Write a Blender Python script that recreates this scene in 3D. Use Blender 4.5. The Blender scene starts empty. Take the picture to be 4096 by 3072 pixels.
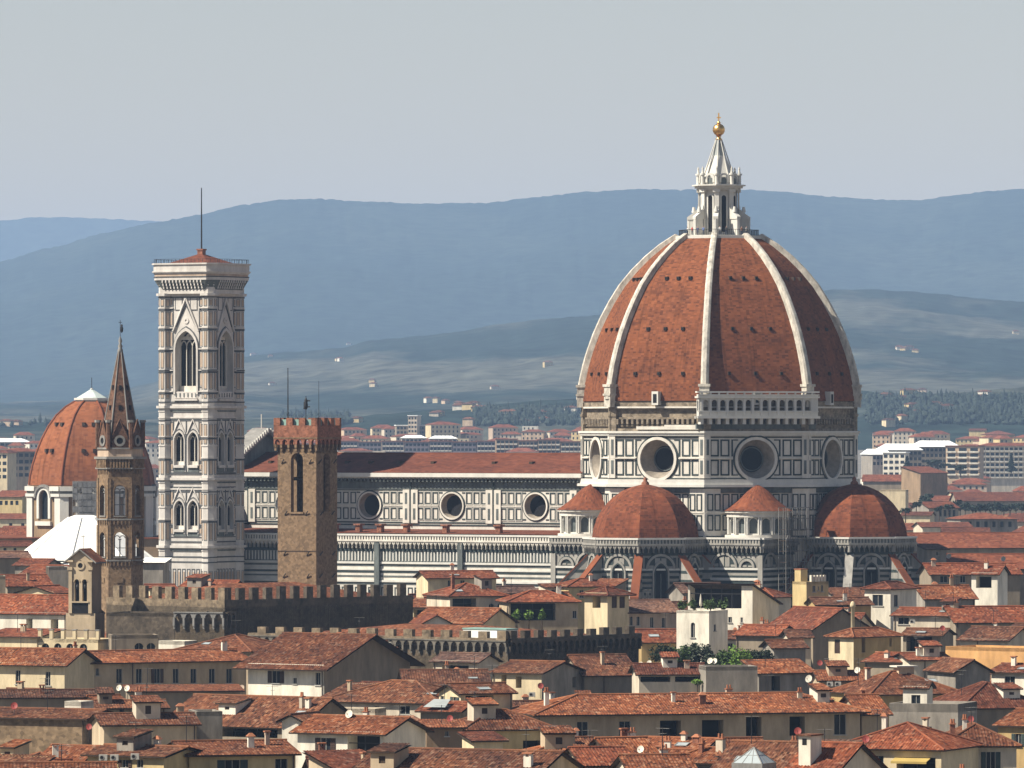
import bpy, math, random
from mathutils import Vector, Matrix, noise
random.seed(11)
R = math.radians
sc = bpy.context.scene
# ---------------------------------------------------------------- camera, sky, sun, exposure
K = 3.6865e-5          # radians per pixel of the 4096 px wide photograph
H0, HY = 54.0, 1716    # eye height above the town's ground, row of the horizon
cam = bpy.data.objects.new('camera', bpy.data.cameras.new('camera'))
sc.collection.objects.link(cam)
cam.location = (0, 0, H0); cam.rotation_euler = (R(90), 0, 0)
cam.data.sensor_width = 36; cam.data.lens = 36 / (4096 * K)
cam.data.shift_y = (HY - 1536) / 4096
cam.data.clip_start = 5; cam.data.clip_end = 80000
sc.camera = cam
SUN_AZ, SUN_EL = R(-72), R(47)          # azimuth measured from 'towards the camera', minus = viewer's left
sdir = Vector((math.sin(SUN_AZ) * math.cos(SUN_EL), -math.cos(SUN_AZ) * math.cos(SUN_EL), math.sin(SUN_EL)))
world = bpy.data.worlds.new('World'); sc.world = world; world.use_nodes = True
wn = world.node_tree.nodes; wl = world.node_tree.links
bg = wn['Background']; sky = wn.new('ShaderNodeTexSky'); sky.sky_type = 'NISHITA'
sky.sun_disc = False; sky.sun_elevation = SUN_EL
sky.sun_rotation = math.atan2(sdir.x, sdir.y)
sky.altitude = 0; sky.air_density = 1.25; sky.dust_density = 0.08; sky.ozone_density = 0.2
tint = wn.new('ShaderNodeMix'); tint.data_type = 'RGBA'; tint.blend_type = 'MULTIPLY'; tint.inputs[0].default_value = 1
tint.inputs[7].default_value = (.99, .865, .865, 1); wl.new(sky.outputs[0], tint.inputs[6]); wl.new(tint.outputs[2], bg.inputs[0]); bg.inputs[1].default_value = 0.05
sl = bpy.data.lights.new('sun', 'SUN'); sl.energy = 5.0; sl.angle = R(0.5); sl.color = (1, .92, .78)
so = bpy.data.objects.new('sun', sl); sc.collection.objects.link(so)
so.rotation_euler = sdir.to_track_quat('Z', 'Y').to_euler()
sc.view_settings.view_transform = 'Standard'; sc.view_settings.look = 'None'
sc.view_settings.exposure = 0.95; sc.view_settings.gamma = 1
sc.cycles.max_bounces = 5; sc.cycles.diffuse_bounces = 3; sc.cycles.volume_bounces = 0
sc.cycles.use_denoising = True
HAZE_DENSITY, HAZE_COLOR = 4.6e-5, (.44, .65, 1.0)

# ---------------------------------------------------------------- helpers
def W(x, y, D): return Vector(((x - 2048) * K * D, D, H0 - (y - HY) * K * D))
def zat(y, D): return H0 - (y - HY) * K * D
def xat(x, D): return (x - 2048) * K * D
MATS = {}
def mat(name, col, rough=.85, metal=0, var=.12, scale=.35, streak=1, fine=0, build=None):
    """procedural plaster / stone: base colour broken up by two noises in world space"""
    if name in MATS: return MATS[name]
    m = bpy.data.materials.new(name); m.use_nodes = True; n = m.node_tree.nodes; l = m.node_tree.links
    b = n['Principled BSDF']; b.inputs['Roughness'].default_value = rough; b.inputs['Metallic'].default_value = metal
    b.inputs['Specular IOR Level'].default_value = .25
    c = (*col, 1); MATS[name] = m
    if var <= 0: b.inputs['Base Color'].default_value = c; return m
    g = n.new('ShaderNodeNewGeometry'); mp = n.new('ShaderNodeMapping'); mp.inputs['Scale'].default_value = (1, 1, streak)
    l.new(g.outputs['Position'], mp.inputs[0])
    nz = n.new('ShaderNodeTexNoise'); nz.inputs['Scale'].default_value = scale; nz.inputs['Detail'].default_value = 8; nz.inputs['Roughness'].default_value = .7
    l.new(mp.outputs[0], nz.inputs['Vector'])
    r = n.new('ShaderNodeValToRGB'); r.color_ramp.elements[0].position = .3; r.color_ramp.elements[1].position = .68
    r.color_ramp.elements[0].color = (*[max(0, v * (1 - 2.2 * var)) for v in col], 1)
    r.color_ramp.elements[1].color = (*[min(1, v * (1 + .8 * var)) for v in col], 1)
    l.new(nz.outputs[0], r.inputs[0]); out = r.outputs[0]
    if fine:
        v = n.new('ShaderNodeTexVoronoi'); v.inputs['Scale'].default_value = fine
        l.new(g.outputs['Position'], v.inputs['Vector'])
        sx = n.new('ShaderNodeSeparateColor'); l.new(v.outputs['Color'], sx.inputs[0])
        mr = n.new('ShaderNodeMapRange'); mr.inputs[3].default_value = .7; mr.inputs[4].default_value = 1.3
        l.new(sx.outputs[0], mr.inputs[0])
        mx = n.new('ShaderNodeMix'); mx.data_type = 'RGBA'; mx.blend_type = 'MULTIPLY'; mx.inputs[0].default_value = 1
        l.new(out, mx.inputs[6]); l.new(mr.outputs[0], mx.inputs[7]); out = mx.outputs[2]
    l.new(out, b.inputs['Base Color'])
    return m
def tile(name, dark, mid, light, pu=.3, pv=.42, lichen=.25, bump=.5, stain=.04, streak=0, own=1):
    """clay roof tiles: one random tone per tile (uv in metres), lichen patches, tile-course bump"""
    if name in MATS: return MATS[name]
    m = bpy.data.materials.new(name); m.use_nodes = True; n = m.node_tree.nodes; l = m.node_tree.links; MATS[name] = m
    b = n['Principled BSDF']; b.inputs['Roughness'].default_value = .9; b.inputs['Specular IOR Level'].default_value = .15
    uv = n.new('ShaderNodeUVMap'); mp = n.new('ShaderNodeMapping'); mp.inputs['Scale'].default_value = (1 / pu, 1 / pv, 1)
    l.new(uv.outputs[0], mp.inputs[0])
    fl = n.new('ShaderNodeVectorMath'); fl.operation = 'FLOOR'; l.new(mp.outputs[0], fl.inputs[0])
    wnz = n.new('ShaderNodeTexWhiteNoise'); wnz.noise_dimensions = '2D'; l.new(fl.outputs[0], wnz.inputs['Vector'])
    r = n.new('ShaderNodeValToRGB'); e = r.color_ramp.elements
    e[0].color = (*dark, 1); e[1].color = (*light, 1); e[0].position = .02; e[1].position = .98
    q = e.new(.3); q.color = (*mid, 1); q = e.new(.78); q.color = (*[v * 1.12 for v in mid], 1)
    l.new(wnz.outputs['Value'], r.inputs[0])
    g = n.new('ShaderNodeNewGeometry'); nz = n.new('ShaderNodeTexNoise'); nz.inputs['Scale'].default_value = .22; nz.inputs['Detail'].default_value = 7
    nz.inputs['Roughness'].default_value = .65
    l.new(g.outputs['Position'], nz.inputs['Vector'])
    r2 = n.new('ShaderNodeValToRGB'); r2.color_ramp.elements[0].position = .36; r2.color_ramp.elements[1].position = .66
    r2.color_ramp.elements[0].color = (1.12, 1.1, 1.05, 1); r2.color_ramp.elements[1].color = (1 - lichen * 1.6, 1 - lichen * 1.45, 1 - lichen, 1)
    l.new(nz.outputs[0], r2.inputs[0])
    mx = n.new('ShaderNodeMix'); mx.data_type = 'RGBA'; mx.blend_type = 'MULTIPLY'; mx.inputs[0].default_value = 1
    l.new(r.outputs[0], mx.inputs[6]); l.new(r2.outputs[0], mx.inputs[7]); out = mx.outputs[2]
    if stain:                                     # pale lichen specks
        n3 = n.new('ShaderNodeTexNoise'); n3.inputs['Scale'].default_value = 1.3; n3.inputs['Detail'].default_value = 5
        l.new(g.outputs['Position'], n3.inputs['Vector'])
        r3 = n.new('ShaderNodeValToRGB'); r3.color_ramp.elements[0].position = .58; r3.color_ramp.elements[1].position = .72
        l.new(n3.outputs[0], r3.inputs[0])
        m4 = n.new('ShaderNodeMath'); m4.operation = 'MULTIPLY'; m4.inputs[1].default_value = .55; l.new(r3.outputs[0], m4.inputs[0])
        m3 = n.new('ShaderNodeMix'); m3.data_type = 'RGBA'; l.new(m4.outputs[0], m3.inputs[0])
        l.new(out, m3.inputs[6]); m3.inputs[7].default_value = (.30, .2, .14, 1); out = m3.outputs[2]
    if streak:                                    # rain streaks running down the slope
        ms = n.new('ShaderNodeMapping'); ms.inputs['Scale'].default_value = (1.1, .07, 1); l.new(uv.outputs[0], ms.inputs[0])
        ns = n.new('ShaderNodeTexNoise'); ns.inputs['Scale'].default_value = 1; ns.inputs['Detail'].default_value = 4; l.new(ms.outputs[0], ns.inputs['Vector'])
        rs = n.new('ShaderNodeMapRange'); rs.inputs[1].default_value = .52; rs.inputs[2].default_value = .75; rs.inputs[3].default_value = 1; rs.inputs[4].default_value = .55; l.new(ns.outputs[0], rs.inputs[0])
        m5 = n.new('ShaderNodeMix'); m5.data_type = 'RGBA'; m5.blend_type = 'MULTIPLY'; m5.inputs[0].default_value = 1; l.new(out, m5.inputs[6]); l.new(rs.outputs[0], m5.inputs[7]); out = m5.outputs[2]
    oi = n.new('ShaderNodeObjectInfo'); ro = n.new('ShaderNodeValToRGB'); ee = ro.color_ramp.elements       # every roof has its own age
    ee[0].color = (.6, .62, .68, 1); ee[1].color = (1.18, 1.1, 1.0, 1); q = ee.new(.5); q.color = (.95, .92, .9, 1)
    if own: l.new(oi.outputs['Random'], ro.inputs[0]); m6 = n.new('ShaderNodeMix'); m6.data_type = 'RGBA'; m6.blend_type = 'MULTIPLY'; m6.inputs[0].default_value = 1; l.new(out, m6.inputs[6]); l.new(ro.outputs[0], m6.inputs[7]); out = m6.outputs[2]
    l.new(out, b.inputs['Base Color'])
    if bump:
        fr = n.new('ShaderNodeVectorMath'); fr.operation = 'FRACTION'; l.new(mp.outputs[0], fr.inputs[0])
        sp = n.new('ShaderNodeSeparateXYZ'); l.new(fr.outputs[0], sp.inputs[0])
        ad = n.new('ShaderNodeMath'); ad.operation = 'ADD'; l.new(wnz.outputs['Value'], ad.inputs[0]); l.new(sp.outputs['Y'], ad.inputs[1])
        bp = n.new('ShaderNodeBump'); bp.inputs['Strength'].default_value = bump; bp.inputs['Distance'].default_value = .05
        l.new(ad.outputs[0], bp.inputs['Height']); l.new(bp.outputs[0], b.inputs['Normal'])
    return m

class MB:
    """collects polygons, then links them as ONE mesh object"""
    def __init__(s): s.v = []; s.f = []; s.m = []; s.u = []; s.smooth = []
    def poly(s, pts, m=0, uv=None, sm=False):
        i = len(s.v); s.v += [tuple(p) for p in pts]; s.f.append(tuple(range(i, i + len(pts)))); s.m.append(m); s.smooth.append(sm)
        s.u += uv if uv else [(0, 0)] * len(pts)
    def grid(s, rows, m=0, closed=False, sm=True, uv=None):
        """rows of points -> shared-vertex quads"""
        b = len(s.v); n = len(rows[0])
        for r in rows: s.v += [tuple(p) for p in r]
        for i in range(len(rows) - 1):
            for j in range(n if closed else n - 1):
                k = (j + 1) % n
                s.f.append((b + i * n + j, b + i * n + k, b + (i + 1) * n + k, b + (i + 1) * n + j)); s.m.append(m); s.smooth.append(sm)
                s.u += [uv(i, j), uv(i, j + 1), uv(i + 1, j + 1), uv(i + 1, j)] if uv else [(0, 0)] * 4
    def box(s, x0, x1, y0, y1, z0, z1, m=0):
        a = [(x0, y0), (x1, y0), (x1, y1), (x0, y1)]; s.prism(a, z0, z1, m)
    def prism(s, a, z0, z1, m=0, mt=None, scale=None, cx=0, cy=0):
        """a: footprint counter-clockwise; optional taper of the top towards (cx, cy)"""
        t = a if scale is None else [(cx + (x - cx) * scale, cy + (y - cy) * scale) for x, y in a]
        n = len(a)
        for i in range(n):
            j = (i + 1) % n
            w = math.dist(a[i], a[j])
            s.poly([(*a[i], z0), (*a[j], z0), (*t[j], z1), (*t[i], z1)], m, [(0, z0), (w, z0), (w, z1), (0, z1)])
        s.poly([(*p, z1) for p in t], m if mt is None else mt, [tuple(p) for p in t]); s.poly([(*p, z0) for p in a[::-1]], m)
    def tube(s, p, q, r, r2=None, n=6, m=0, caps=True):
        p = Vector(p); q = Vector(q); r2 = r if r2 is None else r2; d = (q - p).normalized()
        a = d.orthogonal().normalized(); b = d.cross(a)
        rows = [[P + (a * math.cos(t) + b * math.sin(t)) * rr for t in [2 * math.pi * i / n for i in range(n)]] for P, rr in ((p, r), (q, r2))]
        s.grid(rows, m, True)
        if caps: s.poly(rows[0][::-1], m); s.poly(rows[1], m)
    def lathe(s, prof, n=16, m=0, c=(0, 0), sm=True, ph=0):
        rows = [[(c[0] + r * math.cos(ph + 2 * math.pi * i / n), c[1] + r * math.sin(ph + 2 * math.pi * i / n), z) for i in range(n)] for r, z in prof]
        s.grid(rows, m, True, sm, lambda i, j: (j * 2 * math.pi * max(p[0] for p in prof) / n, prof[i][1]))
        s.poly(rows[-1], m); s.poly(rows[0][::-1], m)
    def build(s, name, mats, parent=None, loc=None):
        me = bpy.data.meshes.new(name); me.from_pydata(s.v, [], s.f)
        if not isinstance(mats, (list, tuple)): mats = [mats]
        for q in mats: me.materials.append(q)
        me.polygons.foreach_set('material_index', s.m); me.polygons.foreach_set('use_smooth', s.smooth)
        ul = me.uv_layers.new(name='UVMap'); ul.data.foreach_set('uv', [c for p in s.u for c in p])
        me.update()
        o = bpy.data.objects.new(name, me); sc.collection.objects.link(o)
        if parent: o.parent = parent
        if loc is not None: o.location = loc
        return o
def tag(o, label=None, cat=None, group=None, kind=None):
    for k, v in (('label', label), ('category', cat), ('group', group), ('kind', kind)):
        if v: o[k] = v
    return o
def thing(name, label, cat, loc=(0, 0, 0), rz=0, group=None):
    o = bpy.data.objects.new(name, None); sc.collection.objects.link(o); o.empty_display_size = .5
    o.location = loc; o.rotation_euler = (0, 0, rz)
    return tag(o, label, cat, group)

class Fr:
    """frame of a wall: u along it, z up, d out of it"""
    def __init__(s, o, ang=0, flip=False):     # ang: rotation of the outward normal from -y
        s.o = Vector(o); s.U = Vector((math.cos(ang), math.sin(ang), 0)); s.N = Vector((math.sin(ang), -math.cos(ang), 0))
    def P(s, u, z, d=0): return s.o + s.U * u + Vector((0, 0, z)) + s.N * d
def fbox(b, F, u0, u1, z0, z1, d1, m=0, d0=-.02):
    P = F.P; c = [P(u0, z0, d0), P(u1, z0, d0), P(u1, z1, d0), P(u0, z1, d0), P(u0, z0, d1), P(u1, z0, d1), P(u1, z1, d1), P(u0, z1, d1)]
    for q in ((4, 5, 6, 7), (0, 4, 7, 3), (5, 1, 2, 6), (7, 6, 2, 3), (0, 1, 5, 4)): b.poly([c[i] for i in q], m)
def fframe(b, F, u0, u1, z0, z1, t, d1, m=0, d0=-.02):
    fbox(b, F, u0, u1, z0, z0 + t, d1, m, d0); fbox(b, F, u0, u1, z1 - t, z1, d1, m, d0)
    fbox(b, F, u0, u0 + t, z0 + t, z1 - t, d1, m, d0); fbox(b, F, u1 - t, u1, z0 + t, z1 - t, d1, m, d0)
def curve(a, b, top, kind, n=10):
    """arch curve from right springing to left, in (u, z)"""
    c = (a + b) / 2; r = (b - a) / 2
    if kind == 1: return [(c + r * math.cos(t), top - r + r * math.sin(t)) for t in [math.pi * i / n for i in range(n + 1)]]
    h = r * 1.45; out = []                       # pointed
    rr = (r * r + h * h) / (2 * r); aa = math.asin(h / rr); half = n // 2
    for i in range(half + 1): out.append((b - rr + rr * math.cos(aa * i / half), top - h + rr * math.sin(aa * i / half)))
    return out + [(2 * c - u, z) for u, z in out[:-1][::-1]]
def outline(h):
    a, b, z0, z1, k = h[:5]
    if k == 0: return [(a, z0), (b, z0), (b, z1), (a, z1)]
    if k == 3:
        c = (a + b) / 2; r = (b - a) / 2; cz = (z0 + z1) / 2; rz = (z1 - z0) / 2
        return [(c + r * math.cos(t), cz + rz * math.sin(t)) for t in [2 * math.pi * i / 28 for i in range(28)]]
    return [(a, z0), (b, z0)] + curve(a, b, z1, k)
def wall(b, F, u0, u1, z0, z1, holes=(), m=0, dep=.25, mr=None, inner=1.0):
    """wall sheet with real openings (0 rect, 1 round arch, 2 pointed arch, 3 round) and their reveals"""
    mr = m if mr is None else mr
    us = sorted({u0, u1, *[x for h in holes for x in h[:2] if u0 < x < u1]}); zs = sorted({z0, z1, *[x for h in holes for x in h[2:4] if z0 < x < z1]})
    for i in range(len(us) - 1):
        for j in range(len(zs) - 1):
            cu = (us[i] + us[i + 1]) / 2; cz = (zs[j] + zs[j + 1]) / 2
            if any(h[0] < cu < h[1] and h[2] < cz < h[3] for h in holes): continue
            b.poly([F.P(us[i], zs[j]), F.P(us[i + 1], zs[j]), F.P(us[i + 1], zs[j + 1]), F.P(us[i], zs[j + 1])], m,
                   [(us[i], zs[j]), (us[i + 1], zs[j]), (us[i + 1], zs[j + 1]), (us[i], zs[j + 1])])
    for h in holes:
        k = h[4]; dp = h[5] if len(h) > 5 else dep
        if k:
            cs = [(curve(*h[:2], h[3], k), h[3])] if k < 3 else []
            if k == 3:
                o = outline(h); cs = [(o[:15], h[3]), (o[14:] + o[:1], h[2])]
            for cv, ze in cs:
                for p, q in zip(cv[:-1], cv[1:]):
                    b.poly([F.P(*p), F.P(p[0], ze), F.P(q[0], ze), F.P(*q)] if ze == h[3] else [F.P(*p), F.P(p[0], ze), F.P(q[0], ze), F.P(*q)], m)
        o = outline(h); cu = (h[0] + h[1]) / 2; cz = (h[2] + h[3]) / 2; sc_ = inner if k == 3 else 1
        b.grid([[F.P(*p) for p in o], [F.P(cu + (p[0] - cu) * sc_, cz + (p[1] - cz) * sc_, -dp) for p in o]], mr, True, k == 3)
def pane(b, F, h, d, m=0, s=1.0):
    o = outline(h); cu = (h[0] + h[1]) / 2; cz = (h[2] + h[3]) / 2
    b.poly([F.P(cu + (p[0] - cu) * s, cz + (p[1] - cz) * s, d) for p in o], m)
def archband(b, F, a, c, top, kind, t, d1, m=0, legs=0, n=10, d0=-.02):
    """moulding round an arch: inner span a..c, thickness t, proud d1; legs go down below the springing"""
    ci = curve(a, c, top, kind, n); co = curve(a - t, c + t, top + t * (1 if kind == 1 else 1.6), kind, n)
    if legs: ci = [(c, ci[0][1] - legs)] + ci + [(a, ci[-1][1] - legs)]; co = [(c + t, ci[0][1])] + co + [(a - t, ci[0][1])]
    for i in range(len(ci) - 1):
        b.poly([F.P(*ci[i], d1), F.P(*co[i], d1), F.P(*co[i + 1], d1), F.P(*ci[i + 1], d1)], m)
        b.poly([F.P(*co[i], d0), F.P(*co[i + 1], d0), F.P(*co[i + 1], d1), F.P(*co[i], d1)], m)
        b.poly([F.P(*ci[i], d0), F.P(*ci[i], d1), F.P(*ci[i + 1], d1), F.P(*ci[i + 1], d0)], m)
def ring(b, F, cu, cz, r0, r1, d1, m=0, n=28, d0=-.02):
    ts = [2 * math.pi * i / n for i in range(n)]
    rows = [[F.P(cu + r * math.cos(t), cz + r * math.sin(t), d) for t in ts] for r, d in ((r1, d0), (r1, d1), (r0, d1), (r0, d0))]
    b.grid(rows, m, True, False)
def ngon(n, r, ph): return [(r * math.cos(ph + 2 * math.pi * i / n), r * math.sin(ph + 2 * math.pi * i / n)) for i in range(n)]
def offs(foot, d):
    """polygon (ccw) pushed outward by d"""
    n = len(foot); out = []
    for i in range(n):
        p, c, q = Vector(foot[i - 1]), Vector(foot[i]), Vector(foot[(i + 1) % n])
        e1 = (c - p).normalized(); e2 = (q - c).normalized(); n1 = Vector((e1.y, -e1.x)); n2 = Vector((e2.y, -e2.x))
        b_ = (n1 + n2); b_ = b_ / max(.3, b_.length_squared) * 2 * d; out.append((c.x + b_.x, c.y + b_.y))
    return out
def cornice(b, foot, z0, z1, d, m=0): b.prism(offs(foot, d), z0, z1, m)
def edges(foot):
    """frames for the sides of a ccw footprint, with side lengths: u = 0 at the middle"""
    for i in range(len(foot)):
        p, q = Vector((*foot[i], 0)), Vector((*foot[(i + 1) % len(foot)], 0)); e = q - p
        yield Fr((p + q) / 2, math.atan2(e.y, e.x)), e.length
# ---------------------------------------------------------------- materials
M = {}
M['marble'] = mat('white marble', (0.60, 0.565, 0.50), .7, var=.13, scale=.5, streak=.35)
M['towermarble'] = mat('pinkish tower marble', (.52, .49, .455), .7, var=.14, scale=.5, streak=.35)
M['marble2'] = mat('bright marble', (0.562, 0.547, 0.502), .7, var=.08, scale=.6, streak=.4)
M['pink'] = mat('pink marble', (.37, .275, .235), .7, var=.15, scale=1.2)
M['inlay_and_shadow'] = mat('dark grey marble', (.085, .09, .095), .7, var=.2)  # also used for the painted shadow strips under the tower's ledges
M['dimmarble'] = mat('weathered grey marble', (.30, .285, .255), .75, var=.22, scale=.4, streak=.3)
M['dimstone'] = mat('darker grey stone', (.15, .135, .11), .9, var=.25, scale=.6)  # darker version of the grey stone, for corbels
M['green'] = mat('green serpentine', (0.034, 0.047, 0.046), .6, var=.2, scale=1)
M['greygreen'] = mat('weathered green marble', (0.114, 0.129, 0.125), .7, var=.25, scale=.7, streak=.3)
M['rough'] = mat('unfaced brown masonry', (0.228, 0.186, 0.137), .95, var=.25, scale=.45, streak=2.5, fine=1.6)
M['sandstone'] = mat('tower sandstone', (0.185, 0.125, 0.075), .95, var=.08, scale=.5, streak=1.2, fine=2.6)
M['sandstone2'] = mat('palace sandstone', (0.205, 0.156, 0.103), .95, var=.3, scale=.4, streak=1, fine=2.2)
M['darkstone'] = mat('dark and shaded palace stone', (0.091, 0.072, 0.053), .95, var=.3, scale=.35, streak=.6, fine=2)  # darker than the lit palace walls; painted shade for their shaded faces
M['brick'] = mat('red brick', (0.236, 0.099, 0.061), .95, var=.2, scale=.8, fine=3)
M['spirebrick'] = mat('spire brick', (.125, .066, .042), .95, var=.25, scale=.6, fine=3)
M['rubble'] = mat('rubble stone', (0.2, 0.14, 0.085), .95, var=.2, scale=.8, streak=2, fine=1.9)
M['greystone'] = mat('grey pietra serena', (0.228, 0.220, 0.205), .9, var=.2, scale=.6, streak=.4)
M['gold'] = mat('gilded copper', (.75, .45, .16), .32, 1, var=.1)
M['lead'] = mat('lead sheet', (0.304, 0.327, 0.319), .6, var=.15)
M['copper'] = mat('green copper sheet', (0.228, 0.365, 0.319), .7, var=.15)
M['zinc'] = mat('white metal roofing', (.8, .82, .8), .5, var=.06)
M['whitemarbleroof'] = mat('white roof slabs', (.86, .84, .78), .8, var=.05, scale=.6, streak=.3)
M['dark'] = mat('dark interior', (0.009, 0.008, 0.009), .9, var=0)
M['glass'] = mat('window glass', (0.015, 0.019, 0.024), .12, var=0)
M['skyglass'] = mat('pale skylight glass', (.33, .37, .38), .15, var=.1)
M['ribstone'] = mat('stained rib marble', (.50, .465, .40), .8, var=.26, scale=1.1, streak=.5)
M['palecap'] = mat('pale cap sheet', (.46, .52, .49), .7, var=.15)
M['iron'] = mat('dark iron', (0.023, 0.023, 0.026), .6, var=0)
M['wood'] = mat('dark brown wood', (0.053, 0.034, 0.023), .8, var=.2)
M['shutter'] = mat('brown shutters', (0.065, 0.038, 0.027), .8, var=.15)
M['shutter2'] = mat('green grey shutters', (0.046, 0.065, 0.061), .8, var=.15)
M['frame'] = mat('pale window frame', (0.380, 0.365, 0.327), .7, var=.1)
M['white'] = mat('white paint', (0.608, 0.600, 0.578), .6, var=.06)
M['reddish'] = mat('red plastic dish', (0.251, 0.046, 0.038), .6, var=.05)
M['terracotta'] = mat('terracotta pot', (0.319, 0.129, 0.068), .9, var=.1)
M['pipe'] = mat('copper downpipe', (0.068, 0.046, 0.034), .6, var=0)
M['dome'] = tile('dome tiles', (.10, .034, .017), (.158, .053, .023), (.205, .073, .033), .62, .36, .12, .3, 0, 1, 0)
M['apse'] = tile('apse tiles', (.095, .032, .017), (.148, .046, .022), (.195, .067, .032), .6, .4, .14, .3, 0, 1, 0)
M['chapel'] = tile('chapel dome tiles', (.16, .055, .025), (.205, .072, .032), (.24, .09, .042), 1.0, .5, .12, .25, 0, 1, 0)
M['nave'] = tile('nave roof tiles', (.085, .029, .019), (.115, .039, .024), (.145, .052, .032), .9, .5, .15, .3, 0, 0, 0)
M['tileA'] = tile('orange tiles', (.058, .021, .012), (.155, .052, .023), (.30, .135, .07))
M['tileB'] = tile('brown tiles', (.042, .02, .013), (.115, .045, .024), (.225, .11, .062), lichen=.32)
M['tileC'] = tile('red tiles', (.058, .019, .011), (.14, .042, .021), (.25, .092, .05))
M['tileD'] = tile('old grey brown tiles', (.065, .038, .028), (.15, .076, .05), (.25, .15, .105), lichen=.3)
M['tileF'] = tile('far red tiles', (.085, .03, .018), (.14, .047, .027), (.20, .08, .047), .6, .7, .2, 0, 0)
M['glass'].node_tree.nodes['Principled BSDF'].inputs['Specular IOR Level'].default_value = .08
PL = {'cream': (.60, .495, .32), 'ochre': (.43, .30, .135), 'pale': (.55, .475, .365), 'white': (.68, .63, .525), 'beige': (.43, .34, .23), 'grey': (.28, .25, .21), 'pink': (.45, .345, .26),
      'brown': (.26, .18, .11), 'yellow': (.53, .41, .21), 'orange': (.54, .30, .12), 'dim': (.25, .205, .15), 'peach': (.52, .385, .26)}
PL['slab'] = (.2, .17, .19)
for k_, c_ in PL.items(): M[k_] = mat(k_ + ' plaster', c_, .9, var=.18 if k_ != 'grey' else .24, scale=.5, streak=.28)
# ---------------------------------------------------------------- terrain, hills, haze
def interp(pts, x):
    if x <= pts[0][0]: return pts[0][1]
    for (a, b), (c, d) in zip(pts[:-1], pts[1:]):
        if x <= c: t = (x - a) / (c - a); t = t * t * (3 - 2 * t) * .5 + t * .5; return b + (d - b) * t
    return pts[-1][1]
def gz(x, y):                                    # the plain rises gently beyond the old town
    t = max(0, min(1, (y - 3200) / 3400)); return 52 * t * t * (3 - 2 * t)
def wooded(name, c_wood, c_field, s, thr):
    m = bpy.data.materials.new(name); m.use_nodes = True; n = m.node_tree.nodes; l = m.node_tree.links
    b = n['Principled BSDF']; b.inputs['Roughness'].default_value = 1; b.inputs['Specular IOR Level'].default_value = 0
    g = n.new('ShaderNodeNewGeometry'); a = n.new('ShaderNodeTexNoise'); a.inputs['Scale'].default_value = s; a.inputs['Detail'].default_value = 7; a.inputs['Roughness'].default_value = .62
    mp = n.new('ShaderNodeMapping'); mp.inputs['Scale'].default_value = (1, .35, 1); l.new(g.outputs['Position'], mp.inputs[0]); l.new(mp.outputs[0], a.inputs['Vector'])
    r = n.new('ShaderNodeValToRGB'); r.color_ramp.elements[0].position = thr; r.color_ramp.elements[1].position = thr + .1
    r.color_ramp.elements[0].color = (*c_wood, 1); r.color_ramp.elements[1].color = (*c_field, 1); l.new(a.outputs[0], r.inputs[0])
    f = n.new('ShaderNodeTexNoise'); f.inputs['Scale'].default_value = s * 14; f.inputs['Detail'].default_value = 5; l.new(g.outputs['Position'], f.inputs['Vector'])
    mr = n.new('ShaderNodeMapRange'); mr.inputs[1].default_value = .3; mr.inputs[2].default_value = .7; mr.inputs[3].default_value = .45; mr.inputs[4].default_value = 1.5; l.new(f.outputs[0], mr.inputs[0])
    x = n.new('ShaderNodeMix'); x.data_type = 'RGBA'; x.blend_type = 'MULTIPLY'; x.inputs[0].default_value = 1; l.new(r.outputs[0], x.inputs[6]); l.new(mr.outputs[0], x.inputs[7])
    l.new(x.outputs[2], b.inputs['Base Color']); return m
M['wood_far'] = wooded('far wooded slope', (.022, .034, .028), (.032, .044, .034), .0016, .5)
M['wood_mid'] = wooded('near wooded slope', (.018, .029, .025), (.07, .073, .058), .002, .47)
M['ground'] = mat('street ground', (.16, .145, .125), .95, var=.2, scale=.05)
g = MB(); nx, ny = 44, 44
ys = [-60] + [200 + 7600 * (i / ny) for i in range(ny + 1)]
g.grid([[((j / nx - .5) * (2600 + y * .30), y, gz(0, y)) for j in range(nx + 1)] for y in ys], 0)
tag(g.build('ground', M['ground']), 'paved streets and plain under the old town', None, None, 'structure')
def hill(name, label, sky_pts, D0, D1, Db, m, foot, seed, rough, x0=-700, x1=4800, nx=360, ny=34, zback=.55):
    """wooded ridge whose crest at distance D1 follows the skyline; flank comes down to D0"""
    b = MB(); rows = []
    for i in range(ny + 1):
        t = i / ny; D = D0 + (Db - D0) * t; row = []
        tc = (D1 - D0) / (Db - D0)
        for j in range(nx + 1):
            px = x0 + (x1 - x0) * j / nx; x = xat(px, D)
            zc = H0 + (HY - interp(sky_pts, px)) * K * D1
            if t <= tc: q = t / tc; h = foot(D) + (zc - foot(D)) * (q ** 1.25 if q < 1 else 1)
            else: q = (t - tc) / (1 - tc); h = zc * (1 - q * zback)
            env = min(1, t / tc * 1.6) * (1 if t <= tc else 1)
            nv = noise.fractal(Vector((x / (rough * 26), D / (rough * 40), seed)), 1, 2, 5)
            h += nv * rough * 2.0 * env * min(1, .12 + abs(t - tc) * 2.2) + noise.noise(Vector((x / 16, D / 60, seed))) * rough * .16 * env
            row.append((x, D, max(h, -2)))
        rows.append(row)
    b.grid(rows, 0)
    return tag(b.build(name, m), label, None, None, 'structure')
far_sky = [(-800, 1080), (0, 1030), (200, 970), (400, 915), (620, 868), (800, 838), (980, 797), (1130, 778), (1290, 775), (1500, 785), (1700, 794), (1930, 794), (2150, 770), (2350, 752), (2560, 740), (2750, 742), (3000, 747), (3150, 753), (3300, 768), (3500, 782), (3680, 784), (3800, 766), (3950, 748), (4096, 741), (4600, 735)]
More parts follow.
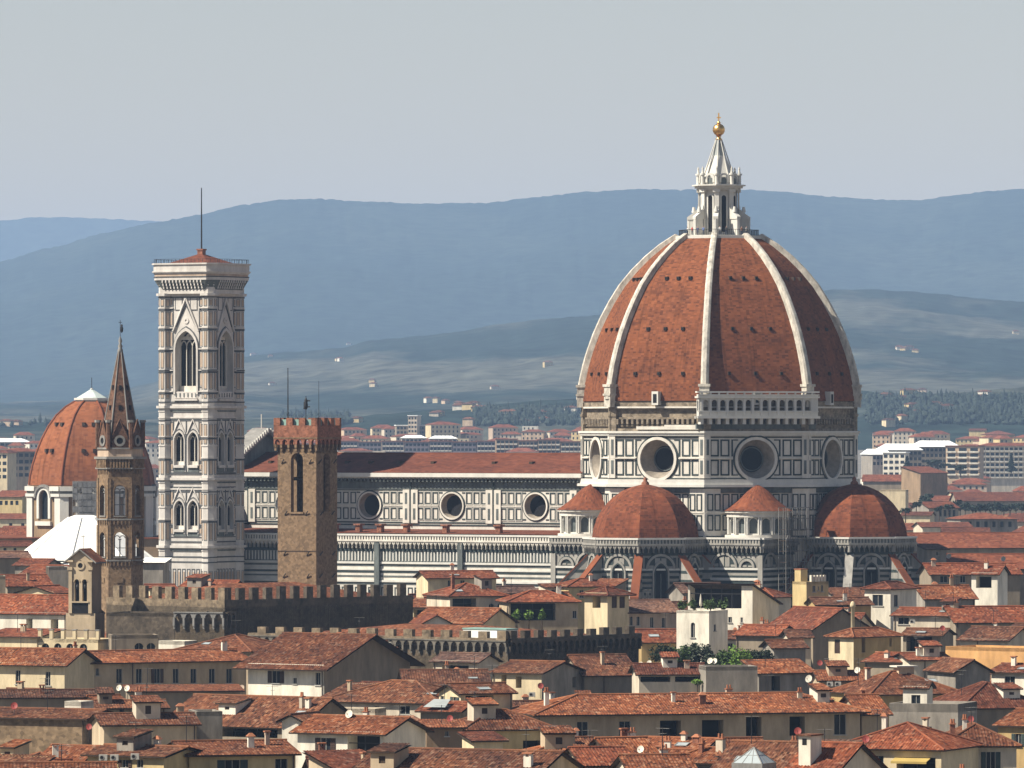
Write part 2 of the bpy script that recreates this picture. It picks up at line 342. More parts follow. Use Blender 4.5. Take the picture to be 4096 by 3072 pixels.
back_sky = [(-800, 900), (0, 880), (130, 868), (240, 866), (400, 874), (600, 884), (900, 900), (1400, 905)]
mid_sky = [(-800, 1640), (300, 1600), (700, 1510), (990, 1425), (1180, 1405), (1370, 1384), (1500, 1352), (1700, 1336), (1850, 1318), (2000, 1290), (2240, 1262), (2400, 1250), (2700, 1200), (3000, 1170), (3280, 1155), (3400, 1150), (3520, 1154), (3700, 1165), (3900, 1187), (4096, 1204), (4700, 1240)]
low_sky = [(-800, 1690), (0, 1690), (500, 1688), (1300, 1672), (1700, 1640), (2300, 1590), (3000, 1560), (3450, 1560), (3600, 1585), (3800, 1572), (4096, 1545), (4700, 1540)]
hill('hills', 'palest blue ridge showing behind the long mountain at far left', back_sky, 24000, 26500, 27500, M['wood_far'], lambda D: 60, 1.3, 26, x0=-700, x1=1500, nx=120, ny=14)
hill('hills', 'long blue mountain ridge closing the whole horizon', far_sky, 12500, 18500, 20500, M['wood_far'], lambda D: 80, 5.1, 26, ny=30)
hill('hills', 'green wooded hill with pale fields behind the dome', mid_sky, 6500, 11000, 12200, M['wood_mid'], lambda D: gz(0, D), 9.7, 11, nx=420)
hill('hills', 'low dark wooded rise at the foot of the green hill', low_sky, 5300, 6150, 6500, M['wood_mid'], lambda D: gz(0, D) - 3, 3.7, 6, nx=420, ny=20)
hz = MB(); hz.box(-5600, 5600, -80, 28500, -4, 860)
hm = bpy.data.materials.new('haze air'); hm.use_nodes = True; hn = hm.node_tree.nodes; hn.clear()
ho = hn.new('ShaderNodeOutputMaterial'); hv = hn.new('ShaderNodeVolumePrincipled')
hv.inputs['Density'].default_value = HAZE_DENSITY; hv.inputs['Color'].default_value = (*HAZE_COLOR, 1); hv.inputs['Anisotropy'].default_value = 0.0
hm.node_tree.links.new(hv.outputs[0], ho.inputs['Volume'])
tag(hz.build('haze', hm), 'thin blue summer haze over the town', None, None, 'stuff')
M['funnel'] = mat('shade-browned stone funnel', (.30, .26, .21), .8, var=.2, scale=.5)  # darker than the marble: shade inside the round windows is in this colour
# ---------------------------------------------------------------- the cathedral
CD = 1320.0
cath = thing('cathedral', 'huge marble cathedral with a red tiled octagonal dome on white ribs', 'cathedral', (xat(2875, CD), CD, 0), R(-30))
MW, MG, MP = M['marble'], M['green'], M['pink']
R8 = 27.25; PH = R(22.5)
def octa(r): return ngon(8, r, PH)
def facet(i, r):                     # i = 0: normal -y (south), 1: south-east, 2: east ...; u = 0 at the middle
    a = R(45 * i); ap = r * math.cos(R(22.5))
    return Fr((ap * math.sin(a), -ap * math.cos(a), 0), a)
prof = [(26.9, 59.4), (26.45, 62.7), (25.75, 66), (24.85, 69), (23.7, 72.2), (22.3, 75.3), (20.6, 78.5), (18.6, 81.7), (16.2, 84.6), (13.6, 87.2), (10.7, 89.6), (7.6, 91.6)]
b = MB()
arc = [0]
for p, q in zip(prof[:-1], prof[1:]): arc.append(arc[-1] + math.dist(p, q))
for i in range(8):
    a0 = PH + math.pi / 4 * i; a1 = a0 + math.pi / 4
    for k in range(len(prof) - 1):
        (r0, z0), (r1, z1) = prof[k], prof[k + 1]; w0, w1 = r0 * .765, r1 * .765
        b.poly([(r0 * math.cos(a0), r0 * math.sin(a0), z0), (r0 * math.cos(a1), r0 * math.sin(a1), z0), (r1 * math.cos(a1), r1 * math.sin(a1), z1), (r1 * math.cos(a0), r1 * math.sin(a0), z1)], 0,
               [(-w0 / 2 + i * 50, arc[k]), (w0 / 2 + i * 50, arc[k]), (w1 / 2 + i * 50, arc[k + 1]), (-w1 / 2 + i * 50, arc[k + 1])])
dome = b.build('dome', M['dome'], cath)
for i in range(8):                   # ribs
    a = PH + math.pi / 4 * i; rd = Vector((math.cos(a), math.sin(a), 0)); tg = Vector((-rd.y, rd.x, 0)); b = MB(); rows = []
    for k, (r, z) in enumerate(prof):
        w = .76 - .22 * k / 11; o = rd * (r + .75) + Vector((0, 0, z + .35)); n_ = rd * (r - .4) + Vector((0, 0, z - .3))
        rows.append([n_ - tg * w, o - tg * w, o - tg * w * .45 + rd * .28, o + tg * w * .45 + rd * .28, o + tg * w, n_ + tg * w])
    b.grid(rows, 0, False, False)
    F = Fr(rd * 26.4, a + math.pi / 2)
    fbox(b, F, -.95, .95, 58.2, 62.2, 1.3, 0, -1.2); fbox(b, F, -1.15, 1.15, 62.1, 62.6, 1.5, 0, -1.2); fbox(b, F, -1.1, 1.1, 60.4, 60.8, 1.5, 0, -1.2)
    b.build('rib', M['ribstone'], cath)
for i in (-1, 0, 1, 2):              # small round vents in the tiles
    for z, r_, us in ((64.6, 26.0, (-5.2, 0, 5.2)), (73.2, 23.2, (-3.8, 0, 3.8)), (83.0, 17.6, (-2.6, 0, 2.6))):
        for u in us:
            F = facet(i, r_); b = MB(); fbox(b, F, u - .27, u + .27, z - .3, z + .38, .45, 0, -1.5); fbox(b, F, u - .2, u + .2, z - .2, z + .22, .47, 1, .4)
            b.build('roof_vent', [M['wood'], M['dark']], cath)
for i in (0, 1, 2):
    F = facet(i, 26.9); b = MB(); u = 0 if i != 2 else -2
    fbox(b, F, u - .7, u + .7, 58.6, 61.2, 1.0, 0, -1); fbox(b, F, u - .4, u + .4, 59, 60.7, 1.03, 1, .9); b.build('dormer', [M['marble2'], M['dark']], cath)
b = MB(); b.prism(octa(8.6), 90.5, 91.5, 0); b.prism(octa(8.2), 89.9, 90.6, 0); b.build('dome_ring', M['marble2'], cath)
# drum: marble storey with round windows, then the unfaced masonry band
b = MB(); R0 = R8 - .55
for i in range(8):
    F = facet(i, R0); h = R0 * math.sin(PH)
    vis = i in (7, 0, 1, 2)
    wall(b, F, -h, h, 43.2, 53.4, [(-3.75, 3.75, 44.2, 52.3, 3, 2.9 if i in (0, 1) else 2.2)] if vis else [], 0, mr=3, inner=.62)
    if not vis: continue
    ring(b, F, 0, 48.25, 3.7, 4.25, .35, 0); ring(b, F, 0, 48.25, 4.3, 4.6, .12, 1)
    for s_ in (-1, 1):
        for (za, zb) in ((45.1, 48.15), (48.75, 52.0)):
            for c in (8.3, 6.2): fframe(b, F, s_ * c - .9, s_ * c + .9, za, zb, .3, .09, 1)
            F2 = s_ * 4.75; fbox(b, F, F2 - .16, F2 + .16, za, zb, .09, 1)
            fbox(b, F, s_ * 4.1 - .5, s_ * 4.1 + .5, za if za > 48 and False else (za if za < 48 else zb - .22), za + .22 if za < 48 else zb, .09, 1)
        # corner pilaster
        u0, u1 = sorted((s_ * 9.15, s_ * (h + .1))); fbox(b, F, u0, u1, 44.6, 53.0, .4, 0)
        c = (u0 + u1) / 2
        for (za, zb) in ((45.4, 48.0), (49.0, 52.0)): fbox(b, F, c - .26, c + .26, za, zb, .46, 2, .39)
    [fbox(b, F, *sorted((q * 4.7, q * h)), 48.3, 48.5, .43, 0) for q in (-1, 1)]; fbox(b, F, -h, h, 52.3, 52.55, .1, 1); fbox(b, F, -h, h, 44.45, 44.65, .12, 1)
drum = b.build('drum', [MW, MG, M['greygreen'], M['funnel']], cath)
b = MB()
cornice(b, octa(R0), 43.35, 44.35, .75); cornice(b, octa(R0), 42.9, 43.4, 1.15); cornice(b, octa(R0), 52.75, 53.25, .55); cornice(b, octa(R0), 53.2, 53.6, .8)
b.build('drum_cornice', M['marble2'], cath)
for i in (7, 0, 1, 2):
    b = MB(); F = facet(i, R0); pane(b, F, (-3.75, 3.75, 44.2, 52.3, 3), -(2.85 if i in (0, 1) else 2.15), 0, .66); ring(b, F, 0, 48.25, 2.1, 2.35, -(2.7 if i in (0, 1) else 2.0), 1, d0=-3); b.build('round_window', [M['dark'], M['greygreen']], cath)
b = MB(); b.prism(octa(R8 - 1.15), 53.5, 59.5, 0)
for i in (7, 0, 1, 2):
    F = facet(i, R8 - 1.15); h = (R8 - 1.15) * math.sin(PH)
    fbox(b, F, -h, h, 58.3, 59.3, .5, 0); 
    for k in range(-8, 9): fbox(b, F, k * 1.1 - .24, k * 1.1 + .24, 54.9, 55.9, .75, 0); fbox(b, F, k * 1.1 + .24, k * 1.1 + .86, 54.95, 55.75, .02, 1)
    fbox(b, F, -h, h, 55.9, 56.25, .45, 0); fbox(b, F, -h, h, 53.5, 54.1, .5, 0); fbox(b, F, -h, h, 54.5, 54.7, .3, 0)
    for s_ in (-1, 1): u0, u1 = sorted((s_ * (h - .95), s_ * (h + .5))); fbox(b, F, u0, u1, 53.6, 59.2, .8, 0); fbox(b, F, u0 - .1, u1 + .1, 56.4, 56.9, .95, 0)
b.build('unfaced_band', [M['rough'], M['darkstone']], cath)
b = MB(); cornice(b, octa(R8 - 1.15), 58.0, 58.32, .75)
F = facet(0, R8 - 1.15); fbox(b, F, -4.5, 9.8, 53.9, 54.5, .9, 0); fbox(b, F, 1.5, 9.8, 54.5, 54.8, .7)
b.build('band_cornice', M['marble'], cath)
# white arcaded gallery on the south-east side
b = MB(); F = facet(1, R8 - .3); h = 11.9; Z0, Z1 = 56.3, 60.6; D_ = 1.5
Fg = Fr(F.o + F.N * D_, R(45))
hl = [(-h + .9 + k * 1.69 - .02, -h + .9 + k * 1.69 + 1.1, 57.5, 59.55, 1, .7) for k in range(13)]
wall(b, Fg, -h, h, Z0, Z1, hl, 0); fbox(b, Fg, -h - .3, h + .3, 56.0, 56.45, .45, 0, -1.9); fbox(b, Fg, -h - .2, h + .2, 59.9, 60.25, .4, 0, -1.9); fbox(b, Fg, -h, h, 57.25, 57.5, .2, 0, -.8)
fbox(b, Fg, -h - .2, h + .2, 60.9, 61.2, .3, 0, -.4); fbox(b, Fg, -h - .2, h + .2, 60.4, 60.6, .3, 0, -.4)
for k in range(14):
    u = -h + .62 + k * 1.69; fbox(b, Fg, u - .22, u + .22, 56.6, 59.9, .16, 0); fbox(b, Fg, u - .15, u + .15, 60.5, 61, .2, 0, -.2); fbox(b, Fg, u - .3, u + .3, 54.9, 56.05, .1, 0, -1.6)
for s_ in (-1, 1):
    e = Fr(Fg.P(s_ * h, 0, -D_ / 2), R(45) + s_ * math.pi / 2); wall(b, e, -D_ / 2, D_ / 2, Z0, Z1, [(-.45, .45, 57.5, 59.5, 1, .4)], 0); fbox(b, e, -1, 1, 56.0, 56.45, .3); fbox(b, e, -1, 1, 59.9, 60.25, .3); fbox(b, e, -1, 1, 60.9, 61.2, .2)
b.poly([Fg.P(-h, 60.3), Fg.P(h, 60.3), Fg.P(h, 60.3, -2), Fg.P(-h, 60.3, -2)], 0)
fbox(b, facet(1, R8 - 1.15), -h, h, 54.0, 55.0, .7, 1)
b.build('arcaded_gallery', [M['marble2'], M['greygreen']], cath)
# lantern
def squash(b):                       # the lantern is drawn tall and slim; bring it to its measured heights
    tab = [(90, 90.2), (92, 91.5), (93.2, 92.7), (98.9, 96.6), (102.2, 99.4), (105.3, 101.3), (107.5, 103), (109.9, 105), (112.6, 107.2), (117, 110.6)]
    def f(z):
        for (p, q), (r, t) in zip(tab[:-1], tab[1:]):
            if z <= r: return q + (t - q) * (z - p) / (r - p)
        return z - 6.4
    b.v = [(x * .92, y * .92, f(z)) for x, y, z in b.v]; return b
lan = MB(); lan.prism(octa(7.9), 91.0, 91.9, 0); lan.prism(octa(8.6), 91.7, 92.1, 0); lan.prism(octa(3.9), 92, 104.2, 0)
lant = None
for i in range(8):
    F = facet(i, 3.95)
    archband(lan, F, -.52, .52, 102.2, 1, .3, .16, 0, 9); fbox(lan, F, -.5, .5, 92.8, 101.7, .03, 1); pane(lan, F, (-.5, .5, 101, 102.2, 1), .03, 1)
    a = PH + math.pi / 4 * i; rd = Vector((math.cos(a), math.sin(a), 0)); tg = Vector((-rd.y, rd.x, 0))
    def slab(pts, w, m=0):
        L = [rd * r + Vector((0, 0, z)) - tg * w for r, z in pts]; Q = [rd * r + Vector((0, 0, z)) + tg * w for r, z in pts]
        lan.poly(L, m); lan.poly(Q[::-1], m)
        for k in range(len(pts)): lan.poly([L[k], Q[k], Q[(k + 1) % len(pts)], L[(k + 1) % len(pts)]], m)
    slab([(4.6, 92), (6.6, 92), (6.6, 96.3), (5.6, 97.6), (4.6, 98.6), (4.5, 100)], .36); slab([(3.6, 96.2), (6.7, 96.2), (6.7, 96.9), (5.6, 97.9), (4.7, 98.9), (3.6, 99.4)], .5)
    lan.tube(rd * 6.3 + Vector((0, 0, 92)), rd * 6.3 + Vector((0, 0, 96.2)), .42, n=8); fbox(lan, Fr(rd * 4.05, a + math.pi / 2), -.5, .5, 92, 104, .3)
    lan.tube(rd * 5.3 + Vector((0, 0, 98.2)), rd * 5.3 + Vector((0, 0, 99.6)), .5, .28, n=8)
    fbox(lan, Fr(rd * 3.9, a + math.pi / 2), -.8, .8, 103.2, 104.3, .75)
cornice(lan, octa(4.1), 103.9, 104.6, .5); cornice(lan, octa(4.1), 104.5, 105.3, .95); cornice(lan, octa(4.1), 105.2, 105.55, 1.5)
lant = squash(lan).build('lantern', [M['marble2'], M['dark']], cath)
b = MB(); b.prism(octa(4.0), 105.5, 107.5, 0)
for i in range(8):
    F = facet(i, 4.0); pane(b, F, (-.6, .6, 105.7, 107.3, 1), .03, 1); archband(b, F, -.62, .62, 107.9, 1, .45, .3, 0, 1.2)
    a = PH + math.pi / 4 * i; p = Vector((math.cos(a), math.sin(a), 0)) * 4.35
    b.tube(p + Vector((0, 0, 105.5)), p + Vector((0, 0, 108)), .42, n=8); b.tube(p + Vector((0, 0, 107.9)), p + Vector((0, 0, 108.3)), .62, n=8); b.tube(p + Vector((0, 0, 108.2)), p + Vector((0, 0, 109.9)), .34, .1, n=8)
    b.lathe([(.05, 109.1), (.3, 109.4), (.05, 109.7)], 8, 0, (p.x, p.y))
squash(b).build('lantern_crown', [M['marble2'], M['greygreen']], lant)
b = MB(); b.prism(octa(3.3), 107.2, 112.6, 0, None, .44); b.prism(octa(1.45), 112.6, 116.9, 1, None, .38)
for i in range(8):
    a = PH + math.pi / 4 * i; rd = Vector((math.cos(a), math.sin(a), 0)); b.tube(rd * 3.35 + Vector((0, 0, 107.2)), rd * .6 + Vector((0, 0, 116.8)), .2, .1, n=5)
sp = squash(b).build('lantern_cone', [M['marble2'], M['lead']], lant)
b = MB(); b.lathe([(.45, 110.2), (.72, 110.4), (.45, 110.6), (.38, 110.9), (.65, 111.1)], 12); b.lathe([(1.2 * math.sin(math.pi * i / 12) + .001, 112.25 - 1.2 * math.cos(math.pi * i / 12)) for i in range(13)], 24)
b.lathe([(.3, 113.4), (.42, 113.6), (.15, 113.9)], 10); gb = b.build('golden_ball', M['gold'], cath)
b = MB(); b.box(-.1, .1, -.1, .1, 113.7, 115.5); b.box(-.42, .42, -.1, .1, 114.5, 114.72); b.build('cross', M['gold'], gb)
for i in range(8):
    F = facet(i, 8.5); h = 8.5 * math.sin(PH); b = MB(); fbox(b, F, -h, h, 93.15, 93.25, .05, 0, -.05)
    for k in range(-7, 8): fbox(b, F, k * .44 - .03, k * .44 + .03, 92, 93.2, .03, 0, -.03)
    squash(b).build('railing', M['iron'], lant)
# ---------------------------------------------------------------- cathedral: east end, nave, aisles, front
MATW = [MW, MG, M['greygreen'], MP, M['dark'], M['marble2']]
def corbels(b, F, u0, u1, z0=30.4, z1=31.9, d=.75):
    """pointed corbel table under a pierced parapet"""
    n = max(2, int((u1 - u0) / .95)); w = (u1 - u0) / n
    fbox(b, F, u0, u1, z0, z1 - .1, .02, 1)
    for k in range(n):
        c = u0 + w * (k + .5); P = F.P
        for s_ in (-1, 1):
            fbox(b, F, c + s_ * w * .5 - w * .1, c + s_ * w * .5 + w * .1, z0 + .1, z1, d, 0)
            tri = [(c + s_ * w * .5, z1), (c, z1), (c + s_ * w * .42, z1 - .75)]
            t0 = [P(u, z, d) for u, z in tri]; b.poly(t0 if s_ < 0 else t0[::-1], 0); b.poly([P(tri[1][0], z1, d), P(tri[1][0], z1, 0), P(tri[2][0], tri[2][1], 0), P(tri[2][0], tri[2][1], d)], 0)
    fbox(b, F, u0, u1, z1, z1 + .35, d + .15, 0)
    fbox(b, F, u0, u1, z1 + .35, z1 + 1.1, d - .15, 2); m = int((u1 - u0) / .62)
    for k in range(m): c = u0 + (k + .5) * (u1 - u0) / m; fbox(b, F, c - .17, c + .17, z1 + .35, z1 + 1.1, d, 0)
    fbox(b, F, u0, u1, z1 + 1.1, z1 + 1.45, d + .12, 5)
def stripes(b, F, u0, u1, z0, z1, pitch=1.05):
    z = z1
    while z - .55 > z0: fbox(b, F, u0, u1, z - .5, z, .06, 1); z -= pitch
def blindarch(b, F, c, w, top, panels=4):
    r = w / 2; zs = top - r
    archband(b, F, c - r, c + r, top, 1, .45, .3, 0, 0); archband(b, F, c - r - .45, c + r + .45, top + .45, 1, .18, .14, 1, 0); pane(b, F, (c - r, c + r, zs, top, 1), .03, 1)
    for k in range(panels):
        pw = w / panels; u0 = c - r + k * pw + .16; u1 = c - r + (k + 1) * pw - .1; m = max(abs(u0 - c), abs(u1 - c)); zt = zs + math.sqrt(max(.05, r * r - m * m)) - .12
        fbox(b, F, u0, u1, zs + .15, max(zt, zs + .4), .09, 0)
# body under the drum
b = MB(); b.prism(octa(R8 - .9), 5, 43, 0)
for i in (7, 0, 1, 2):
    F = facet(i, R8 - .9); h = (R8 - .9) * math.sin(PH)
    for s_ in (-1, 1):
        u0, u1 = sorted((s_ * (h - 2.9), s_ * (h + .3))); fbox(b, F, u0, u1, 33, 42.6, .7, 0)
        for (za, zb) in ((34.6, 37.6), (38.4, 41.6)):
            for q in (.85, 2.3): c = s_ * (h - q); fframe(b, F, c - .6, c + .6, za, zb, .22, .8, 1, .69)
        for k in range(4):
            c = s_ * (h - 4.2 - k * 1.75); [fframe(b, F, c - .68, c + .68, za, zb, .22, .09, 1) for za, zb in ((34.6, 37.6), (38.4, 41.6))]
    fbox(b, F, -h, h, 37.9, 38.15, .8, 0); fbox(b, F, -h, h, 33.2, 33.6, .8, 1); fbox(b, F, -h, h, 41.8, 42.9, .35, 2)
b.build('octagon_wall', MATW, cath)
aprof = [(10.25, 33.2), (9.98, 35), (9.4, 36.8), (8.55, 38.3), (7.5, 39.7), (6.2, 41), (4.5, 42.15), (2.6, 42.95), (.5, 43.45)]
def local(o, C): o.location = C; return o
for ti in (0, 2):
    a = R(45 * ti); C = (29.6 * math.sin(a), -29.6 * math.cos(a), 0); b = MB(); arc = [0]
    for p, q in zip(aprof[:-1], aprof[1:]): arc.append(arc[-1] + math.dist(p, q))
    for i in range(8):
        a0 = PH + math.pi / 4 * i; a1 = a0 + math.pi / 4
        for k in range(len(aprof) - 1):
            (r0, z0), (r1, z1) = aprof[k], aprof[k + 1]; w0, w1 = r0 * .765, r1 * .765
            b.poly([(r0 * math.cos(a0), r0 * math.sin(a0), z0), (r0 * math.cos(a1), r0 * math.sin(a1), z0), (r1 * math.cos(a1), r1 * math.sin(a1), z1), (r1 * math.cos(a0), r1 * math.sin(a0), z1)], 0,
                   [(-w0 / 2 + i * 30, arc[k]), (w0 / 2 + i * 30, arc[k]), (w1 / 2 + i * 30, arc[k + 1]), (-w1 / 2 + i * 30, arc[k + 1])])
    sd = local(b.build('apse_dome', M['apse'], cath), C)
    b = MB(); b.lathe([(.75, 43.1), (.75, 43.7), (.35, 44.1), (.45, 44.4), (.05, 44.9)], 10); b.build('finial', M['brick'], sd)
    b = MB(); b.prism(octa(11.2), 0, 33.1, 0)
    for i in range(8):
        d_ = (i - ti + 4) % 8 - 4
        if abs(d_) > 2: continue
        F = facet(i, 11.2); h = 11.2 * math.sin(PH)
        corbels(b, F, -h - .3, h + .3); fbox(b, F, -h, h, 30, 30.4, .15, 1)
        stripes(b, F, -h, h, 13, 27.2); fbox(b, F, -h, h, 27.2, 27.55, .3, 5)
        for s_ in (-1, 1):
            for k in range(2): c = s_ * (h - .55 - k * .95); fbox(b, F, c - .3, c + .3, 27.7, 29.6, .07, 1)
            for k in range(3): c = s_ * (h - .7 - k * 1.0); fbox(b, F, c - .32, c + .32, 20.2, 23.2, .09, 0); 
        blindarch(b, F, 0, 5.0, 29.9, 4)
        for (q, t_, mm) in ((1.35, .3, 0), (1.05, .18, 1)): archband(b, F, -q, q, 28.6 - (1.35 - q), 2, t_, .45, mm, 9)
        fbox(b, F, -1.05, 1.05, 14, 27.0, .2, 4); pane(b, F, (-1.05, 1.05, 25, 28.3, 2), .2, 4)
        fbox(b, F, -.09, .09, 14, 26.6, .3, 2)
    local(b.build('apse_wall', [M['dimmarble']] + MATW[1:], cath), C)
    for vi in range(8):
        va = PH + math.pi / 4 * vi; dirn = Vector((math.cos(va), math.sin(va), 0)); out = Vector((math.sin(a), -math.cos(a), 0))
        if dirn.dot(out) < -.5: continue
        tg = Vector((-dirn.y, dirn.x, 0)); b = MB(); w = .62
        def pr(pts, w, m):
            L = [dirn * r + Vector((0, 0, z)) - tg * w for r, z in pts]; Q = [dirn * r + Vector((0, 0, z)) + tg * w for r, z in pts]
            b.poly(L, m); b.poly(Q[::-1], m)
            for k in range(len(pts)): b.poly([L[k], Q[k], Q[(k + 1) % len(pts)], L[(k + 1) % len(pts)]], m)
        pr([(10.8, 0), (18.6, 0), (18.6, 22.2), (10.8, 30.1)], w, 0)
        for k in range(9): z = 13 + k * 1.7; rr = min(18.6, 10.8 + (30.1 - z - .6) / 1.013); pr([(11, z), (rr, z), (rr - .55, z + .55), (11, z + .55)], w + .03, 1)
        pr([(10.8, 30.1), (18.8, 22.0), (18.8, 22.35), (10.8, 30.45)], w + .2, 2 if not (ti == 2 and vi == 6) else 0)
        local(b.build('buttress', [M['dimmarble'], MG, M['apse'], M['marble2']], cath), C)
# corner blocks between the apses with the small round chapels on top
for sx in (-1, 1):
    b = MB(); xo, yo = 22.6 * sx, -25.2; x0, x1 = sorted((9 * sx, xo)); b.box(x0, x1, yo, -8, 0, 33.1, 0)
    Fs = Fr((0, yo, 0), 0); Fe = Fr((xo, 0, 0), R(90) * sx)
    for F, u0, u1 in ((Fs, x0, x1), (Fe, *sorted((yo * sx, -8 * sx)))):
        corbels(b, F, u0 - .3, u1 + .3); fbox(b, F, u0, u1, 30, 30.4, .15, 1); stripes(b, F, u0, u1, 14, 27.2); fbox(b, F, u0, u1, 27.2, 27.6, .3, 5); fbox(b, F, u0, u1, 25.2, 25.7, .2, 5)
        n = int((u1 - u0) / 1.1)
        for k in range(n): c = u0 + (k + .5) * (u1 - u0) / n; fbox(b, F, c - .33, c + .33, 19.6, 22.6, .1, 0)
    for c, w in ((14.8, 4.8), (19.7, 2.5)): blindarch(b, Fs, c * sx, w, 27.65 + w / 2, 4 if w > 3 else 2)
    blindarch(b, Fe, -21.6 * sx, 5.0, 30.1, 4); fbox(b, Fs, xo - .5, xo + .5, 14, 30, .35, 0)
    b.build('corner_wall', [M['dimmarble']] + MATW[1:], cath)
    C = (18.3 * sx, -18.3, 0); b = MB(); n = 40; r = 5.9
    b.lathe([(r + .5, 33.1), (r + .5, 33.8)], n, 0); b.lathe([(r - .9, 33.8), (r - .9, 37.6)], n, 0); b.lathe([(r + .15, 37.2), (r + .15, 38.0), (r + .55, 38.05), (r + .55, 38.45)], n, 0, sm=False)
    for k in range(-1, 9 if sx > 0 else 7):
        an = R(45 * sx - 78 + 26 * k + (10 if sx < 0 else 0)); F = Fr((math.sin(an) * (r - .5), -math.cos(an) * (r - .5), 0), an)
        wall(b, F, -1.36, 1.36, 33.8, 37.5, [(-.82, .82, 34.1, 37.0, 1, .9)], 5); pane(b, F, (-.82, .82, 34.1, 37.0, 1), -.38, 2)
        archband(b, F, -.82, .82, 37.0, 1, .16, .14, 5, 2.1)
        for s_ in (-1, 1): p = F.P(s_ * 1.1, 33.9, .35); b.tube(p, p + Vector((0, 0, 3.5)), .16, n=8, m=5)
    ch = local(b.build('exedra', MATW, cath), C)
    b = MB(); b.lathe([(r + .75, 38.4), (r - .3, 39.0), (r - 2, 40.3), (2.2, 42), (.9, 42.95), (.15, 43.3)], 24, 0, sm=False); b.build('exedra_roof', M['apse'], ch)
# nave: upper wall with round windows
LX0, LX1 = -104.0, -24.0; YN, YA = -10.5, -20.5; bays = [-35, -54, -73, -92]
b = MB(); F = Fr((0, YN, 0), 0)
wall(b, F, LX0, LX1, 30, 45.2, [(c - 2.45, c + 2.45, 36.3, 41.4, 3, 1.2) for c in bays], 0, mr=6, inner=.8)
for c in bays:
    ring(b, F, c, 38.85, 2.45, 2.75, .3, 0); ring(b, F, c, 38.85, 2.78, 3.0, .12, 1)
    for s_ in (-1, 1):
        for k in range(3):
            for za, zb in ((36.1, 38.4), (39.2, 41.5)):
                q = c + s_ * (3.85 + 1.72 * k); fframe(b, F, q - .62, q + .62, za, zb, .2, .09, 1); fframe(b, F, q - .78, q + .78, za - .16, zb + .16, .09, .12, 5)
        q = c + s_ * 8.55
        fbox(b, F, q - .75, q + .75, 35.4, 42, .35, 0)
        for za, zb in ((36.1, 38.3), (39.2, 41.4)): fbox(b, F, q - .25, q + .25, za, zb, .4, 2, .34)
        q = c + s_ * 2.75
        for za, zb in ((36.1, 36.35), (41.3, 41.55)): fbox(b, F, q - .5, q + .5, za, zb, .09, 1)
    fbox(b, F, c - 9.4, c - 3.2, 38.7, 38.9, .2, 0); fbox(b, F, c + 3.2, c + 9.4, 38.7, 38.9, .2, 0)
    fbox(b, F, c - 9.62, c - 9.38, 34.8, 44.2, .3, 1)
for za, zb, d_, m_ in ((35.4, 35.65, .12, 1), (34.9, 35.15, .12, 1), (41.8, 42.0, .1, 1), (42.1, 44.2, .12, 2), (44.2, 44.5, .9, 5), (44.5, 45.3, 1.6, 5)): fbox(b, F, LX0, LX1, za, zb, d_, m_)
for k in range(88): u = LX0 + .5 + k * .9; fbox(b, F, u, u + .35, 43.6, 44.25, 1.1, 2)
nave = b.build('nave_wall', MATW + [M['funnel']], cath)
for c in bays: b = MB(); pane(b, F, (c - 2.45, c + 2.45, 36.3, 41.4, 3), -1.15, 0, .84); b.build('round_window', [M['dark']], cath)
b = MB()
for s_ in (-1, 1):
    e = [(LX0, s_ * 12.1, 45.35), (LX1, s_ * 12.1, 45.35), (LX1, 0, 49.1), (LX0, 0, 49.1)]; L = math.hypot(12.1, 3.75)
    b.poly(e if s_ < 0 else e[::-1], 0, [(0, 0), (80, 0), (80, L), (0, L)] if s_ < 0 else [(0, L), (80, L), (80, 0), (0, 0)])
b.tube((LX0, 0, 49.1), (LX1, 0, 49.1), .22); b.box(LX0, LX1, -10.4, 10.4, 44, 45.3)
rf = b.build('nave_roof', M['nave'], cath)
for u in (-99, -90, -81, -75.5, -68.5, -61, -47, -38.5):
    b = MB(); b.box(u - .35, u + .35, -6.5, -5.2, 46.6, 47.6); b.build('roof_vent', M['wood'], rf)
# aisle: lean-to roof, wall with corbel table, blind arcade, stripes and panels
b = MB(); L = 10.1
b.poly([(LX0, YA + .2, 33.5), (-22, YA + .2, 33.5), (-22, YN, 34.2), (LX0, YN, 34.2)], 0, [(0, 0), (82, 0), (82, L), (0, L)])
b.poly([(LX0, -YA, 33.5), (-22, -YA, 33.5), (-22, -YN, 34.2), (LX0, -YN, 34.2)][::-1], 0, [(0, 0), (82, 0), (82, L), (0, L)])
ar = b.build('aisle_roof', M['nave'], cath)
for u in (-88, -83, -76.5, -71, -66, -60, -51, -39): b = MB(); b.box(u - .5, u + .5, -18.6, -17.4, 33.4, 35.0); b.box(u - .8, u + .8, -18.9, -17.1, 35, 35.3); b.build('roof_vent', M['brick'], ar)
b = MB(); F = Fr((0, YA, 0), 0); b.box(LX0, -22, YA, -YA, 0, 33.3, 0)
corbels(b, F, LX0, -22); fbox(b, F, LX0, -22, 30, 30.4, .15, 1)
n = int(82 / .72)
fbox(b, F, LX0, -22, 27.9, 30, .03, 2)
for k in range(n): u = LX0 + (k + .5) * 82 / n; fbox(b, F, u - .13, u + .13, 28.1, 29.9, .16, 5)
for za, zb, d_, m_ in ((27.5, 27.9, .3, 5), (27.0, 27.4, .05, 2), (26.2, 26.5, .2, 5), (25.7, 26.1, .05, 1), (24.9, 25.2, .1, 2), (23.9, 24.3, .3, 5), (23.4, 23.8, .05, 2), (19.2, 19.6, .1, 1)): fbox(b, F, LX0, -22, za, zb, d_, m_)
n = int(82 / 1.5)
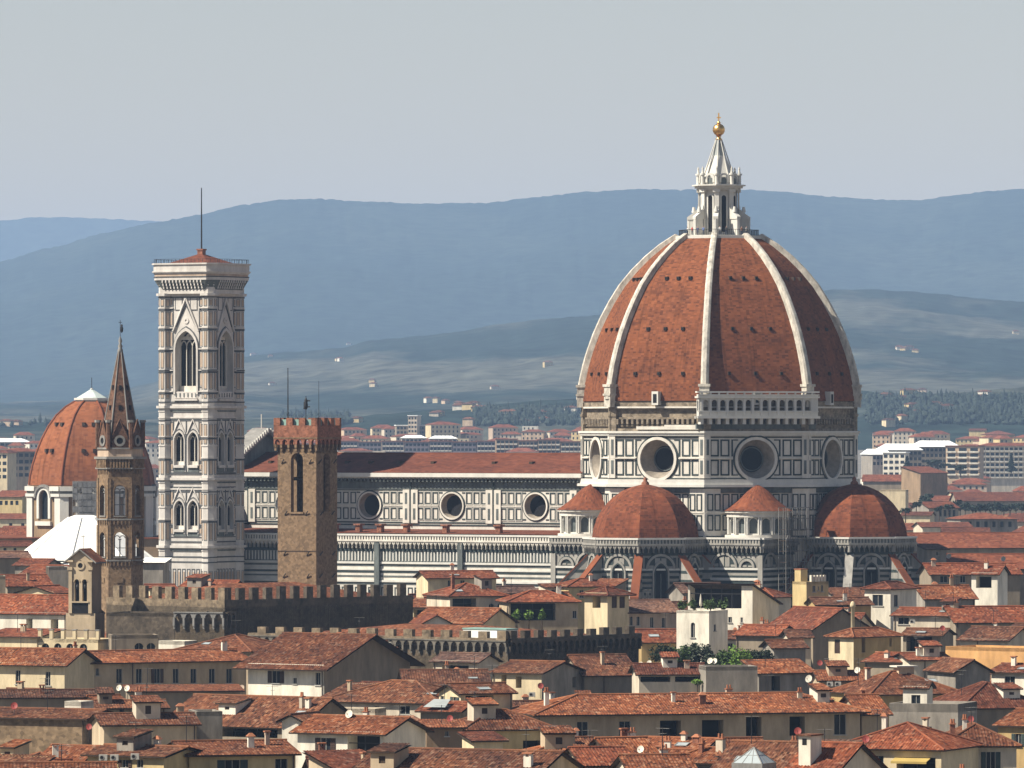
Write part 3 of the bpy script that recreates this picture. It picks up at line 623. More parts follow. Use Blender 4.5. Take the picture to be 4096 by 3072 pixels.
for k in range(n):
    u = LX0 + (k + .5) * 82 / n; fframe(b, F, u - .55, u + .55, 19.9, 22.9, .2, .08, 1)
    if k % 7 == 3: fbox(b, F, u - .3, u + .3, 20.2, 22.4, .1, 4)
for u in (-84, -65, -46): fbox(b, F, u - .55, u + .55, 0, 32, .75, 2)
b.build('aisle_wall', MATW, cath)
# front: screen wall with the sloping coping of its gable
b = MB()
def sl(pts, x0, x1, m):
    A = [(x0, y, z) for y, z in pts]; B = [(x1, y, z) for y, z in pts]; b.poly(A[::-1], m); b.poly(B, m)
    for k in range(len(pts)): q = (k + 1) % len(pts); b.poly([A[k], A[q], B[q], B[k]], m)
sl([(-20.6, 0), (20.6, 0), (20.6, 37), (11, 41), (11, 47.6), (0, 53), (-11, 47.6), (-11, 41), (-20.6, 37)], -106.5, -104, 0)
for s_ in (-1, 1):
    sl([(s_ * 11.6, 47.4), (0, 53.1), (0, 54.2), (s_ * 11.6, 48.5)][::-s_], -107.2, -103.2, 1)
    for k in range(14): y = s_ * (.6 + k * .8); z = 53.9 - (.6 + k * .8) * .49; b.box(-103.3, -102.9, y - .22, y + .22, z - .3, z + .55, 2)
b.tube((-105, 0, 54), (-105, 0, 57), .12, m=2)
b.build('front_gable', [M['greygreen'], M['greystone'], M['marble2']], cath)
# ---------------------------------------------------------------- white bell tower
TD = 1344.0
tw = thing('bell_tower', 'tall square bell tower of white, pink and green marble with a mast on top', 'bell tower', (xat(806, TD), TD, 0), R(-30))
HB, HC = 5.55, 6.35
MT = [M['towermarble'], M['inlay_and_shadow'], MP, M['towermarble'], M['greygreen'], M['dark']]
sides = [Fr((0, -HB, 0), 0), Fr((HB, 0, 0), R(90)), Fr((0, HB, 0), R(180)), Fr((-HB, 0, 0), R(-90))]
BI = [(46.9, 53.4), (34.2, 39.9)]
b = MB()
for si, F in enumerate(sides):
    hl = [] if si > 1 else [(-2.45, 2.45, 61.4, 73.4, 2, 1.5)] + [(c - 1.15, c + 1.15, z0, z1, 2, .8) for z0, z1 in BI for c in (-1.62, 1.62)]
    wall(b, F, -HB, HB, 0, 82, hl, 0)
    if si > 1: continue
    for z0, z1 in BI:                         # two-light storeys
        for c in (-1.62, 1.62):
            archband(b, F, c - 1.15, c + 1.15, z1, 2, .22, .22, 3, 5); archband(b, F, c - 1.42, c + 1.42, z1 + .5, 2, .12, .1, 1, 0)
            for q in (-1, 1):
                p0, p1 = F.P(c + q * 1.4, z1 - .4, .1), F.P(c, z1 + 2.5, .1); b.tube(p0, p1, .16, n=4, m=3); b.tube(F.P(c + q * 1.05, z1 + .3, .06), F.P(c, z1 + 2.0, .06), .1, n=4, m=1)
            fbox(b, F, c - 1.2, c + 1.2, z0 - .55, z0 - .05, .4, 3); fbox(b, F, c - 1.2, c + 1.2, z0 - 1.3, z0 - .6, .08, 4)
        fbox(b, F, -.1, .1, z0 - 1.4, z1 + 2.2, .12, 1)
        for q in (-1, 1):
            for za, zb in ((z0 - 1.1, z0 + .4), (z0 + .8, z1 - 1.4), (z1 - 1, z1 + 2)):
                u = q * 3.35; fframe(b, F, u - .42, u + .42, za, zb, .12, .1, 1); fbox(b, F, u - .17, u + .17, za + .3, zb - .3, .08, 2)
        fframe(b, F, -4.0, 4.0, z0 - 1.6, z1 + 2.7, .14, .14, 1); fframe(b, F, -3.0, 3.0, z0 - 1.4, z1 + 2.5, .1, .1, 4)
    archband(b, F, -2.45, 2.45, 73.4, 2, .4, .3, 3, 9); archband(b, F, -2.9, 2.9, 74.1, 2, .14, .12, 1, 9)
    for q in (-1, 1):
        b.tube(F.P(q * 2.95, 73.3, .2), F.P(0, 79.8, .2), .24, n=4, m=3); b.tube(F.P(q * 2.3, 74.2, .1), F.P(0, 78.6, .1), .12, n=4, m=1)
        for za, zb in ((62.2, 65.2), (65.8, 69.4), (70, 73.5), (74.2, 77.4), (78.2, 80)):
            u = q * 3.5; fframe(b, F, u - .5, u + .5, za, zb, .14, .1, 1); fbox(b, F, u - .2, u + .2, za + .4, zb - .4, .08, 2)
        fbox(b, F, *sorted((q * .9, q * 2.6)), 77.6, 79.8, .05, 3); fframe(b, F, *sorted((q * .9, q * 2.6)), 77.4, 80, .14, .09, 1)
    for z in (61.3, 65.5, 69.7, 73.9, 77.8):
        for q in (-1, 1): fbox(b, F, *sorted((q * 3.0, q * HB)), z, z + .22, .3, 3); fbox(b, F, *sorted((q * 3.0, q * HB)), z - .42, z - .05, .06, 1)  # dark strip under each ledge: its cast shadow painted on the wall
    for z0, z1 in BI:
        for z in (z0 + .6, z1 - 1.2):
            for q in (-1, 1): fbox(b, F, *sorted((q * 3.0, q * HB)), z, z + .16, .16, 1)
    ring(b, F, 0, 75.4, .25, .6, .15, 3); fbox(b, F, -2.7, 2.7, 60.1, 61.3, .12, 3); fbox(b, F, -2.8, 2.8, 59.6, 59.95, .5, 3)
    for k in range(6): fbox(b, F, -2.3 + k * .92 - .12, -2.3 + k * .92 + .12, 60.3, 61.1, .2, 4)
    for k in range(8): u = -3.9 + k * 1.11; fframe(b, F, u - .4, u + .4, 22.2, 26.4, .14, .08, 1); fbox(b, F, u - .16, u + .16, 22.8, 25.8, .06, 2)
    for z in (28.6, 27.6): fbox(b, F, -HB, HB, z, z + .28, .08, 1)
for F in sides:
    for z, d_, t, m_ in ((58.1, .55, .5, 3), (57.4, .2, .3, 4), (59.2, .2, .25, 1), (56.1, .2, .3, 3), (55.6, .1, .25, 1), (43.9, .55, .5, 3), (43.3, .2, .3, 4), (45, .15, .25, 1), (42.0, .2, .3, 3), (41.5, .1, .25, 1), (30.5, .55, .5, 3), (29.9, .2, .3, 4), (31.6, .15, .25, 1), (80.3, .3, .4, 3), (79.9, .1, .25, 1)):
        fbox(b, F, -HB - .2, HB + .2, z, z + t, d_, m_)
b.build('tower_wall', MT, tw)
for si in (0, 1):
    F = sides[si]; bb = MB(); pane(bb, F, (-2.45, 2.45, 61.4, 73.4, 2), -1.45, 0)
    for u in (-.68, .68): bb.tube(F.P(u, 61.4, -1.2), F.P(u, 70.6, -1.2), .1, n=6, m=1)
    fbox(bb, F, -2.4, 2.4, 61.4, 62.5, -1.1, 1, -1.4); fbox(bb, F, -2.45, -2.05, 61.4, 71.5, -1.1, 1, -1.4); fbox(bb, F, 2.05, 2.45, 61.4, 71.5, -1.1, 1, -1.4)
    for u in (-1.36, 0, 1.36): archband(bb, F, u - .58, u + .58, 71.3, 2, .12, -1.1, 1, 0, d0=-1.4)
    fbox(bb, F, -1.9, 1.9, 71.6, 72.3, -1.15, 1, -1.4); ring(bb, F, 0, 72.2, .3, .7, -1.05, 1, d0=-1.4); bb.build('three_light_window', [M['dark'], M['marble']], tw)
    for z0, z1 in BI:
        for c in (-1.62, 1.62):
            bb = MB(); pane(bb, F, (c - 1.15, c + 1.15, z0, z1, 2), -.75, 0); bb.tube(F.P(c, z0, -.6), F.P(c, z1 - 1.5, -.6), .11, n=6, m=1)
            for u in (-.5, .5): archband(bb, F, c + u - .42, c + u + .42, z1 - .9, 2, .12, -.5, 1, 0, d0=-.7)
            fbox(bb, F, c - 1.1, c + 1.1, z0, z0 + .7, -.5, 1, -.7); pass
            bb.build('two_light_window', [M['dark'], M['marble']], tw)
def oct_at(cx, cy, r): return [(cx + x, cy + y) for x, y in ngon(8, r, PH)]
for cx, cy in ((-1, -1), (1, -1), (1, 1), (-1, 1)):
    cx *= 5.05; cy *= 5.05; b = MB(); b.prism(oct_at(cx, cy, 1.5), 0, 82, 0)
    for z in (28.6, 27.6, 30.5, 29.9, 41.5, 42.0, 43.3, 43.9, 48.2, 50.6, 52.4, 36, 38.4, 55.6, 56.1, 57.4, 58.1, 59.2, 61.3, 65.5, 69.7, 73.9, 77.8, 79.9, 80.3):
        big = z in (30.5, 43.9, 58.1, 80.3); lines = z in (28.6, 27.6, 41.5, 55.6, 59.2, 79.9, 65.5)
        b.prism(oct_at(cx, cy, 1.5 + (.5 if big else .14)), z, z + (.5 if big else .22), 3 if big else (1 if lines else 0))
        if z in (69.7, 73.9, 77.8, 61.3, 65.5, 48.2, 52.4, 36): b.prism(oct_at(cx, cy, 1.6), z - .45, z - .1, 1)  # dark ring below the ledge carries its painted shadow
    for i in range(8):
        a = R(45 * i); F = Fr((cx + math.sin(a) * 1.386, cy - math.cos(a) * 1.386, 0), a)
        for za, zb in ((22, 26), (32, 35.6), (38.8, 41.2), (45, 48), (51, 55), (60, 61), (61.8, 65.2), (66, 69.2), (70.2, 73.4), (74.4, 77.2), (78.2, 79.7)): fbox(b, F, -.25, .25, za + .2, zb - .2, .05, 2); fframe(b, F, -.36, .36, za, zb, .08, .06, 4)
    b.build('corner_buttress', MT, tw)
b = MB()
def sq(h, c=1.6): return [(-h + c, -h), (h - c, -h), (h, -h + c), (h, h - c), (h - c, h), (-h + c, h), (-h, h - c), (-h, -h + c)]
b.prism(sq(6.5), 80.7, 81.5, 0)
for (h0, z0), (h1, z1), m_ in (((6.5, 81.5), (7.35, 83.4), 4), ((7.4, 83.4), (7.4, 84.0), 0), ((7.35, 84.0), (7.35, 84.6), 2), ((7.45, 84.6), (7.6, 85.1), 0), ((7.5, 85.1), (7.5, 86.6), 3)):
    p, q = sq(h0), sq(h1)
    for k in range(8): j = (k + 1) % 8; b.poly([(*p[k], z0), (*p[j], z0), (*q[j], z1), (*q[k], z1)], m_)
b.prism(sq(7.75), 86.45, 86.75, 3); b.prism(sq(7.7), 84.95, 85.2, 3); b.prism(sq(7.5), 83.95, 84.15, 1)
for F, L in edges(sq(6.5)):
    n = max(2, int(L / .78))
    for k in range(n):
        u = -L / 2 + (k + .5) * L / n
        for zz, dd in ((81.7, .35), (82.3, .62), (82.9, .9)): fbox(b, F, u - .13, u + .13, zz, 83.45, dd, 3)
        fbox(b, F, u + .17, u + .55, 82.4, 83.2, .5, 5)
b.build('corbelled_parapet', MT, tw)
b = MB(); H_ = 6.9
for k in range(4):
    p = [(-5.9, -5.9), (5.9, -5.9), (5.9, 5.9), (-5.9, 5.9)]; q = [(-.6, -.6), (.6, -.6), (.6, .6), (-.6, .6)]; j = (k + 1) % 4
    b.poly([(*p[k], 86.3), (*p[j], 86.3), (*q[j], 88.6), (*q[k], 88.6)], 0, [(0, 0), (13.8, 0), (7.5, 7.2), (6.3, 7.2)])
b.box(-.6, .6, -.6, .6, 88.3, 89.5, 1); b.box(-.75, .75, -.75, .75, 89.4, 89.7, 1)
tr = b.build('roof', [M['nave'], M['brick']], tw)
b = MB(); b.tube((0, 0, 89.5), (0, 0, 101.8), .17, .1, 6); b.build('mast', M['iron'], tr)
b = MB()
for F, L in edges(sq(7.4)):
    fbox(b, F, -L / 2, L / 2, 87.5, 87.56, .03, 0, -.03)
    for k in range(int(L / .9) + 1): u = -L / 2 + k * .9; fbox(b, F, u - .025, u + .025, 86.7, 87.5, .03, 0, -.03)
b.build('railing', M['iron'], tw)
# ---------------------------------------------------------------- brown stone tower with battlements
BD = 1131.0
bt = thing('stone_tower', 'slim brown stone tower with red battlements and a tall arched belfry opening', 'tower', (xat(1230, BD), BD, 0), R(-27))
h = 3.65; b = MB(); fs = [Fr((0, -h, 0), 0), Fr((h, 0, 0), R(90)), Fr((0, h, 0), R(180)), Fr((-h, 0, 0), R(-90))]
for F in fs:
    wall(b, F, -h, h, 0, 51.2, [(-1.15, 1.15, 40.2, 50.0, 1, 1.0)], 0); fbox(b, F, -1.3, 1.3, 39.9, 40.2, .2, 0)
b.poly([(-h, -h, 40), (h, -h, 40), (h, h, 40), (-h, h, 40)], 0); b.box(-h + 1, h - 1, -.25, .25, 45.4, 46, 1); b.box(-.5, .5, -.5, .5, 41, 44, 2)
fbox(b, fs[0], -h, h, 33.6, 33.75, .05, 1)
b.build('tower_wall', [M['sandstone'], M['wood'], M['iron']], bt)
b = MB(); H = 4.15
for F in fs:
    F2 = Fr(F.o + F.N * (H - h), math.atan2(F.U.y, F.U.x)); wall(b, F2, -H, H, 52.4, 54.6, (), 0)
    n = 6; w = 2 * H / n
    hl = [(-H + (k + .5) * w - .45, -H + (k + .5) * w + .45, 50.6, 52.4, 1, .5) for k in range(n)]
    wall(b, F2, -H, H, 51.4, 52.42, [(x[0], x[1], 51.4, 52.25, 1, .5) for x in hl], 0)
    for k in range(n + 1): u = min(max(-H + k * w, -H + .2), H - .2); fbox(b, F2, u - .2, u + .2, 50.9, 51.45, .0, 1, -.5); fbox(b, F2, u - .16, u + .16, 50.4, 50.95, -.15, 1, -.5)
    fbox(b, F2, -H, H, 52.4, 52.6, .08, 1)
b.poly([(-H, -H, 53.2), (H, -H, 53.2), (H, H, 53.2), (-H, H, 53.2)], 0); b.box(-h, h, -h, h, 50, 51.4, 1)
tp = b.build('corbelled_parapet', [M['brick'], M['sandstone']], bt)
for si, F in enumerate(fs):
    F2 = Fr(F.o + F.N * (H - h), math.atan2(F.U.y, F.U.x)); n = 4; w = 2 * H / (2 * n - 1)
    for k in range(n):
        u0 = -H + 2 * k * w
        if k == n - 1 : continue
        b = MB(); fbox(b, F2, u0, u0 + w, 54.5, 55.85, 0, 0, -.55); b.poly([F2.P(u0, 54.5, -.55), F2.P(u0, 55.85, -.55), F2.P(u0 + w, 55.85, -.55), F2.P(u0 + w, 54.5, -.55)], 0); b.build('merlon', M['brick'], tp)
        b = MB(); fbox(b, F2, u0 + w, u0 + 2 * w, 54.4, 55.6, -.5, 0, -.56); b.build('copper_sheet', M['copper'], tp)
b = MB(); b.box(H - w, H, -H, -H + .55, 54.5, 55.85); b.build('merlon', M['brick'], tp)
for F in fs[:2]:
    for u, z in ((-2.6, 48.6), (2.6, 48.6), (-2.0, 40), (1.9, 40), (-2.2, 33.3), (2.2, 33.3), (-2.3, 29.6), (2.2, 29.6)):
        b = MB(); b.tube(F.P(u - .3, z - .35, .05), F.P(u + .3, z + .35, .3), .09, n=5); b.build('iron_bracket', M['iron'], bt)
b = MB(); b.tube((-2.9, -1.5, 53), (-2.9, -1.5, 64.2), .12, .07, 6); b.build('lightning_mast', M['iron'], bt)
b = MB(); b.tube((1.6, 1, 53), (1.6, 1, 62), .05, .04, 5); b.build('antenna', M['iron'], bt)
b = MB(); b.tube((-.3, 0, 53), (-.3, 0, 59.5), .06, n=5)   # weather vane: a rearing beast with a banner
b.lathe([(.05, 57.2), (.3, 57.5), (.36, 58), (.25, 58.4), (.3, 58.7), (.16, 59.1), (.05, 59.3)], 8, 0, (-.3, 0)); b.box(-.1, .45, -.06, .06, 57.6, 57.8); b.box(-.75, -.4, -.06, .06, 57.3, 57.5); b.box(-.7, -.55, -.06, .06, 57.4, 58.5); b.box(.0, .5, -.06, .06, 58.6, 58.8); b.build('weather_vane', M['iron'], bt)
# ---------------------------------------------------------------- battlemented palaces
def palace(label, cpx, D, ang, lit_px, dark_px, ytop, drop, corb, period, m_l, m_d, gap=.5, lowz=0, name='fortified_palace', rise=.2, thick=.8, corbm='dimstone'):
    """cpx: pixel of the nearest corner; the lit face runs to lit_px, the shaded one to dark_px"""
    t = thing(name, label, 'palace', (xat(cpx, D), D, 0), R(ang)); ca, sa = math.cos(R(ang)), math.sin(R(ang))
    X0 = xat(cpx, D)
    a = (lit_px - 2048) * K; wl = (a * D - X0) / (-(ca) + a * sa) if False else abs((X0 - a * D) / (ca - a * sa)); a = (dark_px - 2048) * K
    wd = abs((a * D - X0) / (a * ca + sa)) ; wd = abs((X0 - a * D) / (-sa * -1 + 0 - a * ca)) if False else (a * D - X0) / (-sa - a * ca)
    zt = zat(ytop, D); zg = zt - drop; b = MB()
    FL = Fr((-wl / 2, 0, 0), 0); FD = Fr((0, wd / 2, 0), R(90)); b.box(-wl, 0, 0, wd, 0, zg - 1.2, 2)
    for F, w, mm in ((FL, wl, 0), (FD, wd, 1)):
        wall(b, F, -w / 2, w / 2, 0, zg, (), mm); o = thick
        b.poly([F.P(-w / 2, zg), F.P(w / 2, zg), F.P(w / 2, zg, -o), F.P(-w / 2, zg, -o)], mm); b.poly([F.P(-w / 2, zg - 1.2, -o), F.P(-w / 2, zg, -o), F.P(w / 2, zg, -o), F.P(w / 2, zg - 1.2, -o)], mm)
        if corb:
            za, zb = zt - corb[0], zt - corb[1]; n = int(w / 1.45); q = w / n; F2 = Fr(F.o + F.N * .55, math.atan2(F.U.y, F.U.x))
            wall(b, F2, -w / 2, w / 2, zb + .75, zg, (), mm); b.poly([F2.P(-w / 2, zg), F2.P(w / 2, zg), F.P(w / 2, zg), F.P(-w / 2, zg)], mm)
            wall(b, F2, -w / 2, w / 2, zb, zb + .76, [(-w / 2 + (k + .5) * q - .52, -w / 2 + (k + .5) * q + .52, zb, zb + .62, 1, .5) for k in range(n)], 3 if mm == 0 else 1)
            for k in range(n + 1): u = -w / 2 + k * q; fbox(b, F2, u - .16, u + .16, za + .45, zb + .05, 0, 3 if mm == 0 else 1, -.55); fbox(b, F2, u - .14, u + .14, za, za + .5, -.2, 3 if mm == 0 else 1, -.55)
            fbox(b, F2, -w / 2, w / 2, zb + .76, zb + .95, .12, 3 if mm == 0 else 1)
    b.build('palace_wall', [m_l, m_d, M['rough'], M[corbm]], t)  # shaded face takes the darker m_d, so its shade is painted in
    for F, w, mm, s_ in ((FL, wl, m_l, 1), (FD, wd, m_d, 0)):
        n = max(2, round(w / period)); q = w / n; d0 = .55 if corb else 0
        for k in range(n):
            u0 = -w / 2 + k * q + (q * gap if s_ else 0); b = MB(); j = random.uniform(-.1, .1)
            fbox(b, F, u0 + .05, u0 + q * (1 - gap) - (0 if s_ else .05), zg - .02, zt + j, d0, 0, d0 - thick); b.poly([F.P(u0 + .05, zg, d0 - thick), F.P(u0 + .05, zt + j, d0 - thick), F.P(u0 + q * (1 - gap), zt + j, d0 - thick), F.P(u0 + q * (1 - gap), zg, d0 - thick)], 0)
            b.build('merlon', mm, t)
    b = MB(); e = 1.4; zr = zt + rise; x0, x1, y0, y1 = -wl + e, -e, e, wd - e; ze = zg - .6; m_ = min(wl, wd) / 2 - e
    A = [(x0, y0), (x1, y0), (x1, y1), (x0, y1)]
    Rg = [((x0 + m_, (y0 + y1) / 2), (x1 - m_, (y0 + y1) / 2))] if wl > wd else [(((x0 + x1) / 2, y0 + m_), ((x0 + x1) / 2, y1 - m_))]
    (p, q), = Rg
    if wl > wd: quads = [([A[0], A[1]], [q, p]), ([A[1], A[2]], [q]), ([A[2], A[3]], [p, q]), ([A[3], A[0]], [p])]
    else: quads = [([A[0], A[1]], [p]), ([A[1], A[2]], [q, p]), ([A[2], A[3]], [q]), ([A[3], A[0]], [p, q])]
    for lo, hi in quads:
        L = math.dist(*lo); pts = [(*lo[0], ze), (*lo[1], ze)] + [(*z, zr) for z in hi]
        b.poly(pts, 0, [(0, 0), (L, 0), (L - m_, m_), (m_, m_)][:len(pts)] if len(pts) == 4 else [(0, 0), (L, 0), (L / 2, m_)])
    b.build('roof', M['tileA'], t); return t, wl, wd, zt
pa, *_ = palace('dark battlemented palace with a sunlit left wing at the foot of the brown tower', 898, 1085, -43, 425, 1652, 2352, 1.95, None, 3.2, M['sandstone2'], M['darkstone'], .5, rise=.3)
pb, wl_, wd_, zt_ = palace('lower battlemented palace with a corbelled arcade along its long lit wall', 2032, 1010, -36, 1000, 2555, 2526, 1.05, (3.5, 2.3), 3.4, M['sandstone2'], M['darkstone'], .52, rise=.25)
b = MB(); b.box(-9.5, -1.5, 1.6, 4.5, zt_ - 1.2, zt_ + .15); b.build('terrace_canopy', M['zinc'], pb)
b = MB(); b.box(-9.6, -1.4, 1.5, 4.6, zt_ + .15, zt_ + .35); b.build('canopy_roof', M['copper'], pb)
# left battlemented wing with the corbelled loggia, seen in front of the spire
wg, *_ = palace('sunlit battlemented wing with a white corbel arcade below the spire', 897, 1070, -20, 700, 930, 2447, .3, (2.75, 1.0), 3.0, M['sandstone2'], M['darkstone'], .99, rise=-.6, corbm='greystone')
# ---------------------------------------------------------------- hexagonal bell tower with a brick spire
ED = 1150.0; se = K * ED
et = thing('spire_tower', 'slender six sided brown bell tower with a pointed brick spire', 'bell tower', (xat(481, ED), ED, 0), R(2))
def hexa(r): return ngon(6, r, R(-120))
RH = 3.85; za = lambda y: zat(y, ED)
b = MB(); ap = RH * math.cos(R(30)); E1 = [(za(2062), za(1940)), (za(2226), za(2128))]
for F, L in edges(hexa(RH)):
    hl = [(-.95, .95, z0, z1, 1, .7) for z0, z1 in E1]
    wall(b, F, -L / 2, L / 2, 0, za(1885), hl, 0)
    for z0, z1 in E1:
        archband(b, F, -.95, .95, z1, 1, .2, .12, 0, z1 - z0 - 1); fbox(b, F, -1.05, 1.05, z0 - .2, z0, .15, 1)
        for s_ in (-1, 1): u0, u1 = sorted((s_ * (L / 2 - .45), s_ * (L / 2 + .12))); fbox(b, F, u0, u1, z0 - .4, z1 + 1.2, .14, 0)
        n = 6
        for k in range(n): u = -L / 2 + (k + .5) * L / n; fbox(b, F, u - .12, u + .12, z0 - 1.5, z0 - .7, .18, 0)
        fbox(b, F, -L / 2, L / 2, z0 - .75, z0 - .5, .22, 1)
    fbox(b, F, -.6, .6, za(2330), za(2310), .1, 0)
b.build('tower_wall', [M['sandstone'], M['greystone']], et)
for F, L in list(edges(hexa(RH))):
    if F.N.y > .3: continue
    for z0, z1 in E1:
        b = MB(); b.tube(F.P(0, z0, -.4), F.P(0, z1 - 1.2, -.4), .11, n=8, m=1); fbox(b, F, -.25, .25, z1 - 1.3, z1 - 1.1, -.2, 1, -.6)
        for u in (-.45, .45): archband(b, F, u - .36, u + .36, z1 - .65, 1, .14, -.3, 1, 0, d0=-.5)
        fbox(b, F, -.95, .95, z0 + (z1 - z0) * .35, z0 + (z1 - z0) * .35 + .1, -.35, 2, -.45); b.build('two_light_window', [M['dark'], M['greystone'], M['iron']], et)
b = MB(); b.prism(hexa(RH - .3), za(1890), za(1830), 0)
for F, L in edges(hexa(RH - .3)):
    n = 7
    for k in range(n):
        u = -L / 2 + (k + .5) * L / n; fbox(b, F, u - .16, u + .16, za(1872), za(1836), .65, 0)
        fbox(b, F, u - .12, u + .12, za(1895), za(1876), .4, 0)
    fbox(b, F, -L / 2 - .3, L / 2 + .3, za(1876), za(1870), .6, 1)
b.prism(hexa(RH + .6), za(1836), za(1826), 1); b.prism(hexa(RH), za(1826), za(1797), 2); b.prism(hexa(RH + .25), za(1797), za(1790), 1)
b.build('corbelled_gallery', [M['sandstone'], M['greystone'], M['pink']], et)
b = MB(); zs, ztp = za(1795), za(1400)
b.prism(hexa(RH - .35), zs, ztp, 0, None, .09); R6 = RH - .35
for k in range(6): a = R(-120 + 60 * k); b.tube((R6 * math.cos(a), R6 * math.sin(a), zs), (R6 * .09 * math.cos(a), R6 * .09 * math.sin(a), ztp), .17, .1, 5, 1)
for F, L in edges(hexa(R6)): 
    for zq, s_ in ((za(1640), .5), (za(1560), .35)):
        t_ = (zq - zs) / (ztp - zs); dd = -R6 * math.cos(R(30)) * .91 * t_; fbox(b, F, -s_ * .5, s_ * .5, zq, zq + .8, dd + .12, 2, dd - .4)
b.lathe([(.34, ztp - .4), (.5, ztp), (.28, ztp + .3), (.42, ztp + .6), (.2, ztp + 1.1), (.34, ztp + 1.5), (.1, ztp + 2.3)], 8, 1)
sp = b.build('spire', [M['spirebrick'], M['greystone'], M['dark']], et)
b = MB(); b.tube((0, 0, ztp + 2.2), (0, 0, za(1280)), .05, n=5); z = za(1320); b.lathe([(.05, z - .5), (.22, z - .2), (.26, z + .3), (.14, z + .6), (.18, z + .8), (.03, z + 1)], 8, 0, (.25, 0)); b.box(-.3, .3, -.03, .03, za(1290), za(1288)); b.build('weather_vane', M['iron'], sp)
for F, L in edges(hexa(RH - .1)):
    if F.N.y > .4: continue
    b = MB(); zb_, zt2 = za(1795), za(1682); hw = 1.35
    P = F.P; tri = [(-hw, zb_), (hw, zb_), (hw, zb_ + 2.1), (0, zt2), (-hw, zb_ + 2.1)]
    b.poly([P(u, z, .1) for u, z in tri], 0); b.poly([P(u, z, -1.5) for u, z in tri][::-1], 0)
    for k in range(5): p, q = tri[k], tri[(k + 1) % 5]; b.poly([P(*p, -1.5), P(*q, -1.5), P(*q, .1), P(*p, .1)], 0)
    ring(b, F, 0, zb_ + 1.35, .55, .95, .25, 1); pane(b, F, (-.55, .55, zb_ + .8, zb_ + 1.9, 3), .13, 2)
    for q in (-1, 1): b.tube(P(q * hw, zb_ + 2, .15), P(0, zt2 + .2, .15), .14, n=5, m=0)
    b.build('gable', [M['spirebrick'], M['greystone'], M['dark']], et)
for k in range(6):
    a = R(-120 + 60 * k); r = RH - .05; b = MB(); c = (r * math.cos(a), r * math.sin(a))
    b.prism([(c[0] + x, c[1] + y) for x, y in ngon(6, .42, a)], za(1795), za(1690), 0); b.prism([(c[0] + x, c[1] + y) for x, y in ngon(6, .55, a)], za(1690), za(1680), 1); b.build('pinnacle', [M['spirebrick'], M['greystone']], et)
# ---------------------------------------------------------------- small bell gable
GD = 1092.0; bgb = thing('bell_gable', 'narrow plastered bell gable with twin arched openings and a tiled roof', 'bell gable', (xat(322, GD), GD, 0), R(-16))
zg_ = lambda y: zat(y, GD); hw = 1.95; b = MB(); F = Fr((0, 0, 0), 0); dp = 4.6
sx_ = lambda px: (px - 322) * K * GD / math.cos(R(16))
wall(b, F, -hw - .55, hw + .55, 0, zg_(2453), (), 0); fbox(b, F, -hw - .55, hw + .55, zg_(2520), zg_(2470), .05, 0)
holes = [(-1.02, -.22, zg_(2407), zg_(2317), 1, .8), (.3, 1.1, zg_(2407), zg_(2317), 1, .8)]
wall(b, F, -hw, hw, zg_(2453), zg_(2242), holes + [(-.42, .42, zg_(2288), zg_(2240) - .05, 3, .5)] if False else holes, 0)
for s_ in (-1, 1):
    fbox(b, F, *sorted((s_ * (hw - .55), s_ * (hw + .02))), zg_(2453), zg_(2280), .22, 0); fbox(b, F, *sorted((s_ * (hw - .65), s_ * (hw + .2))), zg_(2280), zg_(2268), .35, 0); fbox(b, F, *sorted((s_ * (hw - .8), s_ * (hw + .3))), zg_(2248), zg_(2240), .45, 0)
    b.poly([(s_ * (hw + .55), 0, 0), (s_ * (hw + .55), dp, 0), (s_ * (hw + .55), dp, zg_(2453)), (s_ * (hw + .55), 0, zg_(2453))][::s_], 1); b.poly([(s_ * hw, 0, zg_(2453)), (s_ * hw, dp, zg_(2453)), (s_ * hw, dp, zg_(2242)), (s_ * hw, 0, zg_(2242))][::s_], 1)
b.poly([F.P(-hw - .3, zg_(2242)), F.P(hw + .3, zg_(2242)), F.P(0, zg_(2200))], 0); b.poly([(-hw, dp, 0), (-hw, dp, zg_(2242)), (0, dp, zg_(2200)), (hw, dp, zg_(2242)), (hw, dp, 0)], 1)
ring(b, F, 0, zg_(2262), .42, .72, .14, 0); pane(b, F, (-.42, .42, zg_(2283), zg_(2241), 3), .02, 2)
for h_ in holes: archband(b, F, h_[0], h_[1], h_[3], 1, .16, .1, 0, 0)
fbox(b, F, -1.35, 1.4, zg_(2453), zg_(2410), .12, 2); fbox(b, F, -1.45, 1.5, zg_(2411), zg_(2405), .35, 0)
b.build('gable_wall', [M['beige'], M['brown'], M['dark']], bgb)
for h_ in holes: b = MB(); pane(b, F, h_, -.75, 0); b.lathe([(.05, h_[3] - 1.6), (.33, h_[3] - 1.5), (.24, h_[3] - 1.0), (.1, h_[3] - .8)], 10, 1, ((h_[0] + h_[1]) / 2, .3)); b.build('bell_opening', [M['dark'], M['iron']], bgb)
b = MB()
for s_ in (-1, 1):
    e = [(s_ * (hw + .85), -.5, zg_(2248)), (s_ * (hw + .85), dp + .3, zg_(2248)), (0, dp + .3, zg_(2194)), (0, -.5, zg_(2194))]; b.poly(e[::s_], 0, [(0, 0), (5.4, 0), (5.4, 3), (0, 3)][::s_]); b.poly([(x, y, z - .25) for x, y, z in e][::-s_], 1)
    b.poly([(e[0][0], -.5, e[0][2] - .25), (0, -.5, e[3][2] - .25), (0, -.5, e[3][2]), e[0]][::s_], 1)
rf = b.build('roof', [M['tileA'], M['greystone']], bgb)
b = MB(); b.tube((.1, 1, zg_(2194)), (.1, 1, zg_(2140)), .05, n=5); b.box(-.3, .5, .97, 1.03, zg_(2148), zg_(2146)); b.build('cross', M['iron'], rf)
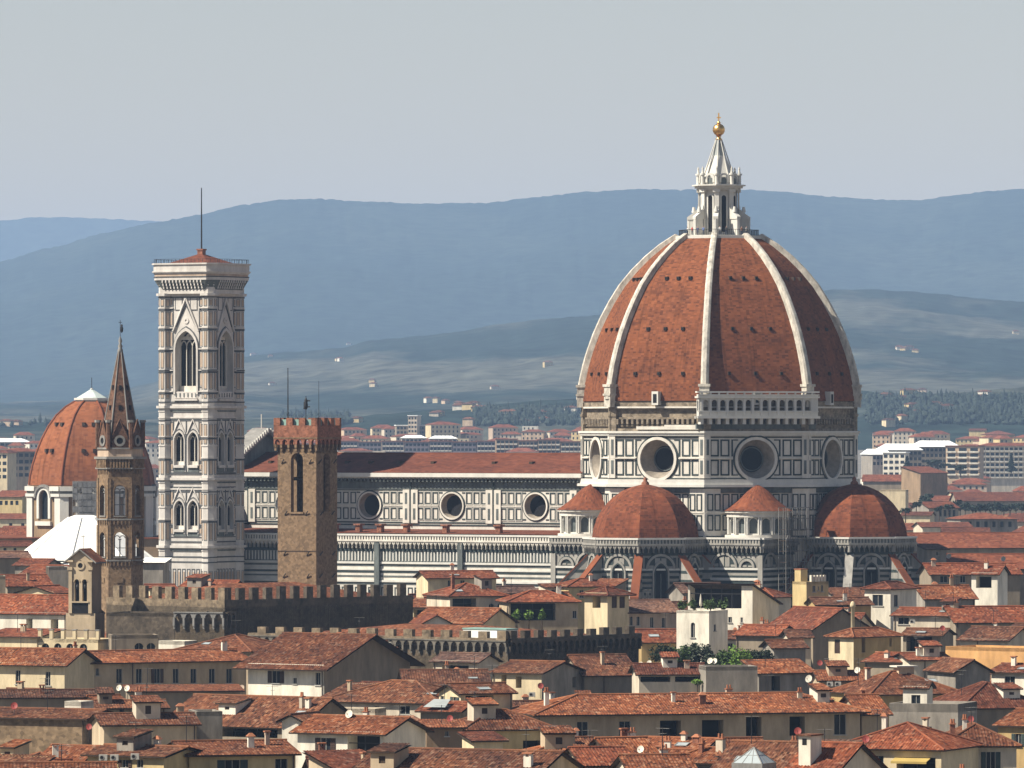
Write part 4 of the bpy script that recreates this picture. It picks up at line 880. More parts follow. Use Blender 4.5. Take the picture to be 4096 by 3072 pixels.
# ---------------------------------------------------------------- white pyramid roof and the far red dome
PD = 1440.0; sp_ = K * PD
bap = thing('baptistery', 'white eight sided building with a bright white sloping roof left of the spire', 'baptistery', (xat(337, PD), PD, 0), R(-30)); ph = PH; r = 16.2
b = MB(); b.prism(ngon(8, r, ph), 0, zat(2262, PD), 0)
for F, L in edges(ngon(8, r, ph)):
    for k in range(4): fframe(b, F, -L / 2 + .4 + k * L / 4, -L / 2 + (k + 1) * L / 4 - .4, 12, 24, .3, .12, 1)
    for z in (24.8, 26): fbox(b, F, -L / 2, L / 2, z, z + .4, .3, 1)
b.build('marble_wall', [MW, MG], bap)
b = MB(); z0, z1 = zat(2258, PD), zat(2070, PD); b.prism(ngon(8, r + .6, ph), z0 - .5, z0, 0); b.prism(ngon(8, r + .4, ph), z0, z1, 0, None, .2)
for k in range(8): a = ph + k * math.pi / 4; b.tube(((r + .4) * math.cos(a), (r + .4) * math.sin(a), z0), ((r + .4) * .2 * math.cos(a), (r + .4) * .2 * math.sin(a), z1), .26, .2, 5, 0)
b.prism(ngon(8, 3.4, ph), z1, z1 + .5, 0, None, .6)
b.build('sloping_roof', M['whitemarbleroof'], bap)
CDm = 1650.0; zc = lambda y: zat(y, CDm)
chp = thing('domed_chapel', 'large far off church dome of plain orange tiles with a pale green cap', 'church', (xat(367, CDm), CDm, 0), R(-1.5)); r = 15.85
cprof = [(r, zc(1940)), (r * .985, zc(1905)), (r * .945, zc(1860)), (r * .88, zc(1808)), (r * .795, zc(1755)), (r * .69, zc(1705)), (r * .56, zc(1660)), (r * .42, zc(1628)), (r * .27, zc(1606))]
b = MB(); arc = [0]
for p, q in zip(cprof[:-1], cprof[1:]): arc.append(arc[-1] + math.dist(p, q))
for i in range(8):
    a0 = PH + math.pi / 4 * i; a1 = a0 + math.pi / 4
    for k in range(len(cprof) - 1):
        (r0, z0), (r1, z1) = cprof[k], cprof[k + 1]; w0, w1 = r0 * .765, r1 * .765
        b.poly([(r0 * math.cos(a0), r0 * math.sin(a0), z0), (r0 * math.cos(a1), r0 * math.sin(a1), z0), (r1 * math.cos(a1), r1 * math.sin(a1), z1), (r1 * math.cos(a0), r1 * math.sin(a0), z1)], 0, [(-w0 / 2 + i * 50, arc[k]), (w0 / 2 + i * 50, arc[k]), (w1 / 2 + i * 50, arc[k + 1]), (-w1 / 2 + i * 50, arc[k + 1])])
    for k in range(len(cprof) - 1): b.tube((cprof[k][0] * math.cos(a0), cprof[k][0] * math.sin(a0), cprof[k][1]), (cprof[k + 1][0] * math.cos(a0), cprof[k + 1][0] * math.sin(a0), cprof[k + 1][1]), .32, n=5, m=1, caps=False)
cdm = b.build('dome', [M['chapel'], M['apse']], chp)
for an, zy, rr in ((-46.5 - 6, 1698, .66), (-46.5 + 6, 1698, .66), (-6, 1698, .66), (7, 1698, .66), (-46.5 - 5, 1803, .865), (-46.5 + 4, 1803, .865), (-4, 1803, .865), (8, 1803, .865)):
    a = R(an); F = Fr((math.sin(a) * r * rr * .93, -math.cos(a) * r * rr * .93, 0), a); b = MB(); fbox(b, F, -.38, .38, zc(zy) - .4, zc(zy) + .5, .7, 0, -1); b.build('roof_vent', M['wood'], cdm)
b = MB(); b.prism(ngon(8, 4.1, PH), zc(1612), zc(1600), 0); b.prism(ngon(8, 4.5, PH), zc(1600), zc(1592), 0); b.prism(ngon(8, 3.9, PH), zc(1592), zc(1558), 1, None, .1); b.tube((0, 0, zc(1560)), (0, 0, zc(1510)), .08, n=5, m=2); b.lathe([(.1, zc(1560)), (.5, zc(1556)), (.1, zc(1552))], 8, 0)
b.build('lantern_cap', [M['marble2'], M['palecap'], M['iron']], cdm)
b = MB(); wins = []
for F, L in edges(ngon(8, r + .2, PH)):
    hl = [(-1.75, 1.75, zc(2075), zc(1958), 1, .8)]; vis = F.N.y < .4
    wall(b, F, -L / 2, L / 2, 0, zc(1942), hl if vis else [], 0)
    if vis:
        wins.append((F, hl[0])); archband(b, F, -1.75, 1.75, zc(1958), 1, .8, .45, 1, 5.2); fbox(b, F, -2.9, 2.9, zc(2100), zc(2083), .7, 1)
        archband(b, F, -2.7, 2.7, zc(1946), 1, .6, .8, 2, 0)
    for s_ in (-1, 1): fbox(b, F, *sorted((s_ * (L / 2 - 1.9), s_ * (L / 2 + .2))), 0, zc(1985), .45, 1)
    for u0, u1 in ((-L / 2 - .2, -2.9), (2.9, L / 2 + .2)): fbox(b, F, u0, u1, zc(1985), zc(1973), .8, 1); fbox(b, F, u0, u1, zc(1973), zc(1962), .3, 2); fbox(b, F, u0, u1, zc(1962), zc(1944), 1.0, 1)
b.build('drum', [M['brown'], M['marble2'], M['greystone']], chp)
for F, h_ in wins: b = MB(); pane(b, F, h_, -.75, 0); b.build('window', M['glass'], chp)
b = MB(); b.box(-24, 24, -19, 20, 0, zc(2150), 0); b.build('chapel_block', M['brown'], chp)
b = MB(); b.box(-24.6, 24.6, -19.6, 20.6, zc(2150), zc(2146)); b.build('chapel_roof', M['apse'], chp)
# scaffolds: pipes and boards, netting on the far one
def scaffold(label, px0, px1, y0, y1, D, ang, depth, nb, lev, net=False):
    w = (px1 - px0) * K * D / math.cos(R(ang)); t = thing('scaffold', label, 'scaffold', (xat((px0 + px1) / 2, D), D, 0), R(ang)); z0, z1 = zat(y0, D), zat(y1, D)
    b = MB()
    for k in range(nb + 1):
        u = -w / 2 + k * w / nb
        for d in (0, depth): b.tube((u, d, z0), (u, d, z1), .06, n=4)
    for j in range(lev + 1):
        z = z0 + j * (z1 - z0) / lev
        for d in (0, depth): b.tube((-w / 2, d, z), (w / 2, d, z), .05, n=4)
        if j < lev: b.tube((-w / 2 + (j % nb) * w / nb, 0, z), (-w / 2 + (j % nb + 1) * w / nb, 0, z + (z1 - z0) / lev), .05, n=4)
    b.build('pipe_frame', M['greystone'], t); b = MB()
    for j in range(1, lev + 1): z = z0 + j * (z1 - z0) / lev; b.box(-w / 2, w / 2, .1, depth - .1, z - .08, z)
    b.build('walkway', M['wood'], t)
    if net:
        b = MB()
        for k in range(nb):
            for j in range(lev):
                if random.random() < .9: u = -w / 2 + k * w / nb; z = z0 + j * (z1 - z0) / lev; b.box(u + .05, u + w / nb - .05, -.1, -.06, z + .1, z + (z1 - z0) / lev - .1, 0)
        b.build('netting', M['net'], t)
M['net'] = mat('grey scaffold netting', (.13, .13, .135), .9, var=.3, scale=.6)
scaffold('netted scaffold tower against the far orange dome', 290, 388, 2075, 1925, 1629, -12, 2.5, 5, 6, True)
scaffold('bare pipe scaffold in the shaded corner beside the right apse', 3140, 3260, 2420, 2030, 1291, 58, 1.6, 6, 9)
# ---------------------------------------------------------------- houses
def Dy(y): return 680 + (3050 - y) / 700 * 520
def roofpatch(b, P0, P1, Q1, Q0, near, amp=.05, per=.34, m=0):
    """tiled slope between the eave P0-P1 and the ridge Q0-Q1 (Q0 may equal Q1)"""
    P0, P1, Q0, Q1 = map(Vector, (P0, P1, Q0, Q1)); U = P1 - P0; L = U.length; U.normalize(); n = U.cross(Q0 - P0)
    if n.length < 1e-6: n = U.cross(Q1 - P0)
    n.normalize(); Vv = n.cross(U); q0, q1 = (Q0 - P0).dot(U), (Q1 - P0).dot(U); v0, v1 = (Q0 - P0).dot(Vv), (Q1 - P0).dot(Vv)
    def vmax(u):
        if q0 > 0 and u < q0: return v0 * u / q0
        if q1 < L and u > q1: return v1 * (L - u) / (L - q1)
        return v0 if q1 - q0 < 1e-6 else v0 + (v1 - v0) * (u - q0) / (q1 - q0)
    lo = min(0, q0); hi = max(L, q1); 
    if near:
        k = max(4, int((hi - lo) / per) * 4); us = [lo + (hi - lo) * i / k for i in range(k + 1)]
        hh = [amp * (.5 + .5 * math.cos(2 * math.pi * i / 4)) + random.uniform(-.012, .012) for i in range(k + 1)]
    else: us = sorted({0, L, max(0, min(L, q0)), max(0, min(L, q1))}); hh = [0] * len(us)
    for i in range(len(us) - 1):
        a, c = us[i], us[i + 1]; va, vc = max(0, vmax(a)), max(0, vmax(c))
        if va < .01 and vc < .01: continue
        pts = [P0 + U * a + n * hh[i], P0 + U * c + n * hh[i + 1]]; uv = [(a, 0), (c, 0)]
        if vc > .01: pts.append(P0 + U * c + Vv * vc + n * hh[i + 1]); uv.append((c, vc))
        if va > .01: pts.append(P0 + U * a + Vv * va + n * hh[i]); uv.append((a, va))
        b.poly(pts, m, uv)
    t = .17; lowp = [P0 - n * t, P1 - n * t, Q1 - n * t] + ([Q0 - n * t] if (Q1 - Q0).length > .01 else []); b.poly(lowp[::-1], 1); b.poly([P0 - n * t, P1 - n * t, P1 + n * .01, P0 + n * .01], 1)
HOUSES = []; USED = set()
def unique(lab):
    base = lab; k = 0
    alts = ['with a plain wall', 'with a low roof', 'among crowded roofs', 'wedged between neighbours', 'partly hidden by roofs', 'beside a narrow gap', 'with a stained wall', 'behind a taller house']
    while lab in USED: lab = base + ' ' + alts[k % 8] + ('' if k < 8 else ' and eaves' if k < 16 else ' and a worn ridge'); k += 1
    USED.add(lab); return lab
def H(x0, x1, ye, yr, ang, kind, wallm, roofm, label, dep=10, win=(), side=(), D=None, ov=.55, xs=None, wall2=None, name='house', cat='house', group=None, nch=None, base=0, ridge=True, par=.5, near=None):
    D = D or Dy(ye)
    if -20 < ang < 0 and D < 1300: ang = ang * 1.3 - 14
    A = R(ang); ca, sa = math.cos(A), math.sin(A); xm = (x0 + x1) / 2; Xc = xat(xm, D)
    def uof(px): a = (px - 2048) * K; return (a * D - Xc) / (ca - a * sa)
    u0, u1 = uof(x0), uof(x1); s_ = -1 if ang > 0 else 1; us = u0 if s_ < 0 else u1
    Xk, Yk = Xc + us * ca, D + us * sa
    def tof(px): a = (px - 2048) * K; return (Xk - a * Yk) / (a * ca + sa)
    if xs is not None: dep = abs(tof(xs))
    near = (D < 990) if near is None else near
    t = thing(name, unique(label), cat, (Xc, D, base), R(ang), group)
    ze = zat(ye, D) - base; zr = ze
    if kind in 'gh': zr = zat(yr, D + dep / 2 * ca) - base; half = (min(dep, u1 - u0) if kind == 'h' else dep) / 2; zr = ze + min(max(zr - ze, .16 * half), .5 * half + .2)
    elif kind == 'y': zr = zat(yr, D) - base
    elif kind == 'm': zr = zat(yr, D + dep * ca) - base; zr = ze + max(zr - ze, .12 * dep)
    elif kind == 'b': zr = ze - .28 * dep
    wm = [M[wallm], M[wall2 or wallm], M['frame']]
    b = MB(); F = Fr((0, 0, 0), 0); FS = Fr((us, 0, 0), R(90) * s_)         # side frame: u = depth for right, -depth for left
    def conv(ws, fn, up, Df):
        out = []
        for w in ws:
            a, c = sorted((fn(w[0]), fn(w[1]))); dd = Df((a + c) / 2); z1, z0 = zat(w[2], dd) - base, zat(w[3], dd) - base; z1 = min(z1, ze - .12); z0 = max(.2, min(z0, z1 - .3)); out.append((a, c, z0, z1, w[4] if len(w) > 4 else 'w'))
        return out
    fw = conv(win, uof, 0, lambda u: D + u * sa); sw = conv(side, lambda p: abs(tof(p)), 0, lambda q: Yk + q * ca)
    dpt = {'w': .22, 's': .2, 'd': 2.2, 'a': .3, 'c': .12}
    hf = [(a, c, z0, z1, 1 if k == 'a' else 0, min(dpt[k], dep * .4)) for a, c, z0, z1, k in fw if a > u0 and c < u1]
    fw = [w for w in fw if w[0] > u0 and w[1] < u1]; sw = [w for w in sw if w[0] > .1 and w[1] < dep]
    hs = [((a, c) if s_ > 0 else (-c, -a)) + (z0, z1, 1 if k == 'a' else 0, min(dpt[k], 2)) for a, c, z0, z1, k in sw]
    zw = ze + (ov * (zr - ze) / max(1, dep / 2) if kind in 'gh' else 0)
    wall(b, F, u0, u1, 0, zw, hf, 0)
    zb = zr if kind == 'm' else (zw if kind != 'b' else zr)
    sr = (0, dep) if s_ > 0 else (-dep, 0); wall(b, FS, *sr, 0, min(zw, zb), hs, 1)
    uo = u1 if s_ < 0 else u0; o = [(uo, 0, 0), (uo, dep, 0), (uo, dep, min(zw, zb)), (uo, 0, min(zw, zb))]; b.poly(o, 1)
    b.poly([(u0, dep, 0), (u1, dep, 0), (u1, dep, zb), (u0, dep, zb)][::-1], 0)
    if kind == 'm':
        for u in (u0, u1): b.poly([(u, 0, zw), (u, dep, zw), (u, dep, zr)], 1)
    elif kind == 'b':
        for u in (u0, u1): b.poly([(u, 0, zr), (u, dep, zr), (u, 0, ze)], 1)
    elif kind == 'g':
        for u in (u0, u1): b.poly([(u, 0, zw), (u, dep, zw), (u, dep / 2, zr - .05)], 1)
    elif kind == 'y':
        for y in (0, dep): b.poly([(u0, y, zw), (u1, y, zw), ((u0 + u1) / 2, y, zr - .05)], 0)
    elif kind == 'f':
        b.poly([(u0, 0, ze - par), (u1, 0, ze - par), (u1, dep, ze - par), (u0, dep, ze - par)], 1)
        for bx in ((u0, u1, 0, .3), (u0, u1, dep - .3, dep), (u0, u0 + .3, .3, dep - .3), (u1 - .3, u1, .3, dep - .3)): b.box(*bx, ze - par - .05, ze + .02, 0)
    b.build('wall', wm, t)
    rf = None
    if kind != 'f':
        b = MB(); um = (u0 + u1) / 2; x0_, x1_, y0_, y1_ = u0 - ov, u1 + ov, -ov, dep + ov; zE = ze
        RP = lambda *p: roofpatch(b, *p, near)
        tb = lambda p, q: b.tube(Vector(p) + Vector((0, 0, .04)), Vector(q) + Vector((0, 0, .04)), .15, n=6) if ridge and D < 1700 else None
        if kind == 'g':
            ym = dep / 2; RP((x0_, y0_, zE), (x1_, y0_, zE), (x1_, ym, zr), (x0_, ym, zr)); RP((x1_, y1_, zE), (x0_, y1_, zE), (x0_, ym, zr), (x1_, ym, zr)); tb((x0_, ym, zr), (x1_, ym, zr))
        elif kind == 'y':
            RP((x0_, y1_, zE - .2), (x0_, y0_, zE - .2), (um, y0_, zr), (um, y1_, zr)); RP((x1_, y0_, zE - .2), (x1_, y1_, zE - .2), (um, y1_, zr), (um, y0_, zr)); tb((um, y0_, zr), (um, y1_, zr))
        elif kind == 'm': RP((x0_, y0_, zE), (x1_, y0_, zE), (x1_, y1_, zr + .1), (x0_, y1_, zr + .1))
        elif kind == 'b': RP((x1_, y1_, zr - .1), (x0_, y1_, zr - .1), (x0_, y0_, zE + .15), (x1_, y0_, zE + .15))
        else:
            hw = (x1_ - x0_) / 2; hd = (y1_ - y0_) / 2; yc = dep / 2; k = min(hw, hd)
            if hw >= hd: ra, rb = (x0_ + k, yc, zr), (x1_ - k, yc, zr)
            else: ra, rb = (um, y0_ + k, zr), (um, y1_ - k, zr)
            A_, B_, C_, D_ = (x0_, y0_, zE), (x1_, y0_, zE), (x1_, y1_, zE), (x0_, y1_, zE)
            if hw >= hd: RP(A_, B_, rb, ra); RP(C_, D_, ra, rb); RP(B_, C_, rb, rb); RP(D_, A_, ra, ra); hips = ((A_, ra), (B_, rb), (C_, rb), (D_, ra))
            else: RP(A_, B_, ra, ra); RP(C_, D_, rb, rb); RP(B_, C_, rb, ra); RP(D_, A_, ra, rb); hips = ((A_, ra), (B_, ra), (C_, rb), (D_, rb))
            tb(ra, rb); [tb(p, q) for p, q in hips]
        rf = b.build('roof', [M[roofm], M['wood']], t)
        if D < 1250 and kind in 'gh' and u1 - u0 > 5 and random.random() < .35:      # roof window lying in the front slope
            c = MB(); hx = (dep / 2 + ov); sl = (zr - ze) / hx; cu = random.uniform(u0 + 1.5, u1 - 1.5); y0 = hx * random.uniform(.3, .5) - ov; sw_, sd = random.uniform(.4, .8), random.uniform(.5, .9)
            zz = lambda y: ze + (y + ov) * sl + .12
            c.poly([(cu - sw_, y0, zz(y0)), (cu + sw_, y0, zz(y0)), (cu + sw_, y0 + sd, zz(y0 + sd)), (cu - sw_, y0 + sd, zz(y0 + sd))], 0)
            for a_, e_ in (((cu - sw_, y0), (cu + sw_, y0)), ((cu + sw_, y0), (cu + sw_, y0 + sd)), ((cu - sw_, y0), (cu - sw_, y0 + sd)), ((cu - sw_, y0 + sd), (cu + sw_, y0 + sd))): c.tube((*a_, zz(a_[1])), (*e_, zz(e_[1])), .07, n=4, m=1)
            c.build('roof_window', [M['skyglass'], M['greystone']], rf)
        if D < 1240 and kind in 'gh' and u1 - u0 > 6 and dep > 6 and random.random() < .2:     # roof cabin breaking through the slope
            c = MB(); hx = dep / 2 + ov; sl = (zr - ze) / hx; w2 = random.uniform(.7, 1.5); cu = random.uniform(u0 + w2 + .5, u1 - w2 - .5); y0 = random.uniform(.8, 2.0) + ov; z0 = ze + (y0 + ov) * sl; hh = random.uniform(1.3, 2.1); yb = min(dep - 1, y0 + random.uniform(2.2, 3.6))
            F3 = Fr((cu, y0, z0 - .3), 0); wall(c, F3, -w2, w2, 0, hh + .3, [(-.35, .35, .9, hh - .15, 0, .15)], 0); c.poly([(cu - w2, y0, z0 - .3), (cu - w2, yb, z0 - .3), (cu - w2, yb, z0 + hh + .5), (cu - w2, y0, z0 + hh)][::-1], 0); c.poly([(cu + w2, y0, z0 - .3), (cu + w2, yb, z0 - .3), (cu + w2, yb, z0 + hh + .5), (cu + w2, y0, z0 + hh)], 0); c.poly([(cu - w2, yb, z0 - .3), (cu + w2, yb, z0 - .3), (cu + w2, yb, z0 + hh + .5), (cu - w2, yb, z0 + hh + .5)][::-1], 0)
            pane(c, F3, (-.35, .35, .9, hh - .15, 0), -.13, 1); roofpatch(c, (cu - w2 - .3, y0 - .35, z0 + hh), (cu + w2 + .3, y0 - .35, z0 + hh), (cu + w2 + .3, yb + .2, z0 + hh + .65), (cu - w2 - .3, yb + .2, z0 + hh + .65), near, m=2)
            for q in range(len(c.m)): pass
            c.build('roof_cabin', [M[random.choice(('white', 'cream', 'pale', 'grey', wallm))], M['wood'], M[roofm]], rf)
        # chimneys
        n = nch if nch is not None else (random.choice((0, 1, 1, 2)) if D < 1250 and kind in 'ghm' and (u1 - u0) > 5 else 0)
        for _ in range(n):
            cx = random.uniform(u0 + .8, u1 - .8); fr = random.uniform(.2, .75); cy = dep * fr
            zroof = zr - abs(fr - .5) * 2 * (zr - ze) if kind in 'gh' else ze + fr * (zr - ze); zt = max(zr - .5, zroof + .6) + random.uniform(.1, .7); w, d_ = random.uniform(.2, .42), random.uniform(.2, .32)
            c = MB(); mw = random.choice(('white', 'white', 'pale', 'pink', 'brick', 'beige')); c.box(cx - w, cx + w, cy - d_, cy + d_, zroof - 1, zt, 0)
            st = random.random()
            if st < .5:
                for q in (-1, 1): c.box(cx + q * w * .7 - .1, cx + q * w * .7 + .1, cy - d_, cy + d_, zt, zt + .28, 0)
                c.prism([(cx - w - .12, cy - d_ - .12), (cx + w + .12, cy - d_ - .12), (cx + w + .12, cy + d_ + .12), (cx - w - .12, cy + d_ + .12)], zt + .28, zt + .42, 1)
            elif st < .8: c.box(cx - w - .08, cx + w + .08, cy - d_ - .08, cy + d_ + .08, zt, zt + .12, 1); [c.tube((cx + q * w * .5, cy, zt + .1), (cx + q * w * .5, cy, zt + .6), .14, .11, 8, 1) for q in (-1, 1)]
            else:
                c.prism([(cx - w - .15, cy - d_ - .15), (cx + w + .15, cy - d_ - .15), (cx + w + .15, cy + d_ + .15), (cx - w - .15, cy + d_ + .15)], zt, zt + .35, 1, None, .3, cx, cy)
            c.build('chimney', [M[mw], M['terracotta']], rf)
    # windows
    for lst, FF, hl, flip in ((fw, F, hf, 1), (sw, FS, hs, s_)):
        for w, h in zip(lst, hl):
            k = w[4]; b = MB(); a, c, z0, z1 = h[:4]; dp = h[5]
            if k == 'd':
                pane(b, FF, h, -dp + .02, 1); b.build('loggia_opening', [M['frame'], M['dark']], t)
                b = MB(); nb = max(1, int((c - a) / 1.6))
                for i in range(1, nb): u = a + (c - a) * i / nb; fbox(b, FF, u - .05, u + .05, z0, z1, -.3, 0, -.4)
                if nb > 1: fbox(b, FF, a, c, z0 + (z1 - z0) * .62, z0 + (z1 - z0) * .66, -.3, 0, -.4); b.build('loggia_frame', M['iron'], t)
                continue
            if k == 'c':
                pane(b, FF, h, -dp + .02, 0); nsl = max(3, int((z1 - z0) / .16))
                for i in range(nsl): z = z0 + (z1 - z0) * i / nsl; fbox(b, FF, a + .05, c - .05, z, z + .05, -dp + .06, 0, -dp)
                b.build('closed_shutter', [M['shutter']], t); continue
            fbox(b, FF, a - .12, c + .12, z0 - .14, z0, .14, 0, -.1)
            fbox(b, FF, a, a + .06, z0, z1 if k != 'a' else z1 - (c - a) / 2, -.06, 0, -dp); fbox(b, FF, c - .06, c, z0, z1 if k != 'a' else z1 - (c - a) / 2, -.06, 0, -dp); fbox(b, FF, (a + c) / 2 - .03, (a + c) / 2 + .03, z0, z1 - .02, -dp + .08, 0, -dp)
            if k == 's' or (k == 'w' and D < 1000 and random.random() < .3):
                ww = (c - a) * .5
                for q0, q1 in ((a - ww - .02, a - .02), (c + .02, c + ww + .02)):
                    fbox(b, FF, q0, q1, z0, z1, .07, 1, .01)
                    for i in range(int((z1 - z0) / .2)): fbox(b, FF, q0 + .06, q1 - .06, z0 + .06 + i * .2, z0 + .12 + i * .2, .1, 1, .06)
            
            if D > 1400: b = MB(); pane(b, FF, h, -dp + .02, 0); b.build('window', M['glass'], t); continue
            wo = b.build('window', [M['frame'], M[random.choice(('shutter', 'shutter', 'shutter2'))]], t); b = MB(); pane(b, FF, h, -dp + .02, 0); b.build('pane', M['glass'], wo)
    if D < 1150 and kind in 'gh' and u1 - u0 > 6:
        b = MB(); u = random.choice((u0 + .25, u1 - .25, u0 + (u1 - u0) * .37)); 
        if not any(h[0] - .3 < u < h[1] + .3 for h in hf): b.tube((u, -.12, 1), (u, -.12, zw - .15), .07, n=6); b.build('downpipe', M['pipe'], t)
    HOUSES.append((t, u0, u1, dep, ze, zr, D, kind, x0, x1, ye)); return t, rf
def even(xs, w, y0, y1, k='w'): return [(x - w / 2, x + w / 2, y0, y1, k) for x in xs]
